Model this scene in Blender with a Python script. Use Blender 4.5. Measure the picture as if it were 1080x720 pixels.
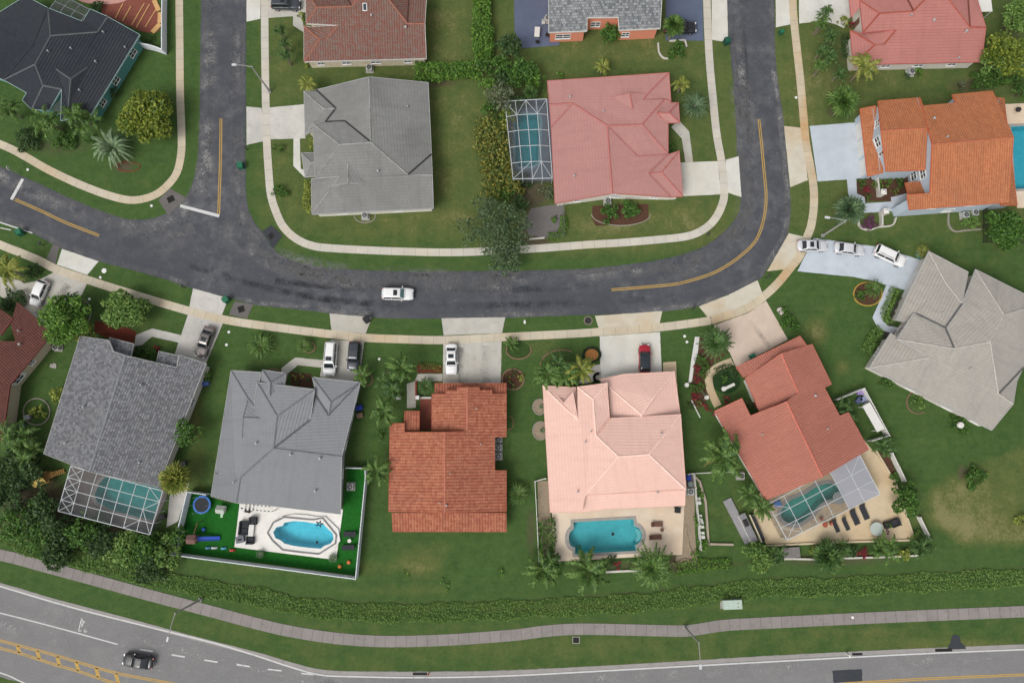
import bpy, bmesh, math, random
import numpy as np
from mathutils import Vector, Matrix
from mathutils.geometry import tessellate_polygon

# ------------------------------------------------------------------ camera, sky, sun, exposure
scene = bpy.context.scene
for ob in list(bpy.data.objects):
    bpy.data.objects.remove(ob)
FOC, CXP, CYP, HCAM = 735.0, 540.0, 360.0, 108.0
TILT = math.atan(96.0 / FOC)
cam_d = bpy.data.cameras.new("camera")
cam = bpy.data.objects.new("camera", cam_d)
scene.collection.objects.link(cam)
cam.location = (0, 0, HCAM)
cam.rotation_euler = (TILT, 0, 0)
cam_d.sensor_fit = 'HORIZONTAL'
cam_d.sensor_width = 36.0
cam_d.lens = FOC / 1080.0 * 36.0
cam_d.clip_start = 1.0
cam_d.clip_end = 6000.0
scene.camera = cam

SUN_EL, SUN_AZ = math.radians(52), math.radians(222)      # azimuth clockwise from +Y (up in the photo)
world = bpy.data.worlds.new("World")
scene.world = world
world.use_nodes = True
nt = world.node_tree
nt.nodes.clear()
wo = nt.nodes.new('ShaderNodeOutputWorld')
bg = nt.nodes.new('ShaderNodeBackground')
sky = nt.nodes.new('ShaderNodeTexSky')
sky.sky_type = 'NISHITA'
sky.sun_disc = False
sky.sun_elevation = SUN_EL
sky.sun_rotation = SUN_AZ
sky.air_density = 1.0
sky.dust_density = 5.0
sky.ozone_density = 1.0
hs = nt.nodes.new('ShaderNodeHueSaturation')              # cloud cover: the blue is mostly greyed out
hs.inputs['Saturation'].default_value = 0.22
nt.links.new(sky.outputs[0], hs.inputs['Color'])
nt.links.new(hs.outputs[0], bg.inputs[0])
bg.inputs[1].default_value = 0.14
nt.links.new(bg.outputs[0], wo.inputs[0])

sun_d = bpy.data.lights.new("sun", 'SUN')
sun_d.energy = 1.0
sun_d.angle = math.radians(28)
sun_d.color = (1.0, 0.965, 0.92)
sun = bpy.data.objects.new("sun", sun_d)
scene.collection.objects.link(sun)
_sd = Vector((math.sin(SUN_AZ) * math.cos(SUN_EL), math.cos(SUN_AZ) * math.cos(SUN_EL), math.sin(SUN_EL)))
sun.rotation_euler = _sd.to_track_quat('Z', 'Y').to_euler()
sun.location = _sd * 150

scene.view_settings.view_transform = 'Standard'
scene.view_settings.look = 'None'
scene.view_settings.gamma = 1.0
scene.view_settings.exposure = 0.14
scene.view_settings.use_curve_mapping = False
scene.render.engine = 'CYCLES'
scene.cycles.max_bounces = 6
scene.cycles.diffuse_bounces = 3
scene.cycles.transparent_max_bounces = 12

# ------------------------------------------------------------------ helpers
COL = scene.collection
_ct, _st = math.cos(TILT), math.sin(TILT)
def P(px, py, z=0.0):
    """point of the plane at height z that the survey pixel (px, py) of the 1080 x 720 photograph looks at"""
    u = (px - CXP) / FOC; v = (CYP - py) / FOC
    dx, dy, dz = u, v * _ct + _st, v * _st - _ct
    s = (z - HCAM) / dz
    return Vector((dx * s, dy * s, z))
def PX(o, x, y):                       # zoom coordinates -> photograph pixels
    return (o[0] + x / o[2], o[1] + y / o[2])
def Q(o, x, y, z=0.0):
    a = PX(o, x, y); return P(a[0], a[1], z)
S = 0.147
def lin(r, g, b):
    def f(c):
        c /= 255.0
        return c / 12.92 if c <= 0.04045 else ((c + 0.055) / 1.055) ** 2.4
    return (f(r), f(g), f(b))
def rgba(c): return (c[0], c[1], c[2], 1.0)

def tag(o, label=None, cat=None, group=None, kind=None):
    if label: o['label'] = label
    if cat: o['category'] = cat
    if group: o['group'] = group
    if kind: o['kind'] = kind
    return o
def thing(name, label, cat, loc=(0, 0, 0), rotz=0.0, group=None):
    o = bpy.data.objects.new(name, None)
    o.empty_display_size = 0.3
    COL.objects.link(o)
    o.location = loc; o.rotation_euler = (0, 0, rotz)
    return tag(o, label, cat, group)
def root_loc(o):
    while o.parent: o = o.parent
    return Vector(o.location)
def kids(o): return [c for c in bpy.data.objects if c.parent == o]
def copy_tree(o, loc, rotz, label, scale=1.0, group=None, mats=None):
    r = o.copy(); COL.objects.link(r); r.location = loc; r.rotation_euler = (0, 0, rotz)
    r.scale = (scale,) * 3
    r['label'] = label
    if group: r['group'] = group
    for ch in o.children:
        c = ch.copy(); COL.objects.link(c); c.parent = r
        if mats and c.name.split('.')[0] in mats:
            c.data = c.data.copy(); c.data.materials.clear(); c.data.materials.append(mats[c.name.split('.')[0]])
        for g in ch.children:
            d = g.copy(); COL.objects.link(d); d.parent = c
    return r

class MB:
    def __init__(self): self.v = []; self.f = []; self.uv = []
    def face(self, pts, uv=None):
        i = len(self.v); self.v += [tuple(p) for p in pts]
        self.f.append(tuple(range(i, i + len(pts)))); self.uv.append(uv)
        return self
    def grid(self, rows, closed=False, capped=False):
        i = len(self.v); n = len(rows[0])
        for r in rows: self.v += [tuple(p) for p in r]
        for a in range(len(rows) - 1):
            for b in range(n if closed else n - 1):
                c = (b + 1) % n
                self.f.append((i + a * n + b, i + a * n + c, i + (a + 1) * n + c, i + (a + 1) * n + b)); self.uv.append(None)
        if capped:
            self.f.append(tuple(i + b for b in reversed(range(n)))); self.uv.append(None)
            k = i + (len(rows) - 1) * n
            self.f.append(tuple(k + b for b in range(n))); self.uv.append(None)
        return self
    def box(self, c, size, rotz=0.0, taper=1.0):
        cx, cy, cz = c; sx, sy, sz = size[0] / 2, size[1] / 2, size[2] / 2
        ca, sa = math.cos(rotz), math.sin(rotz); i = len(self.v)
        for z, k in ((-sz, 1.0), (sz, taper)):
            for x, y in ((-sx, -sy), (sx, -sy), (sx, sy), (-sx, sy)):
                x *= k; y *= k
                self.v.append((cx + x * ca - y * sa, cy + x * sa + y * ca, cz + z))
        for q in ((3, 2, 1, 0), (4, 5, 6, 7), (0, 1, 5, 4), (1, 2, 6, 5), (2, 3, 7, 6), (3, 0, 4, 7)):
            self.f.append(tuple(i + k for k in q)); self.uv.append(None)
        return self
    def beam(self, p, q, w, h=None):
        h = h or w; p = Vector(p); q = Vector(q); d = (q - p)
        if d.length < 1e-5: return self
        d.normalize()
        up = Vector((0, 0, 1)) if abs(d.z) < 0.95 else Vector((1, 0, 0))
        s = d.cross(up).normalized(); u = s.cross(d).normalized(); i = len(self.v)
        for e in (p, q):
            for a, b in ((-1, -1), (1, -1), (1, 1), (-1, 1)):
                self.v.append(tuple(e + s * (a * w / 2) + u * (b * h / 2)))
        for k in ((3, 2, 1, 0), (4, 5, 6, 7), (0, 1, 5, 4), (1, 2, 6, 5), (2, 3, 7, 6), (3, 0, 4, 7)):
            self.f.append(tuple(i + a for a in k)); self.uv.append(None)
        return self
    def tube(self, p, q, r0, r1=None, n=10, cap=True):
        r1 = r0 if r1 is None else r1
        p = Vector(p); q = Vector(q); d = (q - p).normalized()
        up = Vector((0, 0, 1)) if abs(d.z) < 0.95 else Vector((1, 0, 0))
        s = d.cross(up).normalized(); u = s.cross(d).normalized()
        rows = []
        for e, r in ((p, r0), (q, r1)):
            rows.append([e + s * (r * math.cos(k * math.tau / n)) + u * (r * math.sin(k * math.tau / n)) for k in range(n)])
        return self.grid(rows, True, cap)
    def lathe(self, c, prof, n=16):
        rows = [[(c[0] + r * math.cos(k * math.tau / n), c[1] + r * math.sin(k * math.tau / n), c[2] + z) for k in range(n)] for r, z in prof]
        return self.grid(rows, True, True)
    def prism(self, poly, z0, z1):
        pts = [(p[0], p[1]) for p in poly]
        if sum(pts[i - 1][0] * pts[i][1] - pts[i][0] * pts[i - 1][1] for i in range(len(pts))) < 0: pts.reverse()
        n = len(pts)
        for t in tessellate_polygon([[Vector((x, y, 0)) for x, y in pts]]):
            a, b, c = (pts[k] for k in t)
            if (b[0] - a[0]) * (c[1] - a[1]) - (b[1] - a[1]) * (c[0] - a[0]) < 0: b, c = c, b
            self.face([(a[0], a[1], z1), (b[0], b[1], z1), (c[0], c[1], z1)])
        for k in range(n):
            a = pts[k]; b = pts[(k + 1) % n]
            self.face([(a[0], a[1], z0), (b[0], b[1], z0), (b[0], b[1], z1), (a[0], a[1], z1)])
        return self
    def build(self, name, mat, parent=None, world=False, smooth=False):
        off = root_loc(parent) if (parent is not None and world) else Vector((0, 0, 0))
        me = bpy.data.meshes.new(name)
        vs = [(x - off.x, y - off.y, z - off.z) for x, y, z in self.v] if off.length else self.v
        me.from_pydata(vs, [], self.f)
        if any(u is not None for u in self.uv):
            l = me.uv_layers.new(name="UVMap"); data = []
            for fc, u in zip(self.f, self.uv):
                data += [c for k in range(len(fc)) for c in (u[k] if u else (0.0, 0.0))]
            l.data.foreach_set('uv', data)
        if smooth: me.polygons.foreach_set('use_smooth', [True] * len(me.polygons))
        me.update()
        o = bpy.data.objects.new(name, me); COL.objects.link(o)
        if mat: me.materials.append(mat)
        if parent is not None: o.parent = parent
        return o

def fast_mesh(name, V, F, mat, parent=None, base=None):
    """V: (n,3) array, F: (m,4) array"""
    me = bpy.data.meshes.new(name)
    V = np.asarray(V, dtype=np.float32); F = np.asarray(F, dtype=np.int32)
    if base is not None: V = V - np.array(base, dtype=np.float32)
    k = F.shape[1]
    me.vertices.add(len(V)); me.vertices.foreach_set('co', V.ravel())
    me.loops.add(F.size); me.loops.foreach_set('vertex_index', F.ravel())
    me.polygons.add(len(F)); me.polygons.foreach_set('loop_start', np.arange(0, F.size, k, dtype=np.int32))
    me.polygons.foreach_set('loop_total', np.full(len(F), k, dtype=np.int32))
    me.update(calc_edges=True); me.validate()
    o = bpy.data.objects.new(name, me); COL.objects.link(o); me.materials.append(mat)
    if parent is not None: o.parent = parent
    return o

def spline(pts, step=1.0, closed=False):
    """Catmull-Rom through 2D points, resampled about every step"""
    pts = [Vector((p[0], p[1])) for p in pts]; out = []; n = len(pts)
    for i in range(n if closed else n - 1):
        if closed: p0, p1, p2, p3 = pts[i - 1], pts[i], pts[(i + 1) % n], pts[(i + 2) % n]
        else: p0, p1, p2, p3 = pts[max(i - 1, 0)], pts[i], pts[i + 1], pts[min(i + 2, n - 1)]
        m = max(1, int((p2 - p1).length / step))
        for k in range(m):
            t = k / m
            out.append(0.5 * ((2 * p1) + (p2 - p0) * t + (2 * p0 - 5 * p1 + 4 * p2 - p3) * t * t + (3 * p1 - p0 - 3 * p2 + p3) * t ** 3))
    if not closed: out.append(pts[-1])
    return out
def px_poly(pts, z=0.0): return [P(x, y, z) for x, y in pts]

# ------------------------------------------------------------------ materials
def nodes_of(name):
    m = bpy.data.materials.new(name); m.use_nodes = True
    t = m.node_tree; b = t.nodes['Principled BSDF']
    return m, t, b
def N(t, kind, **kw):
    n = t.nodes.new(kind)
    for k, v in kw.items():
        if k == 'inp':
            for a, b in v.items(): n.inputs[a].default_value = b
        else: setattr(n, k, v)
    return n
def mixc(t, fac, a, b, mode='MIX'):
    m = N(t, 'ShaderNodeMix', data_type='RGBA', blend_type=mode)
    for s, val in ((m.inputs['Factor'], fac), (m.inputs[6], a), (m.inputs[7], b)):
        if hasattr(val, 'is_output'): t.links.new(val, s)
        elif isinstance(val, (int, float)): s.default_value = val
        else: s.default_value = rgba(val)
    return m.outputs[2]
def noise(t, vec, scale, detail=4, rough=0.55, lo=0.0, hi=1.0):
    n = N(t, 'ShaderNodeTexNoise', inp={'Scale': scale, 'Detail': detail, 'Roughness': rough})
    if vec is not None: t.links.new(vec, n.inputs['Vector'])
    if (lo, hi) == (0.0, 1.0): return n.outputs['Fac']
    r = N(t, 'ShaderNodeMapRange', inp={'From Min': lo, 'From Max': hi}); r.clamp = True
    t.links.new(n.outputs['Fac'], r.inputs['Value']); return r.outputs['Result']
def math_(t, op, a, b=None):
    m = N(t, 'ShaderNodeMath', operation=op)
    for i, val in enumerate((a, b)):
        if val is None: continue
        if hasattr(val, 'is_output'): t.links.new(val, m.inputs[i])
        else: m.inputs[i].default_value = val
    return m.outputs[0]
def scl(c, k): return tuple(min(1.0, max(0.0, x * k)) for x in c)
def finish(t, b, col, rough=0.8, spec=0.25, bump=None, bstr=0.3, bdist=0.02):
    if hasattr(col, 'is_output'): t.links.new(col, b.inputs['Base Color'])
    else: b.inputs['Base Color'].default_value = rgba(col)
    b.inputs['Roughness'].default_value = rough
    b.inputs['Specular IOR Level'].default_value = spec
    if bump is not None:
        bn = N(t, 'ShaderNodeBump', inp={'Strength': bstr, 'Distance': bdist})
        t.links.new(bump, bn.inputs['Height']); t.links.new(bn.outputs[0], b.inputs['Normal'])
_mc = {}
def M(name, col, rough=0.75, var=0.18, scale=2.0, spec=0.25, metallic=0.0, stain=None, sfac=0.0, bump=0.15):
    """plain real-world surface with mottling at two sizes (object coordinates, metres)"""
    if name in _mc: return _mc[name]
    m, t, b = nodes_of(name)
    tc = N(t, 'ShaderNodeTexCoord').outputs['Object']
    n1 = noise(t, tc, scale, 5, 0.6, 0.3, 0.7); n2 = noise(t, tc, scale * 9, 3, 0.6, 0.3, 0.7)
    c = mixc(t, n1, scl(col, 1 - var), scl(col, 1 + var))
    c = mixc(t, math_(t, 'MULTIPLY', n2, 0.4), c, scl(col, 1 - var * 0.8))
    if stain:
        c = mixc(t, math_(t, 'MULTIPLY', noise(t, tc, scale * 0.35, 5, 0.65, 0.48, 0.66), sfac), c, stain)
    finish(t, b, c, rough, spec, n2, bump, 0.01)
    b.inputs['Metallic'].default_value = metallic
    _mc[name] = m; return m
def flat_mat(name, col, rough=0.5, spec=0.5, metallic=0.0, coat=0.0):
    if name in _mc: return _mc[name]
    m, t, b = nodes_of(name)
    tc = N(t, 'ShaderNodeTexCoord').outputs['Object']
    n = noise(t, tc, 3.0, 3, 0.5)
    finish(t, b, mixc(t, n, scl(col, 0.93), scl(col, 1.05)), rough, spec)
    b.inputs['Metallic'].default_value = metallic; b.inputs['Coat Weight'].default_value = coat
    _mc[name] = m; return m
def leaf_mat(name, c1, c2, c3, trans=0.25):
    if name in _mc: return _mc[name]
    m, t, b = nodes_of(name); c1, c2, c3 = (scl(q, 1.1) for q in (c1, c2, c3))
    g = N(t, 'ShaderNodeNewGeometry')
    r = N(t, 'ShaderNodeValToRGB'); e = r.color_ramp.elements
    e[0].position = 0.0; e[0].color = rgba(c1); e[1].position = 1.0; e[1].color = rgba(c3)
    k = e.new(0.55); k.color = rgba(c2)
    t.links.new(g.outputs['Random Per Island'], r.inputs['Fac'])
    tc = N(t, 'ShaderNodeTexCoord').outputs['Object']
    n = noise(t, tc, 0.9, 3, 0.6, 0.3, 0.7)
    c = mixc(t, n, r.outputs['Color'], mixc(t, 0.35, r.outputs['Color'], c3))
    finish(t, b, c, 0.55, 0.3)
    tr = N(t, 'ShaderNodeBsdfTranslucent'); t.links.new(c, tr.inputs['Color'])
    ms = N(t, 'ShaderNodeMixShader', inp={0: trans})
    t.links.new(b.outputs[0], ms.inputs[1]); t.links.new(tr.outputs[0], ms.inputs[2])
    t.links.new(ms.outputs[0], t.nodes['Material Output'].inputs['Surface'])
    _mc[name] = m; return m

def asphalt(name, c, worn, pale=0.5, dark=None):
    m, t, b = nodes_of(name)
    tc = N(t, 'ShaderNodeTexCoord').outputs['Object']
    big = noise(t, tc, 0.09, 5, 0.62, 0.40, 0.66)
    mid = noise(t, tc, 0.55, 8, 0.72, 0.42, 0.72)
    fine = noise(t, tc, 5.0, 4, 0.7, 0.25, 0.75)
    col = mixc(t, fine, scl(c, 0.78), scl(c, 1.22))
    col = mixc(t, math_(t, 'MULTIPLY', math_(t, 'MULTIPLY', big, mid), pale), col, worn)
    col = mixc(t, math_(t, 'MULTIPLY', noise(t, tc, 0.22, 4, 0.6, 0.5, 0.75), 0.25), col, dark or scl(c, 0.7))
    sp = noise(t, tc, 2.2, 2, 0.5, 0.69, 0.75)
    col = mixc(t, math_(t, 'MULTIPLY', sp, 0.5), col, scl(worn, 1.2))
    vo = N(t, 'ShaderNodeTexVoronoi', feature='DISTANCE_TO_EDGE', inp={'Scale': 0.16, 'Randomness': 1.0})
    wv = N(t, 'ShaderNodeMix', data_type='VECTOR', inp={'Factor': 0.25})
    nn = N(t, 'ShaderNodeTexNoise', inp={'Scale': 0.6, 'Detail': 5})
    t.links.new(tc, nn.inputs['Vector']); t.links.new(tc, wv.inputs[4]); t.links.new(nn.outputs['Color'], wv.inputs[5])
    t.links.new(wv.outputs[1], vo.inputs['Vector'])
    cr = N(t, 'ShaderNodeMapRange', inp={'From Min': 0.0, 'From Max': 0.012, 'To Min': 1.0, 'To Max': 0.0})
    t.links.new(vo.outputs['Distance'], cr.inputs['Value'])
    col = mixc(t, math_(t, 'MULTIPLY', cr.outputs[0], 0.12), col, scl(c, 0.5))
    finish(t, b, col, 0.85, 0.25, fine, 0.25, 0.01)
    return m
def wear_mat(name, c, width, amt=1.0):
    m, t, b = nodes_of(name)
    tc = N(t, 'ShaderNodeTexCoord')
    sx = N(t, 'ShaderNodeSeparateXYZ'); t.links.new(tc.outputs['UV'], sx.inputs[0])
    y = math_(t, 'DIVIDE', sx.outputs[1], width)
    fall = math_(t, 'MULTIPLY', math_(t, 'MULTIPLY', y, math_(t, 'SUBTRACT', 1.0, y)), 4.0)
    n = noise(t, tc.outputs['Object'], 0.5, 8, 0.72, 0.40, 0.66); n2 = noise(t, tc.outputs['Object'], 3.5, 5, 0.7, 0.35, 0.65)
    big = noise(t, tc.outputs['Object'], 0.08, 3, 0.5, 0.35, 0.6)
    f = math_(t, 'MULTIPLY', math_(t, 'MULTIPLY', fall, math_(t, 'MULTIPLY', n, big)), math_(t, 'MULTIPLY', math_(t, 'ADD', n2, 0.25), amt))
    f = math_(t, 'MINIMUM', f, 0.9)
    finish(t, b, mixc(t, n2, scl(c, 0.75), c), 0.9, 0.2)
    tr = N(t, 'ShaderNodeBsdfTransparent'); mx = N(t, 'ShaderNodeMixShader')
    t.links.new(f, mx.inputs[0]); t.links.new(tr.outputs[0], mx.inputs[1]); t.links.new(b.outputs[0], mx.inputs[2])
    t.links.new(mx.outputs[0], t.nodes['Material Output'].inputs['Surface']); return m
def concrete(name, c, rust=None, rfac=0.5, dirt=0.25, joint=None, jw=0.045, dirtcol=None):
    """joint: spacing of joints along UV.x in metres"""
    m, t, b = nodes_of(name)
    tc = N(t, 'ShaderNodeTexCoord').outputs['Object']
    n1 = noise(t, tc, 0.5, 6, 0.65, 0.3, 0.7); n2 = noise(t, tc, 4.0, 4, 0.65, 0.3, 0.7)
    col = mixc(t, n1, scl(c, 0.86), scl(c, 1.08))
    col = mixc(t, math_(t, 'MULTIPLY', n2, 0.3), col, scl(c, 0.8))
    if rust: col = mixc(t, math_(t, 'MULTIPLY', noise(t, tc, 0.11, 5, 0.6, 0.45, 0.68), rfac), col, rust)
    col = mixc(t, math_(t, 'MULTIPLY', noise(t, tc, 0.9, 6, 0.75, 0.53, 0.72), dirt * 2), col, dirtcol or scl(c, 0.55))
    if joint:
        uv = N(t, 'ShaderNodeTexCoord').outputs['UV']
        sx = N(t, 'ShaderNodeSeparateXYZ'); t.links.new(uv, sx.inputs[0])
        # every slab weathers to its own shade
        fl = math_(t, 'FLOOR', math_(t, 'DIVIDE', sx.outputs[0], joint))
        wn = N(t, 'ShaderNodeTexWhiteNoise', noise_dimensions='1D'); t.links.new(fl, wn.inputs['W'])
        col = mixc(t, math_(t, 'MULTIPLY', wn.outputs['Value'], 0.5), col, scl(c, 0.78))
        fr = math_(t, 'FRACT', math_(t, 'DIVIDE', sx.outputs[0], joint))
        j = math_(t, 'LESS_THAN', fr, jw / joint)
        col = mixc(t, math_(t, 'MULTIPLY', j, 0.7), col, scl(c, 0.3))
    finish(t, b, col, 0.85, 0.25, n2, 0.2, 0.01)
    return m
def paint(name, c, wear=0.45, under=(0.08, 0.08, 0.085)):
    m, t, b = nodes_of(name)
    tc = N(t, 'ShaderNodeTexCoord').outputs['Object']
    n = noise(t, tc, 1.3, 7, 0.75, 0.55, 0.7)
    col = mixc(t, math_(t, 'MULTIPLY', n, wear), c, under)
    col = mixc(t, math_(t, 'MULTIPLY', noise(t, tc, 6, 3), 0.25), col, scl(c, 0.75))
    finish(t, b, col, 0.7, 0.3)
    return m
def tile_mat(name, c1, c2, dirt, course=0.48, width=0.34, contrast=0.8, dirtfac=0.35, mort=0.55, rows=False):
    m, t, b = nodes_of(name)
    uv = N(t, 'ShaderNodeTexCoord').outputs['UV']
    br = N(t, 'ShaderNodeTexBrick', offset=0.5, squash=1.0)
    br.inputs['Color1'].default_value = (0, 0, 0, 1); br.inputs['Color2'].default_value = (1, 1, 1, 1)
    br.inputs['Mortar'].default_value = (0.5, 0.5, 0.5, 1)
    br.inputs['Scale'].default_value = 1.0; br.inputs['Mortar Size'].default_value = 0.025
    br.inputs['Brick Width'].default_value = width; br.inputs['Row Height'].default_value = course
    t.links.new(uv, br.inputs['Vector'])
    fac = mixc(t, contrast, (0.5, 0.5, 0.5), br.outputs['Color'])
    ms = N(t, 'ShaderNodeMapping'); ms.inputs['Scale'].default_value = (1.1, 0.13, 1.0); t.links.new(uv, ms.inputs['Vector'])
    streak = noise(t, ms.outputs[0], 1.0, 5, 0.65, 0.5, 0.72)
    rg = N(t, 'ShaderNodeRGBToBW'); t.links.new(fac, rg.inputs[0])
    tc = N(t, 'ShaderNodeTexCoord').outputs['Object']
    col = mixc(t, rg.outputs[0], c1, c2)
    big = noise(t, tc, 0.16, 5, 0.62, 0.42, 0.72)
    col = mixc(t, math_(t, 'MULTIPLY', big, dirtfac), col, dirt)
    col = mixc(t, math_(t, 'MULTIPLY', streak, 0.38), col, scl(dirt, 0.8))
    mid = noise(t, tc, 1.2, 5, 0.7, 0.3, 0.7)
    col = mixc(t, math_(t, 'MULTIPLY', mid, 0.25), col, scl(c1, 0.8))
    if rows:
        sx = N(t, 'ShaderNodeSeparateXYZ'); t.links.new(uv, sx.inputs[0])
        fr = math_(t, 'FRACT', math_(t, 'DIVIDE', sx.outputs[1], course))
        jf = math_(t, 'MULTIPLY', math_(t, 'GREATER_THAN', fr, 0.84), 0.2)  # course line: shadow of the tile butts painted as a darker band
    else: jf = math_(t, 'MULTIPLY', br.outputs['Fac'], mort)  # tile joints, with the shadow at course edges painted in
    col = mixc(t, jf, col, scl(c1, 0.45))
    finish(t, b, col, 0.8, 0.25, noise(t, tc, 12, 2), 0.15, 0.01)
    return m

GRASS_DEEP, GRASS_MID = lin(38, 70, 31), lin(63, 97, 44)
GRASS_OLIVE, GRASS_TAN, SOIL = lin(100, 106, 58), lin(128, 124, 84), lin(88, 78, 64)
def ground_material():
    m, t, b = nodes_of('lawn_grass')
    tc = N(t, 'ShaderNodeTexCoord').outputs['Object']
    at = N(t, 'ShaderNodeAttribute', attribute_name='lawn')
    sp = N(t, 'ShaderNodeSeparateColor'); t.links.new(at.outputs['Color'], sp.inputs[0])
    f1 = noise(t, tc, 0.33, 6, 0.68, 0.3, 0.7); f2 = noise(t, tc, 2.3, 5, 0.72, 0.28, 0.72); f3 = noise(t, tc, 9.0, 3, 0.7, 0.25, 0.75)
    f0 = noise(t, tc, 0.09, 4, 0.6, 0.3, 0.7)
    # mower passes: thin streaks that wander
    mp = N(t, 'ShaderNodeMapping'); mp.inputs['Scale'].default_value = (0.06, 1.3, 1.0); mp.inputs['Rotation'].default_value = (0, 0, 0.03)
    t.links.new(tc, mp.inputs['Vector'])
    st = noise(t, mp.outputs[0], 1.0, 3, 0.5, 0.35, 0.65)
    mp2 = N(t, 'ShaderNodeMapping'); mp2.inputs['Scale'].default_value = (1.2, 0.06, 1.0)
    t.links.new(tc, mp2.inputs['Vector'])
    st2 = noise(t, mp2.outputs[0], 1.0, 3, 0.5, 0.35, 0.65)
    green = mixc(t, f1, GRASS_DEEP, GRASS_MID)
    green = mixc(t, math_(t, 'MULTIPLY', st, 0.45), green, scl(GRASS_MID, 1.12))
    green = mixc(t, math_(t, 'MULTIPLY', f0, 0.3), green, lin(74, 96, 50))
    green = mixc(t, math_(t, 'MULTIPLY', f2, 0.55), green, scl(GRASS_DEEP, 0.75))
    fx = noise(t, tc, 0.75, 8, 0.78, 0.36, 0.64)
    green = mixc(t, math_(t, 'MULTIPLY', fx, 0.3), green, lin(92, 112, 58))
    dryness = math_(t, 'ADD', sp.outputs[0], math_(t, 'MULTIPLY', math_(t, 'SUBTRACT', f1, 0.5), 0.6))
    dryness = math_(t, 'ADD', dryness, math_(t, 'MULTIPLY', math_(t, 'SUBTRACT', f2, 0.5), 0.5))
    dr = N(t, 'ShaderNodeValToRGB'); e = dr.color_ramp.elements
    e[0].position = 0.15; e[0].color = (0, 0, 0, 1); e[1].position = 0.85; e[1].color = (1, 1, 1, 1)
    t.links.new(dryness, dr.inputs['Fac'])
    oli = mixc(t, f2, scl(GRASS_OLIVE, 0.8), scl(GRASS_OLIVE, 1.12))
    oli = mixc(t, math_(t, 'MULTIPLY', st2, 0.5), oli, scl(GRASS_OLIVE, 0.75))
    col = mixc(t, dr.outputs['Color'], green, oli)
    tan = N(t, 'ShaderNodeMapRange', inp={'From Min': 0.75, 'From Max': 1.15}); t.links.new(dryness, tan.inputs['Value'])
    col = mixc(t, tan.outputs[0], col, GRASS_TAN)
    soil = N(t, 'ShaderNodeMapRange', inp={'From Min': 0.35, 'From Max': 0.75})
    t.links.new(math_(t, 'ADD', sp.outputs[1], math_(t, 'MULTIPLY', math_(t, 'SUBTRACT', f2, 0.5), 0.5)), soil.inputs['Value'])
    col = mixc(t, soil.outputs[0], col, mixc(t, f3, scl(SOIL, 0.7), scl(SOIL, 1.1)))
    col = mixc(t, math_(t, 'MULTIPLY', f3, 0.35), col, mixc(t, 0.45, col, (0.012, 0.02, 0.008)))
    f4 = noise(t, tc, 1.1, 9, 0.85, 0.38, 0.62)
    col = mixc(t, math_(t, 'MULTIPLY', f4, 0.4), col, mixc(t, 0.5, col, (0.15, 0.17, 0.07)))
    sp2 = noise(t, tc, 3.3, 3, 0.6, 0.62, 0.7)
    col = mixc(t, math_(t, 'MULTIPLY', sp2, 0.35), col, (0.13, 0.13, 0.06))
    finish(t, b, col, 0.9, 0.15, math_(t, 'ADD', f2, f3), 0.5, 0.06)
    return m
# ------------------------------------------------------------------ pools (outlines needed early: the ground opens under each one)
def arc(cx, cy, r, a0, a1, n=10, ry=None):
    ry = ry or r
    return [(cx + r * math.cos(math.radians(a0 + (a1 - a0) * k / n)), cy - ry * math.sin(math.radians(a0 + (a1 - a0) * k / n))) for k in range(n + 1)]
O12, O10, O9, O4, O13, O7 = (180, 485, 4.909), (555, 530, 4.408), (730, 340, 2.768), (520, 70, 4.645), (35, 345, 3.13), (880, 90, 4.5)
def zp(o, pts): return [PX(o, x, y) for x, y in pts]
POOLS = {
 'grey': dict(patio=zp(O12, [(358, 215), (892, 255), (857, 516), (330, 450)]),
   pool=zp(O12, [(533, 372), (550, 346), (582, 338), (592, 322), (640, 314), (700, 318), (745, 326), (788, 324), (812, 350), (840, 376), (846, 408), (828, 432), (796, 442), (780, 456), (720, 452), (640, 442), (592, 430), (570, 412), (545, 402)])),
 'peach': dict(patio=zp(O10, [(120, 40), (735, 10), (725, 241), (640, 243), (240, 268), (128, 272)]),
   pool=zp(O10, [(220, 90), (498, 75), (503, 108)] + arc(506, 152, 32, 75, -75, 8, 42) + [(508, 195), (511, 222), (228, 238), (226, 205)] + arc(222, 165, 24, 260, 100, 8, 42) + [(221, 122)])),
 'coral': dict(patio=zp(O9, [(192, 500), (500, 340), (545, 395), (590, 465), (646, 632), (216, 646), (180, 560)]),
   pool=[PX(O9, p.x, p.y) for p in spline([(262, 545), (285, 520), (330, 500), (365, 478), (405, 470), (430, 488), (425, 512), (395, 518), (372, 532), (345, 562), (310, 585), (275, 582), (260, 565)], 6, True)]),
 'rose': dict(patio=zp(O4, [(55, 175), (275, 160), (300, 560), (90, 560)]),
   pool=zp(O4, [(108, 245), (150, 236), (222, 238), (228, 262), (222, 400), (222, 470), (195, 486), (128, 492), (110, 470)])),
 'shingle': dict(patio=zp(O13, [(128, 440), (445, 500), (440, 560), (385, 687), (84, 607)]),
   pool=zp(O13, [(238, 494), (330, 510), (415, 530), (424, 545), (395, 636), (330, 622), (262, 604), (212, 577), (202, 556), (218, 515)])),
 'orange': dict(patio=zp(O7, [(806, 90), (980, 82), (985, 580), (868, 582), (850, 400)]),
   pool=zp(O7, [(838, 196), (960, 190), (962, 486), (858, 492), (852, 380)])),
}
def inside(poly, X, Y):
    r = np.zeros(X.shape, bool); n = len(poly)
    for i in range(n):
        x0, y0 = poly[i]; x1, y1 = poly[(i + 1) % n]
        if y0 == y1: continue
        c = ((y0 > Y) != (y1 > Y)) & (X < (x1 - x0) * (Y - y0) / (y1 - y0) + x0)
        r ^= c
    return r

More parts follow.
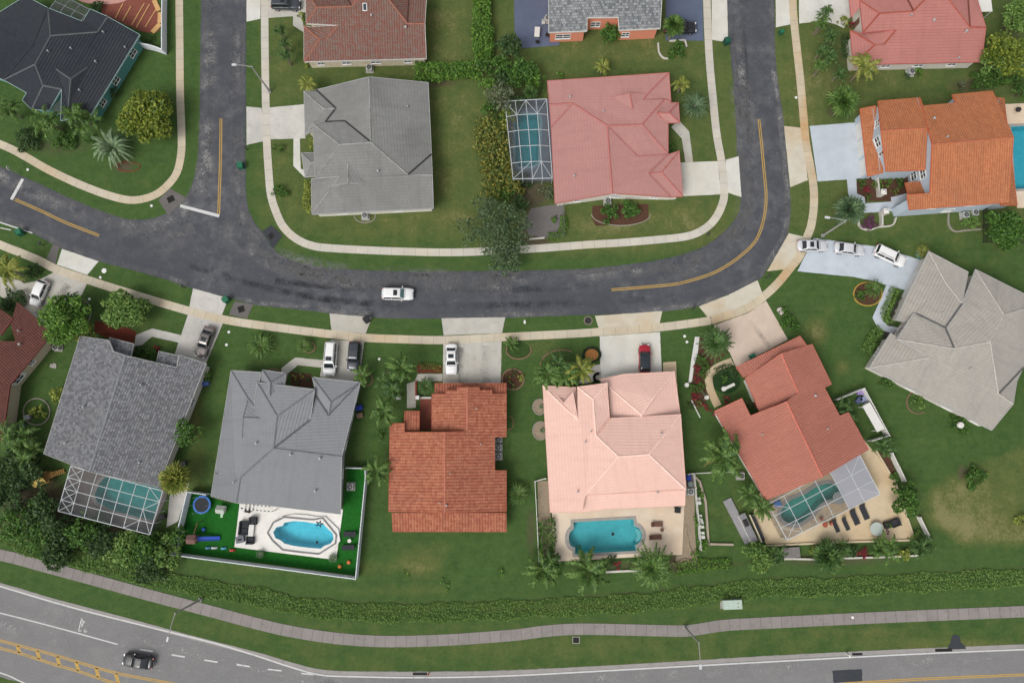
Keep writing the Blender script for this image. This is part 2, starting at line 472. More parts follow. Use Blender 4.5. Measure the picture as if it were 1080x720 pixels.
# ------------------------------------------------------------------ ground: one sheet with an even grid near, a wide rim far
def build_ground():
    st = 0.4
    xs = np.arange(-104, 104 + st / 2, st); ys = np.arange(-50, 84 + st / 2, st)
    nx, ny = len(xs), len(ys)
    X, Y = np.meshgrid(xs, ys)
    V = np.stack([X.ravel(), Y.ravel(), np.zeros(nx * ny)], 1)
    # photo pixel of each ground point, to lay dry and worn patches out
    yc = Y * _ct - (-HCAM) * (-_st) ; 
    # camera axes: right (1,0,0), up (0,ct,st), back (0,-st,ct)
    up = Y * _ct + (0 - HCAM) * _st; back = -Y * _st + (0 - HCAM) * _ct
    PXg = CXP + FOC * X / (-back); PYg = CYP - FOC * up / (-back)
    dry = np.zeros(X.shape); soil = np.zeros(X.shape)
    def soft(v, a, b): return np.clip((v - a) / (b - a), 0, 1)
    # lots north of the street are drier
    dry += 0.5 * soft(265 - PYg, -30, 40) * soft(PXg, 250, 290)
    dry += 0.25 * soft(PYg, 640, 660)
    def blob(cx, cy, rx, ry, amt, arr=None, sharp=1.0):
        d = np.sqrt(((PXg - cx) / rx) ** 2 + ((PYg - cy) / ry) ** 2)
        w = np.clip((1.25 - d) / (0.9 / sharp), 0, 1)
        (dry if arr is None else arr)[...] += amt * w
    for a in [(480, 150, 34, 90, .18), (450, 238, 110, 18, .22), (700, 235, 60, 24, .22), (640, 238, 42, 20, .4), (660, 50, 90, 18, .2), (470, 30, 22, 40, .25), (615, 262, 120, 10, .3), (735, 245, 30, 20, .2),
              (1010, 530, 60, 30, .3), (950, 545, 60, 20, .35), (1040, 560, 50, 18, .4), (862, 349, 14, 15, .8), (888, 386, 9, 11, .8), (850, 340, 40, 30, .15),
              (445, 590, 30, 26, .55), (330, 598, 120, 9, .45), (420, 622, 70, 8, .4), (600, 640, 500, 5, .2), (770, 540, 26, 28, .4), (208, 480, 14, 70, .5), (205, 430, 10, 40, .4), (135, 350, 60, 22, .35),
              (570, 365, 26, 14, .4), (850, 95, 22, 55, .3), (900, 85, 60, 16, .2), (700, 345, 18, 22, .1), (1000, 680, 90, 8, .4), (910, 668, 70, 8, .25), (140, 195, 40, 12, .2), (125, 90, 14, 16, .25),
              (600, 680, 220, 12, .15), (165, 255, 30, 10, .2), (720, 700, 60, 8, .2), (800, 268, 18, 12, .35), (790, 235, 16, 14, .3), (765, 255, 25, 12, .3), (460, 640, 400, 6, .12)]:
        blob(*a)
    tanp = inside([(978, 520), (1012, 496), (1045, 483), (1100, 462), (1100, 572), (1010, 574), (988, 552)], PXg, PYg).astype(float)
    for _ in range(3): tanp = (tanp + np.roll(tanp, 1, 0) + np.roll(tanp, -1, 0) + np.roll(tanp, 1, 1) + np.roll(tanp, -1, 1)) / 5
    dry += .56 * tanp
    for a in [(545, 180, 26, 46, -.2), (150, 60, 30, 40, -.3), (740, 130, 20, 40, -.05), (20, 245, 40, 20, -.1)]: blob(*a)
    for a in [(130, 175, 16, 10, .8), (110, 345, 14, 12, .9), (565, 245, 20, 22, 1.2), (560, 205, 26, 20, .9), (450, 88, 44, 5, .9), (545, 110, 30, 18, .8), (715, 570, 9, 44, .9), (560, 560, 8, 40, .6), (80, 555, 100, 34, .8), (40, 520, 46, 30, .7),
              (1020, 90, 30, 12, .6), (885, 60, 16, 44, .45), (878, 118, 10, 8, .7), (285, 62, 6, 8, .5), (60, 420, 18, 30, .3), (880, 590, 90, 10, .6), (700, 596, 120, 8, .6), (655, 225, 30, 14, .8), (775, 440, 20, 50, .4),
              (1065, 60, 24, 60, .5), (1050, 545, 14, 10, .3), (1015, 498, 9, 12, .7), (60, 155, 60, 14, .5), (15, 300, 26, 16, .6), (215, 405, 10, 12, .5)]:
        blob(a[0], a[1], a[2], a[3], a[4], soil)
    # brown line at the north foot of the long hedge
    hl = np.interp(PXg, [0, 60, 200, 270, 320, 395, 540, 640, 715, 810, 935, 1080], [556, 576, 607, 620, 629, 636, 635, 627, 621, 611, 606, 599])
    soil += 0.55 * np.clip(1 - np.abs(PYg - hl + 1) / 4.0, 0, 1)
    keep = np.ones((ny - 1, nx - 1), bool)
    for p in POOLS.values():
        w = [(q.x, q.y) for q in px_poly(p['pool'], 0.1)]
        cx = sum(a for a, _ in w) / len(w); cy = sum(b for _, b in w) / len(w)
        big = [(cx + (a - cx) * 1.12, cy + (b - cy) * 1.12) for a, b in w]
        ins = inside(big, X, Y)
        keep &= ~(ins[:-1, :-1] & ins[1:, :-1] & ins[:-1, 1:] & ins[1:, 1:])
        near = inside(w, X, Y)
        keep &= ~(near[:-1, :-1] | near[1:, :-1] | near[:-1, 1:] | near[1:, 1:])
    I = np.arange(nx * ny).reshape(ny, nx)
    F = np.stack([I[:-1, :-1][keep], I[:-1, 1:][keep], I[1:, 1:][keep], I[1:, :-1][keep]], 1)
    R = 2500.0; k = len(V)
    V = np.vstack([V, [(-R, -R, 0), (R, -R, 0), (R, R, 0), (-R, R, 0)]])
    c = [I[0, 0], I[0, -1], I[-1, -1], I[-1, 0]]
    F = np.vstack([F, [(k, k + 1, c[1], c[0]), (k + 1, k + 2, c[2], c[1]), (k + 2, k + 3, c[3], c[2]), (k + 3, k, c[0], c[3])]])
    o = fast_mesh('ground', V, F, ground_material())
    col = o.data.color_attributes.new('lawn', 'FLOAT_COLOR', 'POINT')
    A = np.ones((len(V), 4), np.float32); A[:, 0] = 0.15; A[:, 1] = 0; A[:nx * ny, 0] = dry.ravel(); A[:nx * ny, 1] = soil.ravel()
    col.data.foreach_set('color', A.ravel())
    tag(o, 'mown lawn ground under the whole neighbourhood, green to dry tan', 'ground', kind='structure')
build_ground()

# ------------------------------------------------------------------ streets
rj = random.Random(5)
def rough(pts, amp, step=0.5):
    out = []; n = len(pts)
    for i in range(n):
        a = Vector(pts[i]).to_2d(); b = Vector(pts[(i + 1) % n]).to_2d(); m = max(1, int((b - a).length / step))
        for k in range(m):
            p = a.lerp(b, k / m); out.append((p.x + rj.uniform(-amp, amp), p.y + rj.uniform(-amp, amp)))
    return out
def sheet(name, pts, z, mat, label, cat, thick=0.1, jitter=0.0, kind='structure'):
    w = [(p.x, p.y) for p in px_poly(pts, z)]
    if jitter: w = rough(w, jitter)
    mb = MB().prism(w, z - thick, z)
    return tag(mb.build(name, mat), label, cat, kind=kind)
def L(pts): return [(p.x, p.y) for p in spline(pts, 3.0)]
LEFT_N = L([(212, -70), (212, 0), (211, 100), (210, 140), (208, 172), (203, 194), (196, 208), (187, 219), (177, 225), (156, 231), (133, 231), (108, 223), (73, 209), (42, 194), (21, 185), (0, 176), (-70, 148)])
SOUTH = L([(-70, 210), (0, 234), (12, 237), (33, 245), (65, 262), (104, 275.5), (156, 289), (203, 304), (242, 314), (267, 321), (304, 325), (346, 330), (400, 335), (465, 336), (533, 335), (600, 332.5), (662, 331), (698, 328.5), (735, 323), (767, 311), (800, 295), (809, 283), (823, 262), (831, 244), (834, 223), (832.5, 197), (828, 145), (826, 124), (819, 73), (817, 21), (816, -70)])
BLOCK = L([(763, -70), (766, 0), (769, 42), (773, 83), (776, 125), (778, 167), (781, 207), (781, 218), (775, 232), (762, 246), (742, 260), (717, 269), (683, 276), (642, 281), (600, 284), (500, 286), (420, 286), (367, 284), (335, 281), (304, 273), (289, 263), (276, 244), (267, 232), (260, 209), (259, 155), (259.5, 60), (260, -70)])
ASPH = asphalt('asphalt_street', (0.062, 0.066, 0.076), (0.17, 0.17, 0.175), 0.9, (0.042, 0.046, 0.055))
ASPH2 = asphalt('asphalt_arterial', (0.185, 0.183, 0.182), (0.27, 0.265, 0.26), 0.7, (0.13, 0.13, 0.132))
ASPH3 = asphalt('asphalt_fresh', (0.040, 0.044, 0.052), (0.08, 0.08, 0.08), 0.4)
sheet('residential_street', LEFT_N + SOUTH + BLOCK, 0.02, ASPH, 'dark weathered asphalt street bending around the block', 'street', 0.12, 0.06)
ART_N = L([(-80, 598), (0, 614.5), (50, 629), (100, 642.5), (150, 656), (200, 669.5), (270, 687), (307, 698), (342, 706), (395, 707.5), (470, 707.5), (540, 706), (665, 700), (810, 691), (935, 685), (1080, 679), (1180, 675)])
sheet('arterial_road', ART_N + [(1180, 810), (500, 830), (200, 800), (90, 752), (32, 722), (0, 713.5), (-80, 694)], 0.02, ASPH2, 'wide grey arterial road with lane markings along the bottom', 'road', 0.12, 0.05)
# (strip() below lays the worn pale edges of the residential street)
# grey gutter strip between the arterial's white edge line and the grass
GUT = concrete('gutter_concrete', lin(150, 146, 142), None, 0, 0.35)

def strip(name, centre, width, z, mat, label, cat, thick=0.08, kind='structure', step=4.0, wj=0.0):
    pts = [P(p.x, p.y, z) for p in spline(centre, step)]
    mb = MB(); d = 0.0; rows = []
    for i, p in enumerate(pts):
        a = pts[max(i - 1, 0)]; b = pts[min(i + 1, len(pts) - 1)]
        t = (b - a).to_2d().normalized(); nrm = Vector((-t.y, t.x))
        if i: d += (p - pts[i - 1]).length
        w = width + (rj.uniform(-wj, wj) if wj else 0)
        rows.append((p.to_2d() + nrm * w / 2, p.to_2d() - nrm * w / 2, d))
    for (l0, r0, d0), (l1, r1, d1) in zip(rows, rows[1:]):
        mb.face([(r0.x, r0.y, z), (r1.x, r1.y, z), (l1.x, l1.y, z), (l0.x, l0.y, z)], [(d0, 0), (d1, 0), (d1, width), (d0, width)])
        if thick:
            mb.face([(l0.x, l0.y, z), (l1.x, l1.y, z), (l1.x, l1.y, z - thick), (l0.x, l0.y, z - thick)], [(d0, 0), (d1, 0), (d1, .1), (d0, .1)])
            mb.face([(r1.x, r1.y, z), (r0.x, r0.y, z), (r0.x, r0.y, z - thick), (r1.x, r1.y, z - thick)], [(d1, 0), (d0, 0), (d0, .1), (d1, .1)])
    return tag(mb.build(name, mat), label, cat, kind=kind)

WALK = concrete('sidewalk_concrete', lin(196, 186, 166), lin(184, 158, 118), 0.6, 0.12, 1.9)
WALK2 = concrete('sidewalk_pale', lin(196, 191, 180), lin(186, 168, 136), 0.4, 0.12, 1.9)
WALK3 = concrete('path_grey', lin(140, 134, 130), None, 0, 0.42, 1.55, 0.06)
WALK4 = concrete('sidewalk_rusty', lin(196, 184, 160), lin(182, 136, 78), 0.9, 0.12, 1.9)
strip('sidewalk', [(278.5, -60), (279, 0), (279.5, 60), (281, 140), (283.5, 184), (286, 207), (292.5, 227), (299.5, 240), (312, 251.5), (329, 259), (354, 262), (420, 265), (483, 266), (558, 262.5), (620, 258), (654, 256), (696, 252.5), (725, 249), (742, 242), (754, 231), (762, 215), (764, 200), (761.5, 173), (756, 142), (752, 104), (748, 58), (745.5, 0), (744, -60)], 1.25, 0.05, WALK2, 'pale concrete sidewalk looping round the inside of the street bend', 'sidewalk')
strip('sidewalk', [(189, -60), (189, 0), (189.5, 50), (190, 100), (191.5, 146), (190.6, 165), (186.5, 182), (178, 194), (167, 203.5), (154, 209), (137.5, 211), (117, 206.7), (87.5, 196), (52, 179.6), (21, 162), (0, 152), (-60, 128)], 1.25, 0.05, WALK, 'cream concrete sidewalk curving around the upper left corner lot', 'sidewalk')
strip('sidewalk', [(-60, 232), (0, 258), (23, 267), (42, 275), (60, 284), (92, 295), (146, 312), (200, 328), (237, 337), (275, 343), (346, 352), (385, 356), (420, 357.5), (467, 358.5), (529, 355.5), (600, 352), (631, 350), (696, 345), (750, 338)], 1.28, 0.05, WALK, 'long cream concrete sidewalk in front of the lower row of houses', 'sidewalk')
strip('sidewalk', [(750, 338), (787.5, 325), (806, 312), (820, 299), (834, 282), (844, 269), (852, 248), (856, 236), (858.5, 215), (857.5, 192), (851, 156), (849, 140), (844, 83), (838, 28.5), (836, 0), (834, -60)], 1.28, 0.05, WALK4, 'rust tinted sidewalk round the outside of the street bend and up', 'sidewalk')
strip('footpath', [(-80, 572), (0, 585), (50, 598), (100, 611.5), (162, 628.5), (225, 645), (270, 657), (307, 665.5), (357, 673), (407, 676), (470, 674.5), (540, 669.5), (577, 665), (615, 663), (690, 664.5), (720, 665), (735, 663.5), (765, 659), (810, 656.5), (935, 650.5), (1080, 644.5), (1180, 640)], 1.62, 0.05, WALK3, 'grey stained concrete footpath beside the arterial road', 'path')

def shift(pts, dx):
    sp = [Vector(p) for p in pts]; out = []
    for i, p in enumerate(sp):
        t = (sp[min(i + 1, len(sp) - 1)] - sp[max(i - 1, 0)]).normalized(); out.append((p.x - t.y * dx, p.y + t.x * dx))
    return out
for nm, pts, dx, w, am, lb in (('a', BLOCK, -8, 2.6, 1.5, 'inside edge of the street bend'), ('b', BLOCK, -3.6, 0.8, 1.6, 'inner gutter of the street bend'), ('c', LEFT_N, -9, 3.4, 1.6, 'edge of the side street by the corner lot'), ('d', SOUTH, -3, 1.2, 1.2, 'outer gutter of the street'), ('e', [(232, 236), (262, 262), (310, 280), (370, 292), (450, 296), (540, 297)], 0, 4.6, 1.5, 'middle of the street below the corner'), ('f', [(205, 240), (180, 252), (150, 262)], 0, 5.0, .9, 'street mouth'), ('g', [(782, 90), (787, 150), (790, 200), (785, 235), (768, 258), (735, 276), (690, 290)], 0, 4.4, 1.1, 'bend centre')):
    strip('worn_asphalt', shift(pts, dx), w, 0.0235, wear_mat('worn_' + nm, (0.27, 0.265, 0.262), w, am), 'pale worn asphalt along the ' + lb, 'worn asphalt', 0.0, step=8)
for nm, pts, w, lb in (('h', [(-60, 622), (0, 634), (75, 657), (150, 675), (225, 694), (300, 713), (360, 724)], 1.6, 'bike lane'), ('i', [(-60, 645), (0, 660), (75, 679), (150, 697), (225, 716)], 2.6, 'near lane'), ('j', [(330, 721), (445, 722), (540, 720), (690, 713), (810, 706), (960, 698), (1090, 692)], 2.2, 'lane at the right')):
    strip('worn_asphalt', pts, w, 0.0235, wear_mat('worn_' + nm, (0.36, 0.355, 0.35), w, 1.3), 'paler polished wheel path of the arterial ' + lb, 'worn asphalt', 0.0, step=8)
for nm, pts, w, am, lb in (('k', [(486, 366), (486, 404)], 1.2, 1.1, 'left wheel line of the terracotta driveway'), ('l', [(512, 364), (513, 404)], 1.6, 1.0, 'right side of the terracotta driveway'), ('m', [(216, 342), (206, 372)], 1.5, 1.3, 'cracked driveway by the brown sedan'), ('n', [(226, 344), (216, 374)], 1.2, 1.2, 'right side of the cracked driveway'), ('o', [(790, 338), (812, 366)], 1.0, .8, 'pinkish coral driveway'), ('p', [(656, 356), (657, 392)], 1.6, .7, 'pale peach driveway'), ('q', [(72, 300), (52, 330)], 1.8, 1.1, 'mottled far left driveway')):
    strip('tyre_stain', pts, w, 0.058, wear_mat('stain_' + nm, (0.20, 0.19, 0.18), w, am), 'dark tyre and oil staining on the ' + lb, 'driveway stain', 0.0, step=3)
for nm, pts, w, lb in (('u', [(222, -20), (222, 60), (221, 150), (218, 200)], 1.0, 'side street left lane'), ('v', [(247, -20), (247, 100), (248, 200), (256, 240)], 1.0, 'side street right lane'), ('w', [(290, 296), (360, 303), (450, 305), (560, 305), (640, 300)], 1.3, 'street upper lane'), ('x', [(200, 280), (300, 308), (380, 319), (470, 322), (600, 320), (680, 315)], 1.3, 'street lower lane'), ('y', [(782, -20), (786, 80), (791, 160), (792, 215), (776, 252)], 1.1, 'bend inner lane')):
    strip('oil_line', pts, w, 0.0215, wear_mat('oil_' + nm, (0.03, 0.031, 0.036), w, 1.1), 'dark oil drip line along the ' + lb, 'road wear', 0.0, step=8)
strip('gutter', [(0, 616.3), (50, 631), (100, 644.3), (150, 657.6), (200, 671.3), (270, 689.2), (307, 700), (342, 708), (395, 710), (470, 710), (540, 708.5), (665, 702), (810, 693.5), (935, 687), (1080, 681)], 0.55, 0.025, GUT, 'grey gutter strip along the arterial road', 'gutter', 0.0)
# ------------------------------------------------------------------ driveways, walkways, patios
def dconc(n, c, rust=None, rf=0.4, dirt=0.15): return concrete(n, lin(*c), lin(*rust) if rust else None, rf, dirt)
C_WHITE = dconc('driveway_pale', (204, 203, 196), (190, 182, 162), 0.5, 0.14)
C_GREY = dconc('driveway_grey', (184, 181, 172), (166, 158, 142), 0.6, 0.28)
C_STAIN = dconc('driveway_stained', (194, 191, 184), (156, 154, 150), 0.7, 0.3)
C_BLUE = dconc('driveway_blue', (184, 192, 200), (172, 180, 188), 0.5, 0.06)
C_SLATE = dconc('driveway_slate', (92, 101, 122), (82, 90, 110), 0.5, 0.1)
C_PINK = dconc('driveway_pinkish', (200, 182, 166), (190, 170, 152), 0.5, 0.1)
C_RUST = dconc('apron_rusty', (196, 190, 174), (180, 148, 100), 0.6, 0.16)
C_DARK = dconc('inlet_concrete', (104, 100, 98), None, 0, 0.3)
C_TAN = dconc('patio_tan', (202, 184, 154), (190, 160, 118), 0.6, 0.14)
C_PATIO = dconc('patio_cream', (214, 198, 178), (204, 170, 130), 0.4, 0.08)
C_DECKW = dconc('patio_white', (228, 225, 218), (214, 210, 202), 0.4, 0.05)
C_DECKG = dconc('deck_grey', (128, 120, 116), None, 0, 0.15)
C_DECKB = dconc('deck_blue_grey', (112, 122, 134), None, 0, 0.12)
Z1 = 0.038
def drive(pts, mat, label, name='driveway', z=Z1, cat='driveway', jit=0.02): return sheet(name, pts, z, mat, label, cat, 0.1, jit)
def ztr(o, pts): return zp(o, pts)
Z2, Z7, Z9, Z10_, Z11, Z12, Z13, Z14, Z15 = (200, 0, 4.8), (200, 140, 4.8), (600, 140, 4.8), (800, 140, 3.857), (0, 280, 4.8), (200, 280, 4.8), (400, 280, 4.8), (600, 280, 4.8), (800, 280, 3.857)
drive([(260, -50), (260, 23), (274.5, 20), (275, -50)], C_WHITE, 'pale driveway apron at the top beside the side street', 'driveway_apron')
drive([(283, -50), (283, 19), (313, 17), (330, 12), (330, -50)], C_GREY, 'grey concrete driveway under the dark grey SUV')
drive([(309, 14), (318, 14), (320, 28), (320, 34), (309, 27)], C_GREY, 'short concrete walkway to the mottled red tile house', 'walkway', cat='walkway', z=0.044)
drive([(260, 112.5), (276, 114), (277.5, 149), (260, 153)], C_STAIN, 'stained driveway apron of the grey corner house', 'driveway_apron')
drive([(284, 113.5), (322, 110), (322, 146), (285, 147)], C_STAIN, 'stained white driveway of the grey corner house')
drive(ztr(Z7, [(526, 30), (558, 28), (562, 182), (625, 208), (630, 225), (582, 226), (525, 168)]), C_WHITE, 'angled concrete walkway to the grey corner house', 'walkway', cat='walkway', z=0.044)
drive([(716, 171.5), (757, 170), (760.5, 205), (718, 207)], C_WHITE, 'pale square driveway of the rose roof house')
drive([(765.5, 168.5), (779, 165), (782, 208), (767.5, 203)], C_WHITE, 'pale driveway apron in front of the rose roof house', 'driveway_apron')
drive([(708, 134), (716, 127), (727, 139), (731, 171), (723, 171.8), (719, 146)], C_GREY, 'bent concrete walkway to the rose roof house', 'walkway', cat='walkway', z=0.044)
drive([(702, -50), (740, -50), (742, 43), (702, 43)], C_SLATE, 'slate blue driveway with the black car on it')
drive([(750, -50), (765.5, -50), (768, 45), (751, 42)], C_WHITE, 'pale driveway apron at the top of the street', 'driveway_apron')
drive([(541, -50), (585, -50), (590, 48), (551, 51), (543, 42)], C_SLATE, 'slate blue patio with the white table on it', 'patio', cat='patio')
drive([(817.5, -50), (832, -50), (833.5, 26), (818.5, 29)], C_WHITE, 'pale driveway apron at the upper right of the street', 'driveway_apron')
drive([(842, -50), (897, -50), (900, 12), (890, 30), (882, 26), (868, 22), (843, 25)], C_WHITE, 'pale driveway at the upper right coral roof house')
drive([(827, 133), (846, 135), (852, 190), (833.5, 197.5)], C_RUST, 'rust stained driveway apron of the orange roof house', 'driveway_apron')
drive([(854, 133), (906, 129), (910, 188), (862.5, 191.5)], C_BLUE, 'blue grey painted driveway of the orange roof house')
drive(ztr(Z10_, [(360, 190), (398, 186), (400, 248), (432, 262), (435, 322), (402, 322), (365, 248)]), C_BLUE, 'narrow blue grey walkway beside the fan palm', 'walkway', cat='walkway', z=0.044)
drive(ztr(Z10_, [(425, 288), (540, 280), (560, 318), (432, 326)]), C_BLUE, 'blue grey entry walkway of the orange roof house', 'walkway', cat='walkway', z=0.05)
drive(ztr(Z10_, [(540, 262), (612, 245), (612, 312), (560, 318), (541, 290)]), C_BLUE, 'blue grey entry porch floor of the orange roof house', 'porch', cat='porch', z=0.12)
drive([(832, 246), (850, 250), (844, 266), (829, 284), (809, 286), (812, 281)], C_RUST, 'rust stained driveway apron below the three parked cars', 'driveway_apron')
drive([(858, 251), (925, 260), (974, 275), (962, 300), (958, 307), (936, 301), (925, 297), (901, 292), (841, 286), (849, 270)], C_BLUE, 'long blue grey driveway with three parked cars')
drive(ztr(Z15, [(520, 80), (556, 90), (503, 224), (530, 246), (590, 255), (580, 290), (487, 256), (464, 212)]), C_BLUE, 'blue grey walkway with brick edging to the pale grey roof house', 'walkway', cat='walkway', z=0.05)
drive([(737, 323), (768, 311), (799, 295.5), (804, 309), (787, 321), (747, 335)], C_RUST, 'rust streaked driveway apron of the coral roof house', 'driveway_apron')
drive([(753, 343), (790, 329.5), (808, 317), (831, 358), (776, 387), (770, 372), (757, 356)], C_PINK, 'pinkish driveway of the rotated coral roof house')
drive([(627.5, 333), (698.5, 328), (695.5, 341), (631.5, 346)], C_RUST, 'driveway apron with rusty corners at the peach house', 'driveway_apron')
drive([(632.5, 354.5), (696, 350), (699.5, 420), (634, 424)], C_WHITE, 'pale driveway with the red car on it')
drive([(699.5, 382), (713, 381), (716, 440), (699.5, 440)], C_TAN, 'tan concrete strip beside the peach house', 'walkway', cat='walkway')
drive([(621, 386), (633, 384), (634, 399), (620, 404), (610, 404)], C_GREY, 'small tan walkway by the orange flower bed', 'walkway', cat='walkway')
drive([(465.5, 335.5), (533, 334.5), (529.5, 351), (468, 353.5)], C_GREY, 'weathered driveway apron of the terracotta house', 'driveway_apron')
drive([(467.5, 362.5), (529, 360), (528, 412), (467, 412)], C_GREY, 'weathered driveway with the white sedan on it')
drive(ztr(Z13, [(195, 548), (320, 548), (320, 585), (190, 585), (185, 720), (140, 720), (140, 598), (180, 585)]), C_GREY, 'narrow grey walkway beside the terracotta house', 'walkway', cat='walkway', z=0.044)
drive([(347.5, 330.5), (392.5, 334.5), (385.5, 351.5), (349.5, 348.5)], C_GREY, 'driveway apron by the black wheelie bin', 'driveway_apron')
drive(ztr(Z12, [(715, 374), (884, 386), (858, 592), (660, 562), (672, 480)]), C_GREY, 'driveway with a white van and a dark car')
drive(ztr(Z12, [(465, 518), (535, 465), (675, 478), (668, 516), (548, 503), (495, 548), (488, 590), (462, 570)]), C_GREY, 'bent walkway in front of the mid grey roof house', 'walkway', cat='walkway', z=0.044)
drive([(203.5, 304), (241, 314.5), (233, 334), (199.5, 324)], C_STAIN, 'cracked driveway apron by the storm drain', 'driveway_apron')
drive([(198.5, 331), (235, 341), (216, 386), (184, 374)], C_STAIN, 'cracked driveway with the brown sedan')
drive(ztr(Z11, [(905, 390), (768, 360), (718, 402), (680, 408), (688, 352), (770, 318), (918, 352)]), C_STAIN, 'bent concrete walkway of the shingled roof house', 'walkway', cat='walkway', z=0.044)
drive([(65.5, 262.5), (104, 275.5), (92, 290), (60, 279)], C_WHITE, 'white driveway apron at the far left', 'driveway_apron')
drive([(57, 287), (92, 298.5), (84, 316), (60, 350), (28, 330), (20, 300), (40, 296)], C_GREY, 'mottled driveway with the white hatchback')
drive([(0, 292), (22, 296), (44, 318), (30, 330), (0, 312)], C_GREY, 'grey garden path in front of the dark red roof', 'walkway', cat='walkway', z=0.03)
drive([(167, 211), (179.5, 199), (196, 208.5), (187, 218.5), (177.5, 227)], C_DARK, 'dark concrete apron of the corner storm drain', 'drain_apron', cat='drain apron', z=0.03)
drive([(276, 244), (286, 237.5), (298, 248), (288.5, 262)], ASPH3, 'black asphalt apron of the block corner storm drain', 'drain_apron', cat='drain apron', z=0.03)
drive([(247, 318), (267, 321), (260.5, 335.5), (241.5, 332)], C_DARK, 'grey apron of the storm drain by the green bin', 'drain_apron', cat='drain apron', z=0.03)
drive([(998.5, 684.5), (1002.5, 677.5), (1004.5, 670), (1007, 668.5), (1012, 670.5), (1013.5, 677), (1018.5, 682), (1019, 684)], ASPH3, 'bell shaped dark asphalt patch on the roadside grass', 'asphalt_patch', cat='asphalt patch', z=0.026)
drive([(878, 706.5), (909, 705), (909.5, 718), (879, 719.5)], ASPH3, 'dark rectangular repair patch on the arterial road', 'asphalt_patch', cat='asphalt patch', z=0.024, jit=0.03)
drive([(56, 258), (63, 260), (58, 279), (49, 272)], C_DARK, 'dark gap strip beside the far left apron', 'asphalt_patch', cat='asphalt patch', z=0.026)
TURF = M('artificial_turf', lin(31, 92, 31), 0.9, 0.2, 2.0, 0.1, bump=0.3)
sheet('artificial_turf', zp(O12, [(112, 160), (205, 172), (212, 195), (300, 225), (358, 212), (328, 452), (858, 518), (893, 250), (900, 190), (918, 38), (1016, 42), (968, 596), (42, 474)]), 0.012, TURF, 'vivid artificial turf inside the white fence', 'artificial turf', 0.05)

# ------------------------------------------------------------------ painted markings
WHITE_P, YELL_P = paint('white_road_paint', (0.56, 0.56, 0.55), 0.75, (0.12, 0.12, 0.12)), paint('yellow_road_paint', (0.46, 0.29, 0.07), 0.7, (0.10, 0.09, 0.08))
ZM = 0.027
def line(pts, w, mat, label, name='lane_line', step=3.0): return strip(name, pts, w, ZM, mat, label, 'road marking', 0.0, step=step)
def off_line(pts, dpx, w, mat, label, name='lane_line'):
    sp = spline(pts, 4.0); out = []
    for i, p in enumerate(sp):
        t = (sp[min(i + 1, len(sp) - 1)] - sp[max(i - 1, 0)]).normalized()
        out.append((p.x - t.y * dpx, p.y + t.x * dpx))
    return line(out, w, mat, label, name)
YL1 = [(15.8, 210.4), (40, 221), (70, 235), (104.5, 248.5)]
YL2 = [(233, 125), (232.8, 150), (232, 185), (230.5, 226)]
YL3 = [(800.4, 126), (803, 150), (806, 182), (808, 207), (806.5, 226), (801, 246), (793, 259), (777, 273), (760, 284), (744, 291), (715, 299), (683, 302.5), (645, 305.5)]
for pts, where in ((YL1, 'left street arm'), (YL2, 'upward side street'), (YL3, 'street bend')):
    for s, side in ((-0.95, 'first'), (0.95, 'second')):
        off_line(pts, s, 0.14, YELL_P, '%s yellow stripe of the double line on the %s' % (side, where), 'centre_line')
line([(24, 188.8), (12, 210.5)], 0.5, WHITE_P, 'white stop bar at the left street arm', 'stop_line')
line([(190, 217), (231.2, 227.8)], 0.5, WHITE_P, 'white stop bar at the mouth of the side street', 'stop_line')
for k, (a, b) in enumerate((((0, 234.5), (34, 245.8)), ((0, 240.2), (11.5, 242.6)))):
    line([a, b], 0.2 - 0.04 * k, WHITE_P, ['long', 'short'][k] + ' white kerb stripe at the left street edge', 'edge_line')
line([(-60, 601), (0, 618), (75, 640), (150, 659), (225, 677.5), (270, 691), (305, 702.5), (337, 711), (370, 713), (445, 714), (540, 712), (690, 704), (810, 697.5), (960, 689.5), (1080, 684.5), (1150, 682)], 0.2, WHITE_P, 'solid white edge line of the arterial road', 'edge_line')
line([(-60, 632), (0, 646), (62, 662), (124, 679)], 0.17, WHITE_P, 'solid white bike lane stripe', 'lane_line')
for a, b, k in (((147.5, 684.3), (161, 686.5), 'nearest the black car'), ((181, 690), (195, 692.4), 'second from the black car'), ((215.5, 695.6), (229.5, 697.8), 'midway along'), ((249.5, 700.2), (263.5, 702.5), 'under the bend'), ((282.5, 705.3), (297, 706.8), 'second from the end'), ((317.5, 709.5), (331, 710.8), 'at the right end')):
    line([a, b], 0.2, WHITE_P, 'white bike lane dash, ' + k, 'lane_dash')
Y1 = [(-50, 662), (0, 675), (60, 691), (120, 708.5), (180, 720), (260, 735)]
Y2 = [(-50, 669), (0, 683), (17.5, 687.5), (40, 694.5), (60, 701), (80, 706.5), (102.5, 714), (125, 721), (190, 738)]
for base, nm in ((Y1, 'upper'), (Y2, 'lower')):
    for s in (-0.9, 0.9): off_line(base, s, 0.14, YELL_P, 'yellow line of the %s pair along the hatched median' % nm, 'median_line')
for k, x in enumerate((-6, 18, 39, 60, 80, 101, 122)):
    y1 = np.interp(x, [p[0] for p in Y1], [p[1] for p in Y1]); y2 = np.interp(x + 3, [p[0] for p in Y2], [p[1] for p in Y2])
    tag(line([(x, y1 + 1), (x + 3, y2 - 1)], 0.5, YELL_P, 'yellow hatch bar across the painted median', 'hatch_bar'), group='yellow hatch bars of the median')
for s in (-0.9, 0.9): off_line([(889, 720.5), (985, 715), (1080, 711), (1150, 708)], s, 0.14, YELL_P, 'yellow stripe of the double line at the lower right corner', 'centre_line')
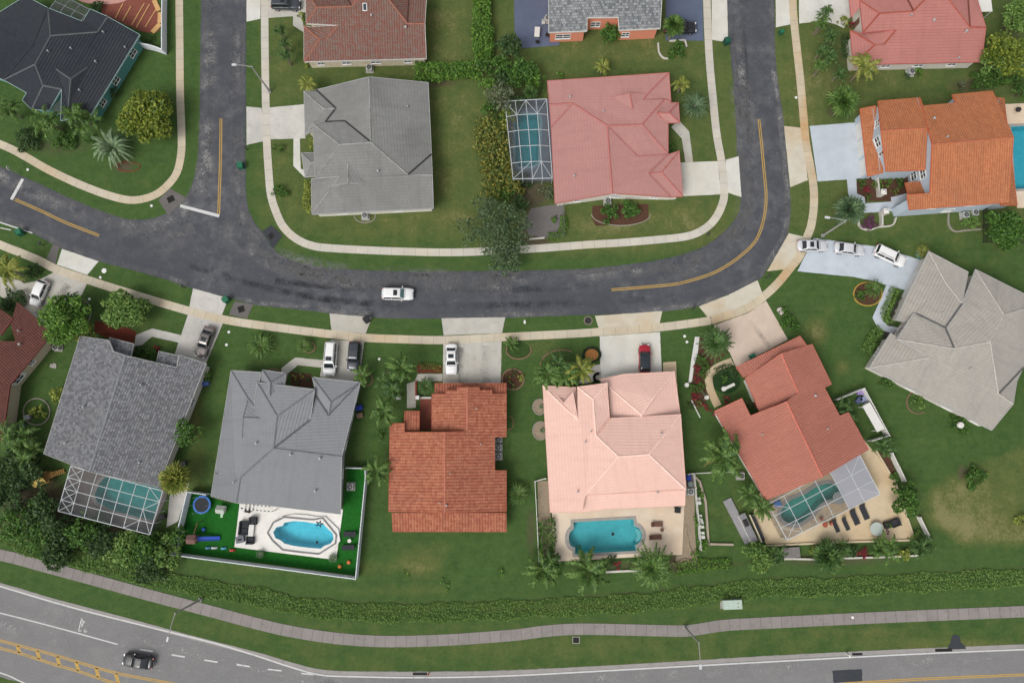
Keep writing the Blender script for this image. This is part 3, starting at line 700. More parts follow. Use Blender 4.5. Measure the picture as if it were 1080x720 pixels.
line([(-60, 694), (0, 709), (25, 719.5), (60, 733)], 0.17, WHITE_P, 'white edge line at the lower left corner', 'edge_line')
# worn bicycle symbol in the bike lane
mb = MB()
def zb(x, y): return Q((0, 570, 4.0), x, y, ZM)
for a, b in (((345, 326), (338, 352)), ((345, 332), (358, 352)), ((338, 352), (352, 348)), ((338, 352), (334, 368)), ((352, 348), (344, 362)), ((358, 352), (356, 340))):
    mb.beam(zb(*a), zb(*b), 0.16, 0.004)
for cx, cy in ((337, 376), (361, 379)):
    for k in range(7):
        a0, a1 = k * 0.7, (k + 1) * 0.7
        mb.beam(zb(cx + 6 * math.cos(a0), cy + 5 * math.sin(a0)), zb(cx + 6 * math.cos(a1), cy + 5 * math.sin(a1)), 0.12, 0.004)
tag(mb.build('bicycle_symbol', WHITE_P), 'worn white cyclist symbol painted in the bike lane', 'road marking', kind='structure')
# ------------------------------------------------------------------ houses
def newell(pts):
    n = Vector((0, 0, 0))
    for i in range(len(pts)):
        a = pts[i]; b = pts[(i + 1) % len(pts)]
        n += Vector(((a.y - b.y) * (a.z + b.z), (a.z - b.z) * (a.x + b.x), (a.x - b.x) * (a.y + b.y)))
    return n.normalized()
def seg_dist(p, a, b):
    ab = b - a; t = max(0.0, min(1.0, (p - a).dot(ab) / max(ab.length_squared, 1e-9)))
    return (p - (a + ab * t)).length
def clip(poly, f, lo):
    """keep the part of poly (list of (Vector, u, v)) where f(p) >= lo"""
    out = []
    for i in range(len(poly)):
        a = poly[i - 1]; b = poly[i]; fa = f(a) - lo; fb = f(b) - lo
        if (fa >= 0) != (fb >= 0):
            t = fa / (fa - fb)
            out.append((a[0].lerp(b[0], t), a[1] + (b[1] - a[1]) * t, a[2] + (b[2] - a[2]) * t))
        if fb >= 0: out.append(b)
    return out
class Roof:
    def __init__(self, o, verts, faces, E=2.75, pitch=0.36, over=(), course=0.48, kind='flat'):
        self.o = o; self.E = E; self.kind = kind; self.course = course
        self.px = {}; self.fix = {}; guess = {}
        for k, s in verts.items():
            self.px[k] = PX(o, s[0], s[1])
            if len(s) == 2: self.fix[k] = E
            elif len(s) == 4: self.fix[k] = s[3]
            else: guess[k] = s[2]
        self.faces = [f.split() if isinstance(f, str) else f for f in faces]
        edges = {}
        for i, f in enumerate(self.faces):
            for a, b in zip(f, f[1:] + f[:1]): edges.setdefault(frozenset((a, b)), []).append((i, a, b))
        self.edges = edges
        self.boundary = [v[0] for v in edges.values() if len(v) == 1]
        names = list(self.px); idx = {k: i for i, k in enumerate(names)}
        z = np.array([self.fix.get(k, E + 1.5) for k in names])
        free = [k for k in names if k not in self.fix]
        for it in range(7):
            W = {k: P(*self.px[k], z[idx[k]]) for k in names}
            eaves = [(W[a].to_2d(), W[b].to_2d()) for _, a, b in self.boundary if a in self.fix and b in self.fix]
            rows, rhs = [], []
            for k in free:
                r = np.zeros(len(names)); r[idx[k]] = 0.18; rows.append(r)
                d = guess[k] * S if guess[k] > 0 else min([seg_dist(W[k].to_2d(), a, b) for a, b in eaves] or [4.0])
                rhs.append(0.18 * (E + pitch * d))
            for f in self.faces:
                if len(f) < 4: continue
                best = None
                for i in range(len(f)):
                    for j in range(i + 1, len(f)):
                        for l in range(j + 1, len(f)):
                            a, b, c = W[f[i]].to_2d(), W[f[j]].to_2d(), W[f[l]].to_2d()
                            ar = abs((b - a).x * (c - a).y - (b - a).y * (c - a).x)
                            if best is None or ar > best[0]: best = (ar, i, j, l)
                _, i, j, l = best; a, b, c = (W[f[q]].to_2d() for q in (i, j, l))
                T = np.array([[a.x, b.x, c.x], [a.y, b.y, c.y], [1, 1, 1]])
                for q in range(len(f)):
                    if q in (i, j, l): continue
                    p = W[f[q]].to_2d(); wts = np.linalg.solve(T, [p.x, p.y, 1])
                    r = np.zeros(len(names)); r[idx[f[q]]] = 1
                    for w, s in zip(wts, (i, j, l)): r[idx[f[s]]] -= w
                    k = 1.0 / max(1.0, np.abs(wts).max()); rows.append(r * k); rhs.append(0)
            A = np.array(rows); bvec = np.array(rhs, float)
            fi = [idx[k] for k in free]; xi = [idx[k] for k in names if k in self.fix]
            if not fi: break
            bvec = bvec - A[:, xi] @ z[xi]
            sol = np.linalg.lstsq(A[:, fi], bvec, rcond=None)[0]
            z[fi] = np.clip(sol, E - 0.3, E + 4.6)
        self.W = {k: P(*self.px[k], z[idx[k]]) for k in names}
        self.planes = []
        for f in self.faces:
            pts = [self.W[k] for k in f]; n = newell(pts)
            if n.z < 0: n = -n
            self.planes.append((sum(pts, Vector()) / len(pts), n))
        self.over = []
        for fi_, vs, fs in over:
            c, n = self.planes[fi_]
            ov = {}
            for k, (x, y, off) in vs.items():
                pxy = PX(o, x, y)
                p = self.ray_plane(pxy, c + Vector((0, 0, off)), n); ov[k] = p
            self.over.append((ov, [q.split() for q in fs]))
    def ray_plane(self, pxy, c, n):
        d = P(pxy[0], pxy[1], 0) - Vector((0, 0, HCAM)); o = Vector((0, 0, HCAM))
        t = (c - o).dot(n) / d.dot(n); return o + d * t
    def at(self, px, py):
        X = np.array([px]); Y = np.array([py])
        for f, (c, n) in zip(self.faces, self.planes):
            if inside([self.px[k] for k in f], X, Y)[0]: return self.ray_plane((px, py), c, n), n
        return None
    def top_polys(self):
        L_ = [[self.W[k] for k in f] for f in self.faces]
        for ov, fs in self.over: L_ += [[ov[k] for k in f] for f in fs]
        return L_
    def build(self, parent, mat, capmat, valmat, fascia, th=0.2):
        mb = MB(); step = self.course
        for poly in self.top_polys():
            n = newell(poly)
            if n.z < 0: poly = poly[::-1]; n = -n
            t = Vector((0, 0, 1)).cross(n)
            t = t.normalized() if t.length > 0.02 else Vector((1, 0, 0))
            s = n.cross(t).normalized()
            if s.z < 0: s = -s; t = -t
            v0 = min(p.dot(s) for p in poly); u0 = min(p.dot(t) for p in poly)
            for tri in tessellate_polygon([poly]):
                T = [(poly[k], poly[k].dot(t) - u0, poly[k].dot(s) - v0) for k in tri]
                if (T[1][0] - T[0][0]).cross(T[2][0] - T[0][0]).z < 0: T = [T[0], T[2], T[1]]
                if self.kind == 'flat':
                    f = lambda q: q[2]; lo = min(map(f, T)); hi = max(map(f, T)); k = int(lo // step)
                    while k * step < hi:
                        a = k * step
                        pc = clip(clip(T, f, a), lambda q: -q[2], -(a + step))
                        if len(pc) >= 3:
                            def h(q): return 0.045 * (1 - (q[2] - a) / step)
                            mb.face([q[0] + n * h(q) for q in pc], [(q[1], q[2]) for q in pc])
                            low = [q for q in pc if abs(q[2] - a) < 1e-4]
                            if len(low) >= 2:
                                low.sort(key=lambda q: q[1]); q0, q1 = low[0], low[-1]
                                mb.face([q0[0], q1[0], q1[0] + n * 0.045, q0[0] + n * 0.045], [(q0[1], a), (q1[1], a), (q1[1], a), (q0[1], a)])
                        k += 1
                else:
                    w = step / 4; f = lambda q: q[1]; lo = min(map(f, T)); hi = max(map(f, T)); k = int(lo // w)
                    prof = (0.0, 0.06, 0.08, 0.06)
                    while k * w < hi:
                        a = k * w; pc = clip(clip(T, f, a), lambda q: -q[1], -(a + w))
                        if len(pc) >= 3:
                            z0, z1 = prof[k % 4], prof[(k + 1) % 4]
                            mb.face([q[0] + n * (z0 + (z1 - z0) * (q[1] - a) / w) for q in pc], [(q[1], q[2]) for q in pc])
                        k += 1
        # underside
        for f in self.faces:
            pts = [self.W[k] - Vector((0, 0, th)) for k in f]
            for tri in tessellate_polygon([pts]):
                q = [pts[k] for k in tri]
                if (q[1] - q[0]).cross(q[2] - q[0]).z > 0: q.reverse()
                mb.face(q)
        roof = mb.build('roof', mat, parent, world=True)
        fb = MB()
        up = Vector((0, 0, 0.07))
        for i, a, b in self.boundary:
            pa, pb = self.W[a], self.W[b]
            d = (pb - pa); nn = Vector((d.y, -d.x, 0)).normalized()
            c = self.planes[i][0]
            if nn.dot(c - pa) > 0: nn = -nn
            e = nn * 0.03
            lo = Vector((0, 0, -th))
            fb.face([pa + lo + e, pb + lo + e, pb + up + e, pa + up + e]); fb.face([pa + up + e, pb + up + e, pb + up - e, pa + up - e])
            fb.face([pb + lo - e, pa + lo - e, pa + up - e, pb + up - e])
        fb.build('fascia', fascia, parent, world=True)
        def caps(W, faces, planes):
            ed = {}
            for i, f in enumerate(faces):
                for a, b in zip(f, f[1:] + f[:1]): ed.setdefault(frozenset((a, b)), []).append(i)
            for e, fs in ed.items():
                if len(fs) != 2: continue
                a, b = tuple(e); pa, pb = W[a], W[b]
                (c1, n1), (c2, n2) = planes[fs[0]], planes[fs[1]]
                if n1.angle(n2) < math.radians(7) or (pb - pa).length < 0.3: continue
                d = (pb - pa).normalized(); conv = (c2 - c1).dot(n1) < 0
                def side(c, n):
                    q = n.cross(d).normalized()
                    return q if q.dot(c - pa) > 0 else -q
                s1, s2 = side(c1, n1), side(c2, n2); u = (n1 + n2).normalized()
                if conv:
                    A = [p + u * 0.12 for p in (pa, pb)]; B1 = [p + s1 * 0.13 + n1 * 0.055 for p in (pa, pb)]; B2 = [p + s2 * 0.13 + n2 * 0.055 for p in (pa, pb)]
                    cb = MB()
                    for q in ([B1[0], A[0], A[1], B1[1]], [A[0], B2[0], B2[1], A[1]]): cb.face(q)
                    cb.build('ridge_cap', capmat, roof)
                else:
                    vb = MB()
                    for s_, n_ in ((s1, n1), (s2, n2)):
                        vb.face([pa + u * 0.09, pb + u * 0.09, pb + s_ * 0.15 + n_ * 0.095, pa + s_ * 0.15 + n_ * 0.095])
                    vb.build('valley', valmat, roof)
        caps(self.W, self.faces, self.planes)
        for ov, fs in self.over:
            pl = []
            for f in fs:
                pts = [ov[k] for k in f]; n = newell(pts); n = -n if n.z < 0 else n
                pl.append((sum(pts, Vector()) / len(pts), n))
            caps(ov, fs, pl)
        for o in roof.children:      # children were given world coordinates
            off = root_loc(parent)
            o.data.transform(Matrix.Translation(-off))
        return roof
    def loops(self):
        nxt = {}
        for i, a, b in self.boundary:
            pts = [self.W[k] for k in self.faces[i]]
            ar = sum(pts[j - 1].x * pts[j].y - pts[j].x * pts[j - 1].y for j in range(len(pts)))
            if ar < 0: a, b = b, a
            nxt[a] = b
        out = []; seen = set()
        for s in list(nxt):
            if s in seen: continue
            lp = [s]; seen.add(s); k = nxt.get(s)
            while k is not None and k not in seen:
                lp.append(k); seen.add(k); k = nxt.get(k)
            if k == lp[0] and len(lp) > 2: out.append(lp)
        return out
def inset_loop(pts, d):
    out = []; n = len(pts)
    for i in range(n):
        a, b, c = pts[i - 1], pts[i], pts[(i + 1) % n]
        e1 = (b - a).normalized(); e2 = (c - b).normalized()
        n1 = Vector((-e1.y, e1.x)); n2 = Vector((-e2.y, e2.x))
        m = n1 + n2
        if m.length < 0.3: out.append(b + n1 * d); continue
        m.normalize(); out.append(b + m * min(d / max(m.dot(n1), 0.35), d * 2))
    return out

WIN_FRAME = flat_mat('window_frame_white', (0.72, 0.72, 0.70), 0.5)
GLASS = flat_mat('window_glass', (0.03, 0.04, 0.05), 0.08, 0.8)
DOOR_M = flat_mat('front_door_brown', (0.16, 0.08, 0.05), 0.5)
GAR_M = M('garage_door_white', (0.62, 0.61, 0.58), 0.6, 0.06, 1.0)
METAL_V = M('vent_metal', (0.36, 0.365, 0.37), 0.5, 0.1, 4.0)
SHUTTER = M('shutter_white', (0.66, 0.66, 0.64), 0.6, 0.08)
def wall_frame(edge, f):
    a, b = edge; d = (b - a); l = d.length; d = d.normalized(); return a + d * (l * f), d, Vector((d.y, -d.x))
def house(name, label, roofs, mats, wallmat, windows=(), doors=(), garages=(), vents=(), inset=0.5, cat='house', skylights=()):
    """roofs: list of (Roof, with_walls)"""
    allp = [p for r, _ in roofs for p in r.W.values()]
    c = sum(allp, Vector()) / len(allp)
    t = thing(name, label, cat, (c.x, c.y, 0))
    walls = []
    for r, ww in roofs:
        roof = r.build(t, *mats)
        r.obj = roof
        if ww:
            wb = MB()
            for lp in r.loops():
                ins = inset_loop([r.W[k].to_2d() for k in lp], inset)
                tops = [r.W[k].z + (0.04 if k in r.fix else -0.12) for k in lp]
                for i in range(len(lp)):
                    a, b = ins[i], ins[(i + 1) % len(lp)]
                    wb.face([(a.x, a.y, -0.05), (b.x, b.y, -0.05), (b.x, b.y, tops[(i + 1) % len(lp)]), (a.x, a.y, tops[i])])
                    walls.append((a, b, min(tops[i], tops[(i + 1) % len(lp)])))
            wb.build('wall', wallmat, t, world=True)
    def nearest(px, py, z):
        p = P(px, py, z).to_2d()
        w = min(walls, key=lambda e: seg_dist(p, e[0], e[1]))
        d = (w[1] - w[0]).normalized(); k = (p - w[0]).dot(d); L_ = (w[1] - w[0]).length
        return w[0] + d * k, d, Vector((d.y, -d.x)), w, k, L_
    def place(px, py, wd, h, sill, name, mat, depth=0.06, panes=2, shutters=False):
        z = sill + h / 2
        p, d, nn, w, k, L_ = nearest(px, py, z)
        if L_ < wd + 0.2: wd = max(0.5, L_ - 0.2)
        k = max(wd / 2 + 0.05, min(L_ - wd / 2 - 0.05, k)); p = w[0] + d * k
        def V3(u, o, zz): return (p.x + d.x * u + nn.x * o, p.y + d.y * u + nn.y * o, zz)
        mb = MB()
        if name == 'window':
            for a, b in (((-wd / 2, sill), (wd / 2, sill)), ((-wd / 2, sill + h), (wd / 2, sill + h)), ((-wd / 2, sill), (-wd / 2, sill + h)), ((wd / 2, sill), (wd / 2, sill + h)), ((-wd / 2, sill + h / 2), (wd / 2, sill + h / 2))) + tuple((((i / panes - 0.5) * wd, sill), ((i / panes - 0.5) * wd, sill + h)) for i in range(1, panes)):
                mb.beam(V3(a[0], 0.03, a[1]), V3(b[0], 0.03, b[1]), 0.09, 0.09)
            o = mb.build('window', WIN_FRAME, t, world=True)
            g = MB().face([V3(-wd / 2, 0.02, sill), V3(wd / 2, 0.02, sill), V3(wd / 2, 0.02, sill + h), V3(-wd / 2, 0.02, sill + h)])
            pane = g.build('pane', GLASS, o); pane.data.transform(Matrix.Translation(-root_loc(t)))
            s = MB().beam(V3(-wd / 2 - 0.08, 0.06, sill - 0.05), V3(wd / 2 + 0.08, 0.06, sill - 0.05), 0.2, 0.07)
            so = s.build('sill', WIN_FRAME, o); so.data.transform(Matrix.Translation(-root_loc(t)))
            if shutters:
                for sg in (-1, 1):
                    q = MB().beam(V3(sg * (wd / 2 + 0.28), 0.03, sill), V3(sg * (wd / 2 + 0.28), 0.03, sill + h), 0.45, 0.05)
                    # lie flat on the wall
                    q = MB()
                    u0, u1 = sg * (wd / 2 + 0.06), sg * (wd / 2 + 0.5)
                    for oo in (0.06,):
                        q.face([V3(min(u0, u1), oo, sill), V3(max(u0, u1), oo, sill), V3(max(u0, u1), oo, sill + h), V3(min(u0, u1), oo, sill + h)])
                        for e, f_ in (((u0, sill), (u1, sill)), ((u0, sill + h), (u1, sill + h)), ((u0, sill), (u0, sill + h)), ((u1, sill), (u1, sill + h))):
                            q.face([V3(e[0], 0, e[1]), V3(f_[0], 0, f_[1]), V3(f_[0], oo, f_[1]), V3(e[0], oo, e[1])])
                    q.build('shutter', SHUTTER, t, world=True)
        else:
            n = 4 if name == 'garage_door' else 2
            mb.beam(V3(-wd / 2, 0.02, sill + h / 2), V3(wd / 2, 0.02, sill + h / 2), 0.06, h)
            for i in range(1, n): mb.beam(V3(-wd / 2 + 0.1, 0.055, sill + h * i / n), V3(wd / 2 - 0.1, 0.055, sill + h * i / n), 0.03, 0.04)
            o = mb.build(name, mat, t, world=True)
            hd = MB().box(V3(wd * (0.38 if name == 'door' else 0.0), 0.08, sill + h * (0.48 if name == 'door' else 0.2)), (0.12, 0.06, 0.05)).build('handle', METAL_V, o)
            hd.data.transform(Matrix.Translation(-root_loc(t)))
    for w in windows:
        place(w[0], w[1], w[2] if len(w) > 2 else 1.5, w[3] if len(w) > 3 else 1.2, w[4] if len(w) > 4 else 0.95, 'window', None, panes=2, shutters=len(w) > 5)
    for x, y in doors: place(x, y, 1.0, 2.1, 0.05, 'door', DOOR_M)
    for g in garages: place(g[0], g[1], g[2] if len(g) > 2 else 4.8, 2.15, 0.04, 'garage_door', GAR_M)
    for vx in vents:
        for r, _ in roofs:
            a = r.at(vx[0], vx[1])
            if a:
                p, n = a; q = p + Vector((0, 0, 0.42)); k = (vx[2] if len(vx) > 2 else 0.11) * .8
                MB().tube(p - Vector((0, 0, 0.1)), q, k, k, 10).lathe((q.x, q.y, q.z), [(k * 1.6, 0), (k * 1.7, 0.05), (k * 0.9, 0.12), (0.01, 0.13)], 10).build('roof_vent', METAL_V, t, world=True)
                break
    for sx in skylights:
        for r, _ in roofs:
            a = r.at(sx[0], sx[1])
            if a:
                p, n = a
                o = MB().box((0, 0, 0.1), (sx[2], sx[3], 0.16)).build('skylight', WIN_FRAME, t)
                o.matrix_local = Matrix.Translation(p - root_loc(t)) @ n.to_track_quat('Z', 'Y').to_matrix().to_4x4()
                g = MB().box((0, 0, 0.185), (sx[2] - 0.2, sx[3] - 0.2, 0.02)).build('pane', GLASS, o)
                break
    t['_r'] = 1; del t['_r']
    return t

T_ = tile_mat
RM = {
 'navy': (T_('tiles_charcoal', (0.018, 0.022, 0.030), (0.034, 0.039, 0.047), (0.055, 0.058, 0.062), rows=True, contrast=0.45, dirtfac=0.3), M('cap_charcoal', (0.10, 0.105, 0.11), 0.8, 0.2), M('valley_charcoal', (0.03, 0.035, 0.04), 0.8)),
 'mottled': (T_('tiles_mottled_red', lin(130, 82, 70), lin(120, 110, 102), lin(104, 92, 86), contrast=1.0, course=0.36, width=0.42, dirtfac=0.3), M('cap_red', lin(150, 98, 80), 0.8, 0.2), M('valley_red', lin(84, 56, 48), 0.8)),
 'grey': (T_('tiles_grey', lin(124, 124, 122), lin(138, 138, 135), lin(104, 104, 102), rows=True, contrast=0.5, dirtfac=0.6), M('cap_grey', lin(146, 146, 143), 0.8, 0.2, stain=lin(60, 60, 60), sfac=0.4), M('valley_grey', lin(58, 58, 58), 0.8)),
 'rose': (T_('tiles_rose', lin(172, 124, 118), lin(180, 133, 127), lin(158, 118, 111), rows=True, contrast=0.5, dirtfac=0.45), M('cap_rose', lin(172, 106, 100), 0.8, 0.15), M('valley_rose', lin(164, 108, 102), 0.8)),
 'slate': (T_('tiles_grey_white', lin(92, 96, 100), lin(166, 168, 168), lin(110, 112, 114), contrast=0.9, width=0.36, course=0.42), M('cap_slate', lin(120, 122, 124), 0.8, 0.2), M('valley_slate', lin(70, 72, 74), 0.8)),
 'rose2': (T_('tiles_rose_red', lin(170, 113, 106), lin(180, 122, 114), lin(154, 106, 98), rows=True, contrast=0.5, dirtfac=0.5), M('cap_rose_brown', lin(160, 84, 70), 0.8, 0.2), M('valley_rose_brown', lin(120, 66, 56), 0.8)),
 'orange': (T_('tiles_orange', lin(166, 102, 68), lin(186, 122, 84), lin(140, 100, 78), contrast=0.9, course=0.36, width=0.42, dirtfac=0.4), M('cap_orange', lin(170, 98, 72), 0.8, 0.2), M('valley_orange', lin(120, 60, 40), 0.8)),
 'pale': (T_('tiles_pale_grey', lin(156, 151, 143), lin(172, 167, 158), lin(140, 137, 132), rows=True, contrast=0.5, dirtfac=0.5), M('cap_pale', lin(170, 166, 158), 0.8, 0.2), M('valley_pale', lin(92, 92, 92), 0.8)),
 'coral': (T_('tiles_coral', lin(170, 110, 94), lin(182, 120, 104), lin(158, 102, 88), contrast=0.6, course=0.36, width=0.42, dirtfac=0.35), M('cap_coral', lin(190, 108, 92), 0.8, 0.2), M('valley_coral', lin(130, 70, 58), 0.8)),
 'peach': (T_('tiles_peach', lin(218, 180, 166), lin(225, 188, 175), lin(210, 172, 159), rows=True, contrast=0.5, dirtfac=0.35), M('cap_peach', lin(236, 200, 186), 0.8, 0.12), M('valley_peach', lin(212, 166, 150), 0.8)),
 'terra': (T_('tiles_terracotta', lin(150, 84, 64), lin(180, 120, 92), lin(118, 80, 68), contrast=1.0, course=0.36, width=0.46, dirtfac=0.3, mort=0.4), M('cap_terra', lin(178, 112, 92), 0.8, 0.2), M('valley_terra', lin(100, 52, 40), 0.8)),
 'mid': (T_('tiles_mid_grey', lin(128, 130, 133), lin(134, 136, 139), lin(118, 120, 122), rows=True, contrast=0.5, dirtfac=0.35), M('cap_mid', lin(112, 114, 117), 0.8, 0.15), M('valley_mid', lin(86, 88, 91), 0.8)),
 'shingle': (T_('tiles_grey_mottled', lin(86, 87, 91), lin(138, 139, 142), lin(112, 112, 113), contrast=0.9, width=0.34, course=0.38, dirtfac=0.35), M('cap_shingle', lin(132, 134, 138), 0.8, 0.15), M('valley_shingle', lin(60, 62, 68), 0.8)),
 'maroon': (T_('tiles_maroon', lin(90, 54, 48), lin(106, 66, 58), lin(84, 58, 52), contrast=0.8, dirtfac=0.4, width=0.4, course=0.36), M('cap_maroon', lin(142, 82, 70), 0.8, 0.2), M('valley_maroon', lin(70, 38, 34), 0.8)),
}
W_TEAL = M('wall_teal', lin(92, 146, 142), 0.8, 0.08); W_CREAM = M('wall_cream', lin(204, 194, 172), 0.8, 0.08, stain=lin(168, 116, 66), sfac=0.35)
W_WHITE = M('wall_white', lin(216, 212, 200), 0.8, 0.06); W_SALMON = M('wall_salmon', lin(214, 138, 112), 0.8, 0.06)
W_BLUE = M('wall_pale_blue', lin(176, 188, 198), 0.8, 0.06); W_TAN = M('wall_tan', lin(186, 174, 152), 0.8, 0.08); W_PALE = M('wall_offwhite', lin(206, 200, 190), 0.8, 0.06)
W_GREY = M('wall_grey', lin(178, 180, 186), 0.8, 0.06)
F_WHITE = M('fascia_white', lin(208, 206, 200), 0.6, 0.06); F_DARK = M('fascia_dark', lin(70, 74, 80), 0.6, 0.1); F_RED = M('fascia_rose', lin(182, 104, 98), 0.7, 0.1)
F_GREY = M('fascia_grey', lin(170, 170, 168), 0.6, 0.08); F_CORAL = M('fascia_coral', lin(178, 100, 84), 0.7, 0.1); F_TERRA = M('fascia_terra', lin(160, 86, 66), 0.7, 0.1); F_PEACH = M('fascia_peach', lin(224, 182, 166), 0.7, 0.08)
F_MAR = M('fascia_maroon', lin(116, 62, 54), 0.7, 0.1); F_ORANGE = M('fascia_orange', lin(190, 100, 66), 0.7, 0.1); F_TEAL = M('fascia_pale_teal', lin(150, 178, 176), 0.7, 0.1)

# 1 charcoal roof, upper left corner
o = (0, 0, 5.145)
r1 = Roof(o, dict(a=(760, 190), b=(497, 622), k=(330, 655, 0), g=(335, 485, 8), r2=(235, 465, 0), r1=(190, 350, 0), r0=(275, 195, 0), n1=(530, 175, 0), n2=(585, 92, 0), n3=(490, 50), n4=(450, 118, 3),
     t=(262, 45), u=(180, 245, 0), m0=(-120, 105, 0), m1=(140, -20), m2=(-160, 165), m3=(-150, 380), w=(20, 435), f1=(122, 545), q=(145, 505, 4), f2=(172, 595), f3=(268, 600)),
   ['a b k g r2 r1 r0 n1 n2', 'n2 n3 n4 n1', 'n4 t r0 n1', 't u w r1 r0', 't m1 m2 m0 u', 'u m0 m3 w', 'w q f1 r2 r1', 'r2 f1 f2', 'r2 f2 f3 g'], 2.8, 0.36,
   over=[(0, dict(p=(305, 375, 0.0), q=(385, 430, 0.75), s=(475, 365, 0.0), e=(372, 590, 0.0)), ['p q s', 'p e q', 'q e s'])])
house('charcoal_roof_house', 'house with a charcoal tile roof and teal walls in the upper left corner', [(r1, True)], RM['navy'] + (F_TEAL,), W_TEAL,
   windows=[(122, 85, 1.3), (108, 108, 1.2), (138, 55, 1.4)], doors=[(20, 96)], garages=[(60, 117, 4.6)], vents=[(52, 55), (76, 52), (102, 66), (110, 35), (133, 51), (85, 96)])
# 2 mottled red tile roof, top
o = (300, 0, 6.545)
r2 = Roof(o, dict(A=(135, 428), B=(980, 406), C=(970, 165, 0), D=(850, 165, 0), P2=(715, -10, 66), P1=(505, -8, 66), X=(465, 45, 0), Y=(225, 52, 0), Z=(150, 165, 38), T=(370, 177, 38), U=(290, 270, 0), W=(245, 275, 0), V=(134, 180), S2=(185, 190),
     N1=(145, -70, 38), N3=(400, -80), N4=(470, -330), N5=(740, -330), N6=(862, -60, 0), N7=(985, -70)),
   ['A B C D P2 P1 X Y Z T U W', 'A W V', 'V W U T S2', 'Z Y N1', 'N1 Y X N3', 'X P1 N4 N3', 'P1 P2 N5 N4', 'P2 D N6 N5', 'D C N7 N6'], 2.8, 0.33, kind='barrel', course=0.40)
house('red_tile_house', 'house with a mottled red brown barrel tile roof at the top edge', [(r2, True)], RM['mottled'] + (F_WHITE,), W_CREAM,
   windows=[(365, 66, 1.4), (396, 65, 1.6), (430, 64, 1.2), (338, 67, 1.0), (449, 30)], doors=[(322, 26)], garages=[(322, 10, 4.6)], vents=[(392, 17.5, 0.14), (428, 30, 0.16)], skylights=[(385, 8, 0.7, 1.2)])
# 3 grey hip roof corner house
o = (305, 75, 4.5)
r3 = Roof(o, dict(A=(70, 95), Bv=(128, 90), N=(380, 28, 0), O=(660, 55), R=(388, 338, 0), g2=(222, 178, 0), D=(172, 242, 20), Hh=(265, 238, 0), g1=(165, 180, 0), C=(75, 305), Wn=(113, 250, 22), w1=(240, 348, 0), Ws=(123, 510, 32),
     m1=(565, 492, 0), e1=(676, 395), e2=(680, 492, 0), S1=(685, 652), S0=(107, 680), sw=(205, 545, 0), Tn=(240, 500, 0), Wt=(105, 512)),
   ['A g1 C', 'A Bv g2 g1', 'C g1 g2 D', 'Bv N R Hh D g2', 'Wn D Hh R w1', 'Wn w1 Ws', 'w1 R m1 e2 S1 S0 sw Tn Ws', 'S0 sw Tn Wt', 'N O e1 m1 R', 'e1 e2 m1'], 2.8, 0.36,
   over=[(6, dict(p=(280, 434, 0.0), q=(280, 532, 0.55), s=(380, 537, 0.0), e=(206, 548, 0.0)), ['p q s', 'p e q', 'e s q'])])
r3b = Roof(o, dict(a=(58, 388), b=(75, 503), c=(104, 434, 0), d=(112, 388), e=(128, 500), f=(160, 425, 9, 3.55)), ['a c b', 'a d f c', 'b c f e'], 2.6, 0.4)
house('grey_hip_house', 'house with a plain grey hip roof on the inside corner of the block', [(r3, True), (r3b, False)], RM['grey'] + (F_GREY,), W_WHITE,
   windows=[(360, 222, 1.5), (420, 220, 1.5), (455, 200), (455, 120), (330, 205, 1.2)], doors=[(322, 176)], garages=[(320, 128, 4.8)], vents=[(399, 181, 0.12), (430, 113, 0.1)])
# 4 rose roof with screened pool
o = (520, 70, 4.645)
r4 = Roof(o, dict(NW=(265, 72), NE=(862, 32), e1=(872, 175), x4=(840, 162, 0), a3=(730, 285, 0), x3=(735, 165, 0), x1=(762, 132, 0), a2=(560, 292, 0), a1=(390, 182, 0), w1=(276, 187, 0), v=(284, 300), Sa=(585, 622, 0), SW=(303, 672), l=(708, 440, 6),
     e3=(858, 432), pE=(858, 285), g3=(762, 525, 0), g4=(872, 640), gN=(912, 415), g2=(825, 520, 0), gS=(930, 637)),
   ['NW NE x1 x3 x4 a3 a2 a1 w1', 'NE e1 x4 x3 x1', 'w1 a1 v', 'v a1 a2 Sa SW', 'a2 a3 e3 l', 'a2 l e3 g3 g4 Sa', 'e3 gN g2 g3', 'gN gS g2', 'g3 g2 gS g4', 'a3 x4 e1 pE e3'], 2.8, 0.34,
   over=[(0, dict(p=(576, 150, 0.0), q=(668, 130, 0.7), s=(760, 132, 0.0), e=(684, 210, 0.0)), ['p q e', 'q s e', 'p s q'])])
r4b = Roof(o, dict(a=(862, 228, 9, 3.5), b=(908, 178), c=(915, 276), d=(806, 228, 9, 3.62), e=(842, 180), f=(850, 278)), ['b c a', 'd a b e', 'd f c a'], 2.7, 0.4)
house('rose_roof_house', 'house with a rose pink hip roof beside the screened blue pool', [(r4, True), (r4b, False)], RM['rose'] + (F_RED,), W_WHITE,
   windows=[(646, 212, 1.4), (610, 216, 1.2), (690, 209, 1.2), (707, 90), (582, 150, 2.0, 2.0, 0.1)], doors=[(705, 137)], garages=[(719, 188, 4.8)], vents=[(601, 103, 0.13), (605.5, 186, 0.13), (636, 118)])
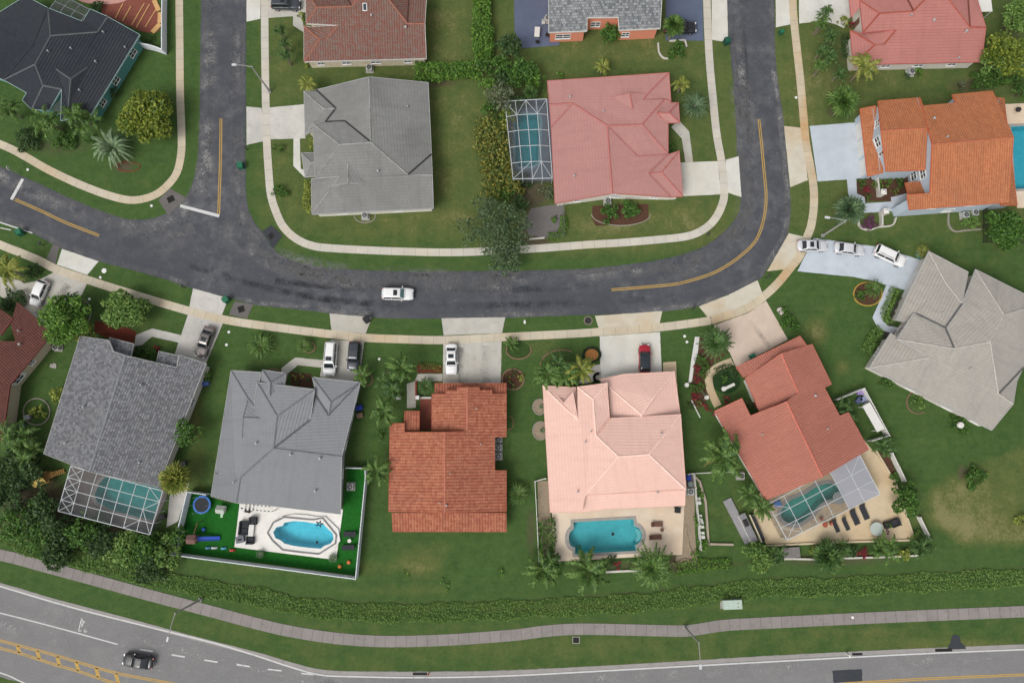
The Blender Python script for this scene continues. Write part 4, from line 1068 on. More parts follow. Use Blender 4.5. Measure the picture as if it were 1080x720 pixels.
# 5 slate and white tiles over salmon walls, top edge
o = (535, 0, 5.143)
r5 = Roof(o, dict(A=(225, 178), B=(432, 170), C=(434, 97, 14), D=(602, 95, 14), Ee=(606, 166), F=(830, 156), G=(848, -170, 0), H=(225, -170, 0), I=(850, -500), J=(225, -500)),
   ['A B C D Ee F G H', 'H G I J'], 3.4, 0.26, course=0.42)
house('salmon_house', 'house with salmon walls and a speckled grey tile roof at the top edge', [(r5, True)], RM['slate'] + (F_WHITE,), W_SALMON,
   windows=[(594, 44, 2.4, 1.2, 1.0), (628, 25, 1.5), (580, 10, 1.6), (660, 40, 1.2)], doors=[(706, 20)], garages=[(702, 8, 4.8)], inset=0.35)
# 6 rose red hip roof, upper right
o = (870, 0, 5.143)
r6 = Roof(o, dict(A=(155, 352), B=(850, 336), C=(873, 152, 0), D=(785, 147, 0), P2=(640, -40, 64), P1=(560, -20, 62), X=(480, 62, 0), Y=(295, 75, 0), Z=(207, 178, 34), T=(386, 162, 34), U=(320, 243, 0), W=(270, 245, 0), V=(138, 167), S2=(215, 184),
     N1=(190, 5, 34), N3=(400, -90), N4=(540, -330), N5=(700, -330), N6=(770, -60, 0), N7=(810, -60)),
   ['A B C D P2 P1 X Y Z T U W', 'A W V', 'V W U T S2', 'Z Y N1', 'N1 Y X N3', 'X P1 N4 N3', 'P1 P2 N5 N4', 'P2 D N6 N5', 'D C N7 N6'], 2.8, 0.33)
r6b = Roof(o, dict(a=(128, -60), b=(187, -60, 9, 3.6), c=(190, 40, 9, 3.4), d=(143, 96)), ['a b c d'], 2.7, 0.4)
house('rose_red_house', 'house with a rose red hip roof at the top right', [(r6, True), (r6b, False)], RM['rose2'] + (F_RED,), W_PALE,
   windows=[(935, 70, 1.4), (970, 70, 1.6), (1005, 68, 1.4), (1030, 50)], doors=[(908, 25)], garages=[(896, 8, 4.6)], vents=[(984, 22.5, 0.16), (1018, 34, 0.16), (1010, 62, 0.12), (960, 17, 0.12)])
# 7 two storey orange roof
o = (880, 90, 4.5)
r7 = Roof(o, dict(A=(208, 75), B=(405, 58), C=(420, 98, 9), D=(577, 85, 9), E0=(560, 45), F=(750, 28), R=(850, 246, 0), L=(465, 280, 0), G=(825, 556), H=(357, 590), I=(345, 520, 16), J=(455, 512, 16)),
   ['A B C D E0 F R L Pm Qm', 'L R G H I J'] and ['B C D E0 F R L', 'L R G H I J'], 5.0, 0.34, kind='barrel', course=0.36)
r7b = Roof(o, dict(A=(208, 75), B=(403, 60), Bq=(440, 203, 0), Q=(222, 216, 0), M=(430, 402), N_=(246, 408)), ['A B Bq Q', 'Q Bq M N_'], 4.9, 0.34, kind='barrel', course=0.36)
r7c = Roof(o, dict(a=(122, 112), b=(196, 97, 14, 3.7), c=(232, 414, 14, 3.7), d=(158, 432)), ['a b c d'], 2.8, 0.4, kind='barrel', course=0.36)
r7d = Roof(o, dict(a=(336, 463), b=(436, 455), c=(455, 508, 9, 3.7), d=(352, 517, 9, 3.7)), ['a b c d'], 3.0, 0.4, kind='barrel', course=0.36)
r7e = Roof(o, dict(a=(765, 58, 9, 3.6), b=(805, 62), c=(868, 570), d=(790, 568, 9, 3.6)), ['a b c d'], 2.7, 0.4, kind='barrel', course=0.36)
house('orange_roof_house', 'two storey pale blue house with a bright orange tile roof at the right', [(r7, True), (r7b, True), (r7c, True), (r7d, False), (r7e, True)], RM['orange'] + (F_ORANGE,), W_BLUE,
   windows=[(924, 130, 1.2, 1.2, 3.9), (923, 145, 1.5, 1.3, 3.9), (927, 160, 1.2, 1.2, 3.9), (971, 184, 1.6, 1.4, 1.0), (975, 183, 1.4, 1.3, 3.4), (985, 221, 1.3, 1.2, 3.4, 1), (1025, 215, 1.4, 1.2, 3.4, 1), (1000, 220, 1.5, 1.2, 0.9), (1040, 212, 1.5, 1.2, 0.9)], doors=[(955, 213)],
   garages=[(904, 138, 2.6), (908, 156, 2.6), (912, 176, 2.6)], vents=[(984, 125.5, 0.15), (998, 145, 0.12)], inset=0.45)
# 8 pale grey big roof, right
o = (905, 255, 3.514)
r8 = Roof(o, dict(A=(262, 35), h=(325, 152, 0), k=(385, 228, 0), N1=(408, 112), Bm=(183, 193), B=(140, 290), B2=(172, 297), B3=(215, 266, 0), p=(322, 318, 8),
     w6=(202, 266, 34), m2=(355, 395, 0), w5=(143, 360, 34), w4=(265, 428, 0), w3=(195, 440, 0), s0=(40, 466), sA=(120, 338), s1=(495, 698), s2=(575, 600, 0), s3=(520, 562, 0), m3=(490, 370, 0), m1=(540, 270, 0), M0=(435, 102), M1=(660, 215), M2=(690, 225, 0), e1=(612, 465), e2=(588, 516)),
   ['A h Bm', 'A N1 k h', 'Bm h k p B3 B2 B', 'w6 m2 p B3', 'w6 w5 m2', 's0 s1 s2 s3 m3 m2 w5 w4 w3', 's0 w3 sA', 'sA w3 w4', 'k N1 M0 m1 m3 m2 p', 'M0 M1 M2 m1', 'm1 M2 e1 s3 m3', 's3 e1 e2 s2'][:8] + ['k M0 m1 m3 m2 p', 'M0 M1 M2 m1', 'm1 M2 e1 s3 m3', 's3 e1 e2 s2'], 2.8, 0.34)
house('pale_grey_roof_house', 'large house with a pale warm grey hip roof at the right edge', [(r8, True)], RM['pale'] + (F_GREY,), W_PALE,
   windows=[(928, 372, 1.4), (945, 345, 1.4), (960, 415, 1.5), (1000, 432, 1.5), (1030, 445, 1.2), (1065, 400)], doors=[(948, 350)], garages=[(960, 305, 4.8)], vents=[(1022, 389, 0.1), (993, 330, 0.08)])
# 9 coral rotated
o = O9
r9 = Roof(o, dict(r0=(275, 230, 0), r1=(380, 450, 0), s0=(215, 518), s1=(515, 370), q=(170, 272, 12), t=(145, 221, 12), w0=(65, 258), n0=(260, 90, 0), n1=(310, 205, 0), u0=(155, 162), u1=(198, 263), nx=(350, 63), ny=(407, 180), nz=(386, 190, 6), na=(430, 272, 6), nb=(456, 262)),
   ['s0 r1 r0 q t w0', 'n0 n1 u1 u0', 'n0 nx ny nz na nb s1 r1 r0 n1'], 2.8, 0.34, kind='barrel', course=0.36)
r9b = Roof(o, dict(a=(128, 130), b=(315, 39), c=(334, 66, 6, 2.95), d=(150, 160, 6, 2.95)), ['a b c d'], 2.45, 0.4, kind='barrel', course=0.36)
house('coral_roof_house', 'rotated house with a coral barrel tile roof and screened pool behind', [(r9, True), (r9b, False)], RM['coral'] + (F_CORAL,), W_PALE,
   windows=[(770, 475, 1.3), (790, 505, 1.5), (760, 440, 1.2), (880, 395)], doors=[(792, 430)], garages=[(815, 378, 5.0)], vents=[(859, 417, 0.14), (803, 458, 0.1), (872, 452, 0.1)])
# 10 peach
o = (555, 375, 4.238)
r10 = Roof(o, dict(SW=(107, 700), NW=(74, 134), nv=(168, 228, 21), nw=(232, 286, 40), eb=(222, 141), e0=(229, 139, 40), en=(300, 195, 0, 4.5), ee=(362, 122, 9, 4.05), er=(312, 355, 0, 4.85), c1=(412, 450, 0, 5.75), c2=(548, 440, 0, 5.65), sx=(265, 622, 40), sy=(248, 698, 35), SE=(714, 597, 9, 3.9), NE=(690, 262, 9, 3.9), gb=(373, 279, 9, 4.1),
     gN1=(437, 82), gN2=(662, 71), gE=(689, 266), gp=(567, 190, 9, 3.85), gq=(515, 262, 9, 4.05), gv=(515, 276, 9, 4.0), ga=(377, 281, 9, 3.0), gw=(370, 140, 9, 2.95), gk=(326, 106)),
   ['SW NW nv nw e0 en er c1 sx sy', 'NW eb nw nv', 'e0 ee en', 'en ee gb er', 'c1 c2 NE gb er', 'c2 SE NE', 'c1 c2 SE sx', 'gN1 gN2 gp', 'gN2 gE gv gq gp', 'gk gN1 gp gq gw', 'gw gq gv ga'], 2.6, 0.28,
   over=[(0, dict(a=(138, 178, 0.02), b=(168, 208, 0.45), c=(210, 160, 0.1), d=(232, 284, 0.02)), ['a b d', 'b c d'])])
r10b = Roof(o, dict(a=(266, 624, 4, 3.8), b=(711, 600, 4, 3.7), c=(709, 669, 9, 2.6), d=(375, 684, 9, 2.6), e=(249, 698, 9, 2.5)), ['a b c d', 'a d e'], 2.2, 0.3)
house('peach_roof_house', 'house with a pale peach hip roof above the turquoise pool', [(r10, True), (r10b, False)], RM['peach'] + (F_PEACH,), W_WHITE,
   windows=[(574, 450, 1.3), (577, 490, 1.3), (721, 480, 1.3), (722, 500, 1.0), (660, 523, 3.0, 2.0, 0.1), (618, 524, 2.4, 2.0, 0.1)], doors=[(641, 410)], garages=[(680, 396, 4.8)], vents=[(617, 466, 0.1), (697, 457, 0.12), (693, 519, 0.12), (623, 455, 0.09), (609, 518, 0.1)])
# 11 terracotta
o = (400, 385, 3.893)
r11 = Roof(o, dict(m0=(268, 274, 0), m1=(270, 604, 0), sw=(38, 600), nw=(44, 238), na=(103, 238, 14), nb=(104, 274, 14), se=(522, 600), e1=(522, 432), e2=(474, 432, 9), e3=(474, 295, 9), e4=(522, 294), ne=(522, 118), x1=(463, 118, 12), x2=(463, 103, 12), x3=(412, 103, 20), x4=(410, 91, 20), n0=(362, 91, 0), n1=(362, 270, 0),
     y4=(318, 91, 20), y3=(318, 103, 20), y2=(272, 103, 12), y1=(272, 118, 12), y0=(216, 118), yb=(215, 268)),
   ['m1 sw nw na nb m0', 'm0 m1 se e1 e2 e3 e4 ne x1 x2 x3 x4 n0 n1', 'n1 n0 y4 y3 y2 y1 y0 yb'], 2.8, 0.33, kind='barrel', course=0.45)
r11b = Roof(o, dict(a=(52, 606, 9, 2.72), b=(521, 606, 9, 2.72), c=(522, 683, 9, 2.1), d=(56, 683, 9, 2.1)), ['a b c d'], 2.2, 0.3, kind='barrel', course=0.42)
r11c = Roof(o, dict(a=(228, 74, 9, 2.2), b=(522, 74, 9, 2.2), c=(522, 116, 9, 2.62), d=(228, 116, 9, 2.62)), ['a b c d'], 2.2, 0.3, kind='barrel', course=0.42)
r11d = Roof(o, dict(a=(103, 188, 9, 2.4), b=(165, 188, 9, 2.4), c=(165, 268, 9, 2.75), d=(103, 268, 9, 2.75)), ['a b c d'], 2.2, 0.3, kind='barrel', course=0.42)
house('terracotta_roof_house', 'house with a striped terracotta barrel tile roof in the middle of the lower row', [(r11, True), (r11b, False), (r11c, False), (r11d, False)], RM['terra'] + (F_TERRA,), W_TAN,
   windows=[(412, 480, 1.3), (412, 520, 1.3), (533, 470, 1.2), (533, 530, 1.2), (470, 539, 2.4, 2.0, 0.1)], doors=[(445, 452)], garages=[(495, 412, 5.0)], vents=[(471, 532.5, 0.12), (502.5, 430.5, 0.09), (464, 530, 0.08), (507, 468, 0.09), (475, 499, 0.08)])
# 12 mid grey
o = (210, 380, 4.0)
r12 = Roof(o, dict(NW=(135, 42), SW=(50, 572), sy=(158, 601), sv=(175, 493, 0), r1=(315, 370, 0), r2=(330, 235, 0), q1=(245, 92, 26), q2=(232, 192, 0), q3=(205, 157, 0), qe=(264, 50), e=(602, 405, 0), NE=(681, 92), SE=(596, 648), sz=(272, 609), hE=(488, 122, 24), hv=(470, 250, 6), gn=(478, 70), gp=(557, 175, 0), gq=(548, 232, 0), gw=(494, 150),
     nf=(362, 106, 24)),
   ['NW SW sy sv r1 r2 q1 q2 q3', 'NW qe q2 q3', 'r2 q1 nf hE', 'r1 r2 hE hv', 'r1 hv gw gq NE e', 'gn NE gp', 'gp NE gq', 'gn gp gq gw', 'r1 e SE sz sv', 'sv sz sy'], 2.8, 0.34,
   over=[(0, dict(a=(205, 160, 0.0), b=(258, 243, 0.0), c=(180, 324, 0.0), d=(184, 240, 0.5)), ['a b d', 'd b c', 'a d c'])])
r12b = Roof(o, dict(a=(268, 40), b=(365, 53), c=(302, 93, 9, 3.5), d=(300, 150, 9, 3.75), e=(262, 96, 9, 2.9), f=(361, 106, 9, 2.9)), ['a b c', 'a c d e', 'b f d c'], 2.75, 0.4)
house('mid_grey_roof_house', 'house with a mid grey hip roof above the white fenced pool yard', [(r12, True), (r12b, False)], RM['mid'] + (F_GREY,), W_GREY,
   windows=[(366, 470, 1.3), (371, 440, 1.2), (362, 500, 1.2), (375, 420, 1.0), (232, 460), (226, 500), (300, 539, 2.4, 2.0, 0.1)], doors=[(307, 407)], garages=[(357, 402, 4.6)], vents=[(271, 467, 0.13), (307, 479, 0.14), (338, 483, 0.14), (333, 517, 0.13), (247, 508, 0.1), (228, 500, 0.08)])
# 13 mottled grey shingled
o = O13
r13 = Roof(o, dict(r0=(305, 93, 0), r1=(186, 476, 0), sw=(35, 417), nw=(155, 30), p1=(250, 43, 10), p2=(266, 80, 12), se=(412, 527), ne=(572, 120), x1=(482, 92, 8), x2=(475, 133, 10)),
   ['r0 r1 sw nw p1 p2', 'r0 r1 se ne x1 x2'], 2.8, 0.3, course=0.38)
r13b = Roof(o, dict(a=(252, 34, 9, 2.7), b=(333, 55, 9, 2.7), c=(322, 98, 9, 3.1), d=(268, 82, 9, 3.1)), ['a b c d'], 2.8, 0.3, course=0.45)
r13c = Roof(o, dict(a=(415, 79, 9, 2.7), b=(480, 94, 9, 2.7), c=(474, 131, 9, 3.1), d=(408, 113, 9, 3.1)), ['a b c d'], 2.8, 0.3, course=0.45)
house('shingled_roof_house', 'house with a mottled blue grey checkered roof and screened pool at the lower left', [(r13, True), (r13b, False), (r13c, False)], RM['shingle'] + (F_GREY,), W_PALE,
   windows=[(205, 425, 1.2), (195, 460, 1.2), (70, 440), (60, 460)], doors=[(150, 372)], garages=[(208, 383, 4.8)], vents=[(89, 428.5, 0.12), (70, 467, 0.12), (148, 487.5, 0.13), (150, 345 + 190 / 3.13, 0.09)])
# 14 maroon, left edge
o = (0, 280, 3.79)
r14 = Roof(o, dict(a=(206, 276), b=(40, 478), h=(-120, 440, 0), i=(-100, 300, 0), j=(65, 305, 0), k=(92, 262, 0), m=(70, 148), n=(178, 240), q=(45, 232, 12), c=(10, 700), d=(-180, 700)),
   ['a b h i j k n', 'm n k', 'm k j q', 'b c d h'], 3.2, 0.34, kind='barrel', course=0.36)
r14b = Roof(o, dict(a=(-60, 130), b=(52, 212, 9, 3.4), c=(6, 278, 9, 3.4), d=(-90, 250, 0)), ['a b c d'], 3.0, 0.3, kind='barrel', course=0.36)
house('maroon_roof_house', 'house with a dark maroon tile roof and tan side wall at the left edge', [(r14, True), (r14b, False)], RM['maroon'] + (F_MAR,), W_TAN,
   windows=[(40, 388, 1.0, 0.9, 1.3), (30, 408, 1.6, 1.3, 1.1, 1), (12, 455, 1.5)], doors=[(52, 355)], garages=[(36, 330, 4.6)], vents=[(22, 363, 0.14), (21, 349, 0.1)], inset=0.55)
# ------------------------------------------------------------------ pools: patio with an opening, basin, coping, water
def water_mat(name, tint, deep):
    m, t, b = nodes_of(name)
    t.nodes.remove(b)
    tr = N(t, 'ShaderNodeBsdfTransparent'); tr.inputs[0].default_value = rgba(tint)
    gl = N(t, 'ShaderNodeBsdfGlossy', inp={'Roughness': 0.04})
    tc = N(t, 'ShaderNodeTexCoord').outputs['Object']
    n = noise(t, tc, 2.2, 4, 0.55)
    bp = N(t, 'ShaderNodeBump', inp={'Strength': 0.25, 'Distance': 0.05}); t.links.new(n, bp.inputs['Height'])
    t.links.new(bp.outputs[0], gl.inputs['Normal'])
    fr = N(t, 'ShaderNodeFresnel', inp={'IOR': 1.33}); t.links.new(bp.outputs[0], fr.inputs['Normal'])
    mx = N(t, 'ShaderNodeMixShader'); t.links.new(fr.outputs[0], mx.inputs[0]); t.links.new(tr.outputs[0], mx.inputs[1]); t.links.new(gl.outputs[0], mx.inputs[2])
    t.links.new(mx.outputs[0], t.nodes['Material Output'].inputs['Surface'])
    return m
def plaster(name, c):
    m, t, b = nodes_of(name)
    tc = N(t, 'ShaderNodeTexCoord').outputs['Object']
    v = noise(t, tc, 1.1, 4, 0.6, 0.3, 0.7); w = noise(t, tc, 4.5, 3, 0.6, 0.35, 0.65)
    finish(t, b, mixc(t, math_(t, 'MULTIPLY', w, 0.35), mixc(t, v, scl(c, 0.88), scl(c, 1.1)), scl(c, 1.25)), 0.7, 0.2)
    return m
def fill_with_hole(outer, inner, z):
    """faces of a flat ring between two 2D loops"""
    ov = [Vector((p[0], p[1], 0)) for p in outer]; iv = [Vector((p[0], p[1], 0)) for p in inner]
    allv = ov + iv; mb = MB()
    for t in tessellate_polygon([ov, iv]):
        a, b, c = (allv[k] for k in t)
        if (b - a).cross(c - a).z < 0: b, c = c, b
        mb.face([(q.x, q.y, z) for q in (a, b, c)])
    return mb
def ccw(p):
    return p if sum(p[i - 1][0] * p[i][1] - p[i][0] * p[i - 1][1] for i in range(len(p))) > 0 else p[::-1]
def pool(key, patio_mat, patio_label, label, basin_mat, water, coping_mat, depth=1.5, cop=0.35, zp_=0.1, raised=0.0):
    d = POOLS[key]
    out = ccw([(p.x, p.y) for p in px_poly(d['patio'], zp_)]); inn = ccw([(p.x, p.y) for p in px_poly(d['pool'], zp_)])
    mb = fill_with_hole(out, inn, zp_)
    for i in range(len(out)):
        a, b = out[i], out[(i + 1) % len(out)]
        mb.face([(a[0], a[1], -0.1), (b[0], b[1], -0.1), (b[0], b[1], zp_), (a[0], a[1], zp_)])
    tag(mb.build('patio', patio_mat), patio_label, 'patio', kind='structure')
    c = Vector((sum(p[0] for p in inn) / len(inn), sum(p[1] for p in inn) / len(inn), 0))
    t = thing('swimming_pool', label, 'swimming pool', c)
    b = MB(); n = len(inn); top = zp_ + raised
    shr = inset_loop([Vector(p) for p in inn], 0.25)
    for i in range(n):
        a, e = inn[i], inn[(i + 1) % n]; a2, e2 = shr[i], shr[(i + 1) % n]
        b.face([(e[0], e[1], top), (a[0], a[1], top), (a2.x, a2.y, -depth), (e2.x, e2.y, -depth)])
    fl = [Vector((p.x, p.y, 0)) for p in shr]
    for tt in tessellate_polygon([fl]):
        q = [fl[k] for k in tt]
        if (q[1] - q[0]).cross(q[2] - q[0]).z < 0: q.reverse()
        b.face([(p.x, p.y, -depth) for p in q])
    b.build('basin', basin_mat, t, world=True)
    oc = inset_loop([Vector(p) for p in inn], -cop)
    cb = fill_with_hole([(p.x, p.y) for p in oc], inn, top + 0.035)
    for i in range(n):
        a, e = oc[i], oc[(i + 1) % n]; cb.face([(a.x, a.y, zp_ - 0.02), (e.x, e.y, zp_ - 0.02), (e.x, e.y, top + 0.035), (a.x, a.y, top + 0.035)])
        a, e = inn[i], inn[(i + 1) % n]; cb.face([(e[0], e[1], top - 0.1), (a[0], a[1], top - 0.1), (a[0], a[1], top + 0.035), (e[0], e[1], top + 0.035)])
    cb.build('coping', coping_mat, t, world=True)
    w = MB(); wi = [Vector((p[0], p[1], 0)) for p in inn]
    for tt in tessellate_polygon([wi]):
        q = [wi[k] for k in tt]
        if (q[1] - q[0]).cross(q[2] - q[0]).z < 0: q.reverse()
        w.face([(p.x, p.y, top - 0.12) for p in q])
    w.build('water', water, t, world=True)
    return t
WATER_B = water_mat('pool_water_blue', (0.50, 0.90, 0.95), 0); WATER_G = water_mat('pool_water_green', (0.42, 0.80, 0.75), 0)
B_AQUA, B_TURQ, B_GREEN = plaster('pool_plaster_aqua', (0.30, 0.62, 0.70)), plaster('pool_plaster_turquoise', (0.27, 0.50, 0.50)), plaster('pool_plaster_green', (0.22, 0.52, 0.47))
COP_W, COP_G, COP_B = M('coping_white', lin(218, 216, 210), 0.7, 0.06), M('coping_grey', lin(150, 146, 140), 0.8, 0.15), M('coping_blue', lin(120, 150, 160), 0.8, 0.1)
pg = pool('grey', C_DECKW, 'bright white pool patio behind the mid grey roof house', 'bright blue kidney sided pool with raised white coping inside the white fence', B_AQUA, WATER_B, COP_W, 1.4, 0.5, 0.1, 0.2)
pp = pool('peach', C_PATIO, 'cream stone pool patio behind the peach house', 'turquoise pool with rounded ends on the cream patio behind the peach house', B_TURQ, WATER_B, COP_G, 1.6, 0.3)
pc = pool('coral', C_TAN, 'tan pool patio behind the coral house', 'dark green kidney shaped pool under the mesh cage of the coral house', B_GREEN, WATER_G, COP_G, 1.5, 0.3)
pool('rose', C_DECKB, 'blue grey pool deck beside the rose roof house', 'teal rectangular pool under the mesh cage beside the rose roof house', plaster('pool_plaster_teal', (0.16, 0.46, 0.50)), water_mat('pool_water_teal', (0.40, 0.78, 0.80), 0), COP_B, 1.5, 0.25)
pool('shingle', C_DECKG, 'grey pool deck behind the shingled roof house', 'teal pool with clipped corners under the mesh cage of the shingled roof house', plaster('pool_plaster_teal_two', (0.20, 0.52, 0.52)), water_mat('pool_water_teal_two', (0.46, 0.82, 0.80), 0), COP_G, 1.5, 0.25)
pool('orange', C_PATIO, 'pale pool patio at the right edge', 'blue pool cut by the right edge beside the orange roof house', plaster('pool_plaster_blue', (0.16, 0.42, 0.48)), WATER_B, COP_G, 1.5, 0.3)
for r_ in (14, 22):
    m = MB(); q = [Q(O10, x, y, -.25 - .012 * r_) for x, y in arc(506, 152, r_, 80, -80, 10, r_ * 1.3)]
    for a, b in zip(q, q[1:]): m.beam(a, b, .3, .1)
    m.build('step', COP_W, pp, world=True)
# sub details: grey foot wall round the raised pool, steps
sw = [(500, 375), (530, 320), (590, 290), (660, 296), (720, 302), (745, 302), (790, 294), (832, 345), (864, 385), (858, 432), (770, 488), (670, 478), (580, 466), (525, 415)]
w = ccw([(q.x, q.y) for q in (Q(O12, x, y, 0.15) for x, y in sw)])
mb = MB()
wi = inset_loop([Vector(p) for p in w], 0.22)
for i in range(len(w)):
    a, b = Vector(w[i]), Vector(w[(i + 1) % len(w)]); c, d = wi[i], wi[(i + 1) % len(w)]
    mb.face([(a.x, a.y, 0.1), (b.x, b.y, 0.1), (b.x, b.y, 0.42), (a.x, a.y, 0.42)]); mb.face([(a.x, a.y, 0.42), (b.x, b.y, 0.42), (d.x, d.y, 0.42), (c.x, c.y, 0.42)])
    mb.face([(d.x, d.y, 0.1), (c.x, c.y, 0.1), (c.x, c.y, 0.42), (d.x, d.y, 0.42)])
mb.build('foot_wall', M('foot_wall_grey', lin(122, 120, 120), 0.8, 0.2), pg, world=True)

# ------------------------------------------------------------------ screen cages
CAGE_M = M('cage_aluminium', lin(186, 190, 192), 0.5, 0.08); CAGE_D = M('cage_dark', lin(120, 122, 126), 0.5, 0.1)
def mesh_screen(name, c, op):
    m, t, b = nodes_of(name)
    b.inputs['Base Color'].default_value = rgba(c); b.inputs['Roughness'].default_value = 0.9
    tr = N(t, 'ShaderNodeBsdfTransparent'); mx = N(t, 'ShaderNodeMixShader', inp={0: op})
    t.links.new(tr.outputs[0], mx.inputs[1]); t.links.new(b.outputs[0], mx.inputs[2])
    t.links.new(mx.outputs[0], t.nodes['Material Output'].inputs['Surface']); return m
SCREEN = mesh_screen('insect_mesh', (0.09, 0.095, 0.10), 0.30); SCREEN_G = mesh_screen('roof_panel_grey', lin(150, 152, 160), 0.85)
def cage(label, o, corners, nu, nv, z=2.9, raise_=0.35, frame=None, diag=(), solid=None, w=0.075, ground_z=0.1):
    """corners: four top corners in zoom coordinates, in order; side corner0-corner3 leans on the house; u runs 0->1"""
    frame = frame or CAGE_M
    A, B, C, D = (Q(o, x, y, z) for x, y in corners)
    cen = (A + B + C + D) / 4; cen.z = 0
    t = thing('pool_cage', label, 'pool cage', cen)
    us = [i / nu for i in range(nu + 1)]; vs = [j / nv for j in range(nv + 1)]
    def pt(u, v):
        p = A.lerp(B, u).lerp(D.lerp(C, u), v)
        e = min(1.0, 4 * min(max(u, 0), 1) * (1 - u) * 1.4) if nu > 2 else 1
        f = min(1.0, 4 * v * (1 - v) * 1.4)
        return p + Vector((0, 0, raise_ * min(e, f)))
    for i, u in enumerate(us):
        m = MB()
        for j in range(nv): m.beam(pt(u, vs[j]), pt(u, vs[j + 1]), w if 0 < i < nu else w * 1.3)
        m.build('rafter', frame, t, world=True)
    for j, v in enumerate(vs):
        m = MB()
        for i in range(nu): m.beam(pt(us[i], v), pt(us[i + 1], v), w if 0 < j < nv else w * 1.3)
        m.build('purlin', frame, t, world=True)
    for (u0, v0), (u1, v1) in diag:
        MB().beam(pt(u0 / nu, v0 / nv), pt(u1 / nu, v1 / nv), w * 0.8).build('brace', frame, t, world=True)
    def post(p): MB().beam((p.x, p.y, ground_z), p, w).build('post', frame, t, world=True)
    ring = [pt(u, 0) for u in us] + [pt(1, v) for v in vs[1:]] + [pt(u, 1) for u in us[::-1][1:]] + [pt(0, v) for v in vs[::-1][1:-1]]
    for p in ring: post(p)
    top = MB(); sol = MB()
    for i in range(nu):
        for j in range(nv):
            q = [pt(us[i], vs[j]), pt(us[i + 1], vs[j]), pt(us[i + 1], vs[j + 1]), pt(us[i], vs[j + 1])]
            (sol if solid and (i, j) in solid else top).face(q)
    side = MB()
    for a, b in zip(ring, ring[1:] + ring[:1]): side.face([(a.x, a.y, ground_z), (b.x, b.y, ground_z), b, a])
    top.build('screen', SCREEN, t, world=True); side.build('screen', SCREEN, t, world=True)
    if sol.f: sol.build('roof_panel', SCREEN_G, t, world=True)
    return t
cage('white framed mesh pool cage beside the rose roof house', O4, [(262, 160), (290, 548), (98, 552), (58, 172)], 5, 4, 2.7, 0.5, diag=[((0, 0), (1, 1)), ((1, 1), (0, 2)), ((0, 2), (1, 3)), ((1, 3), (0, 4)), ((5, 0), (4, 1)), ((4, 1), (5, 2)), ((5, 2), (4, 2)), ((4, 2), (5, 4))])
cage('white framed mesh pool cage with many rafters at the shingled roof house', O13, [(124, 458), (428, 540), (385, 684), (82, 606)], 7, 4, 2.7, 0.1, diag=[((0, 0), (1, 1)), ((0, 1), (1, 0)), ((0, 1), (1, 2)), ((0, 2), (1, 1)), ((0, 2), (1, 3)), ((0, 3), (1, 2)), ((0, 3), (1, 4)), ((0, 4), (1, 3)), ((6, 0), (7, 1)), ((6, 2), (7, 1)), ((6, 2), (7, 4)), ((5, 4), (6, 3))])
cage('white framed mesh pool cage on the tan patio of the coral house', O9, [(222, 530), (488, 384), (548, 500), (277, 634)], 6, 3, 2.7, 0.1, diag=[((0, 3), (1, 2)), ((0, 0), (1, 1)), ((5, 2), (6, 3)), ((5, 1), (6, 0)), ((0, 2), (1, 3))], solid={(4, 0), (5, 0), (4, 1), (5, 1), (4, 2), (5, 2)})
cage('grey framed mesh cage behind the charcoal roof house', O1 if 'O1' in globals() else (0, 0, 5.145), [(268, 50), (435, 120), (490, 55), (330, -30)], 3, 2, 2.8, 0.1, frame=CAGE_D)

# ------------------------------------------------------------------ fences
VINYL = M('vinyl_white', lin(214, 217, 222), 0.5, 0.06); FENCE_M = M('fence_white', lin(208, 206, 200), 0.6, 0.08); CURB_M = M('curb_white', lin(196, 192, 182), 0.7, 0.12)
FWOOD = M('fence_grey', lin(120, 116, 112), 0.8, 0.2)
def fence(name, label, pts, h=1.8, post=0.13, gap=2.4, mat=None, thick=0.05, o=None, rail=False, zp_=0.0, cat='fence'):
    mat = mat or VINYL
    w = [Q(o, x, y, 0) if o else P(x, y, 0) for x, y in pts]
    cen = sum(w, Vector()) / len(w)
    t = thing(name, label, cat, cen)
    pm = MB(); rms = {}; posts = []
    for a, b in zip(w, w[1:]):
        L_ = (b - a).length; n = max(1, round(L_ / gap))
        for k in range(n):
            p, q = a.lerp(b, k / n), a.lerp(b, (k + 1) / n)
            if not posts or (posts[-1] - p).length > 0.3: posts.append(p)
            if rail:
                for zz in (0.25, h * 0.6, h - 0.05): rms.setdefault(zz, MB()).beam((p.x, p.y, zz), (q.x, q.y, zz), thick, 0.1)
            else:
                pm.beam((p.x, p.y, h * 0.5 + 0.03), (q.x, q.y, h * 0.5 + 0.03), thick, h - 0.1)
                rms.setdefault(1, MB()).beam((p.x, p.y, h), (q.x, q.y, h), thick + 0.06, 0.1); rms.setdefault(0, MB()).beam((p.x, p.y, 0.15), (q.x, q.y, 0.15), thick + 0.05, 0.12)
        posts.append(b)
    if pm.f: pm.build('panel', mat, t, world=True)
    for rm in rms.values(): rm.build('rail', mat, t, world=True)
    proto = None; base = Vector(t.location)
    for p in posts:
        if proto is None:
            proto = MB().box((0, 0, (h + 0.1) / 2), (post, post, h + 0.1)).box((0, 0, h + 0.12), (post + 0.05, post + 0.05, 0.05), taper=0.5).build('post', mat, t); ob = proto
        else:
            ob = proto.copy(); COL.objects.link(ob); ob.parent = t
        ob.location = p - base
    return t
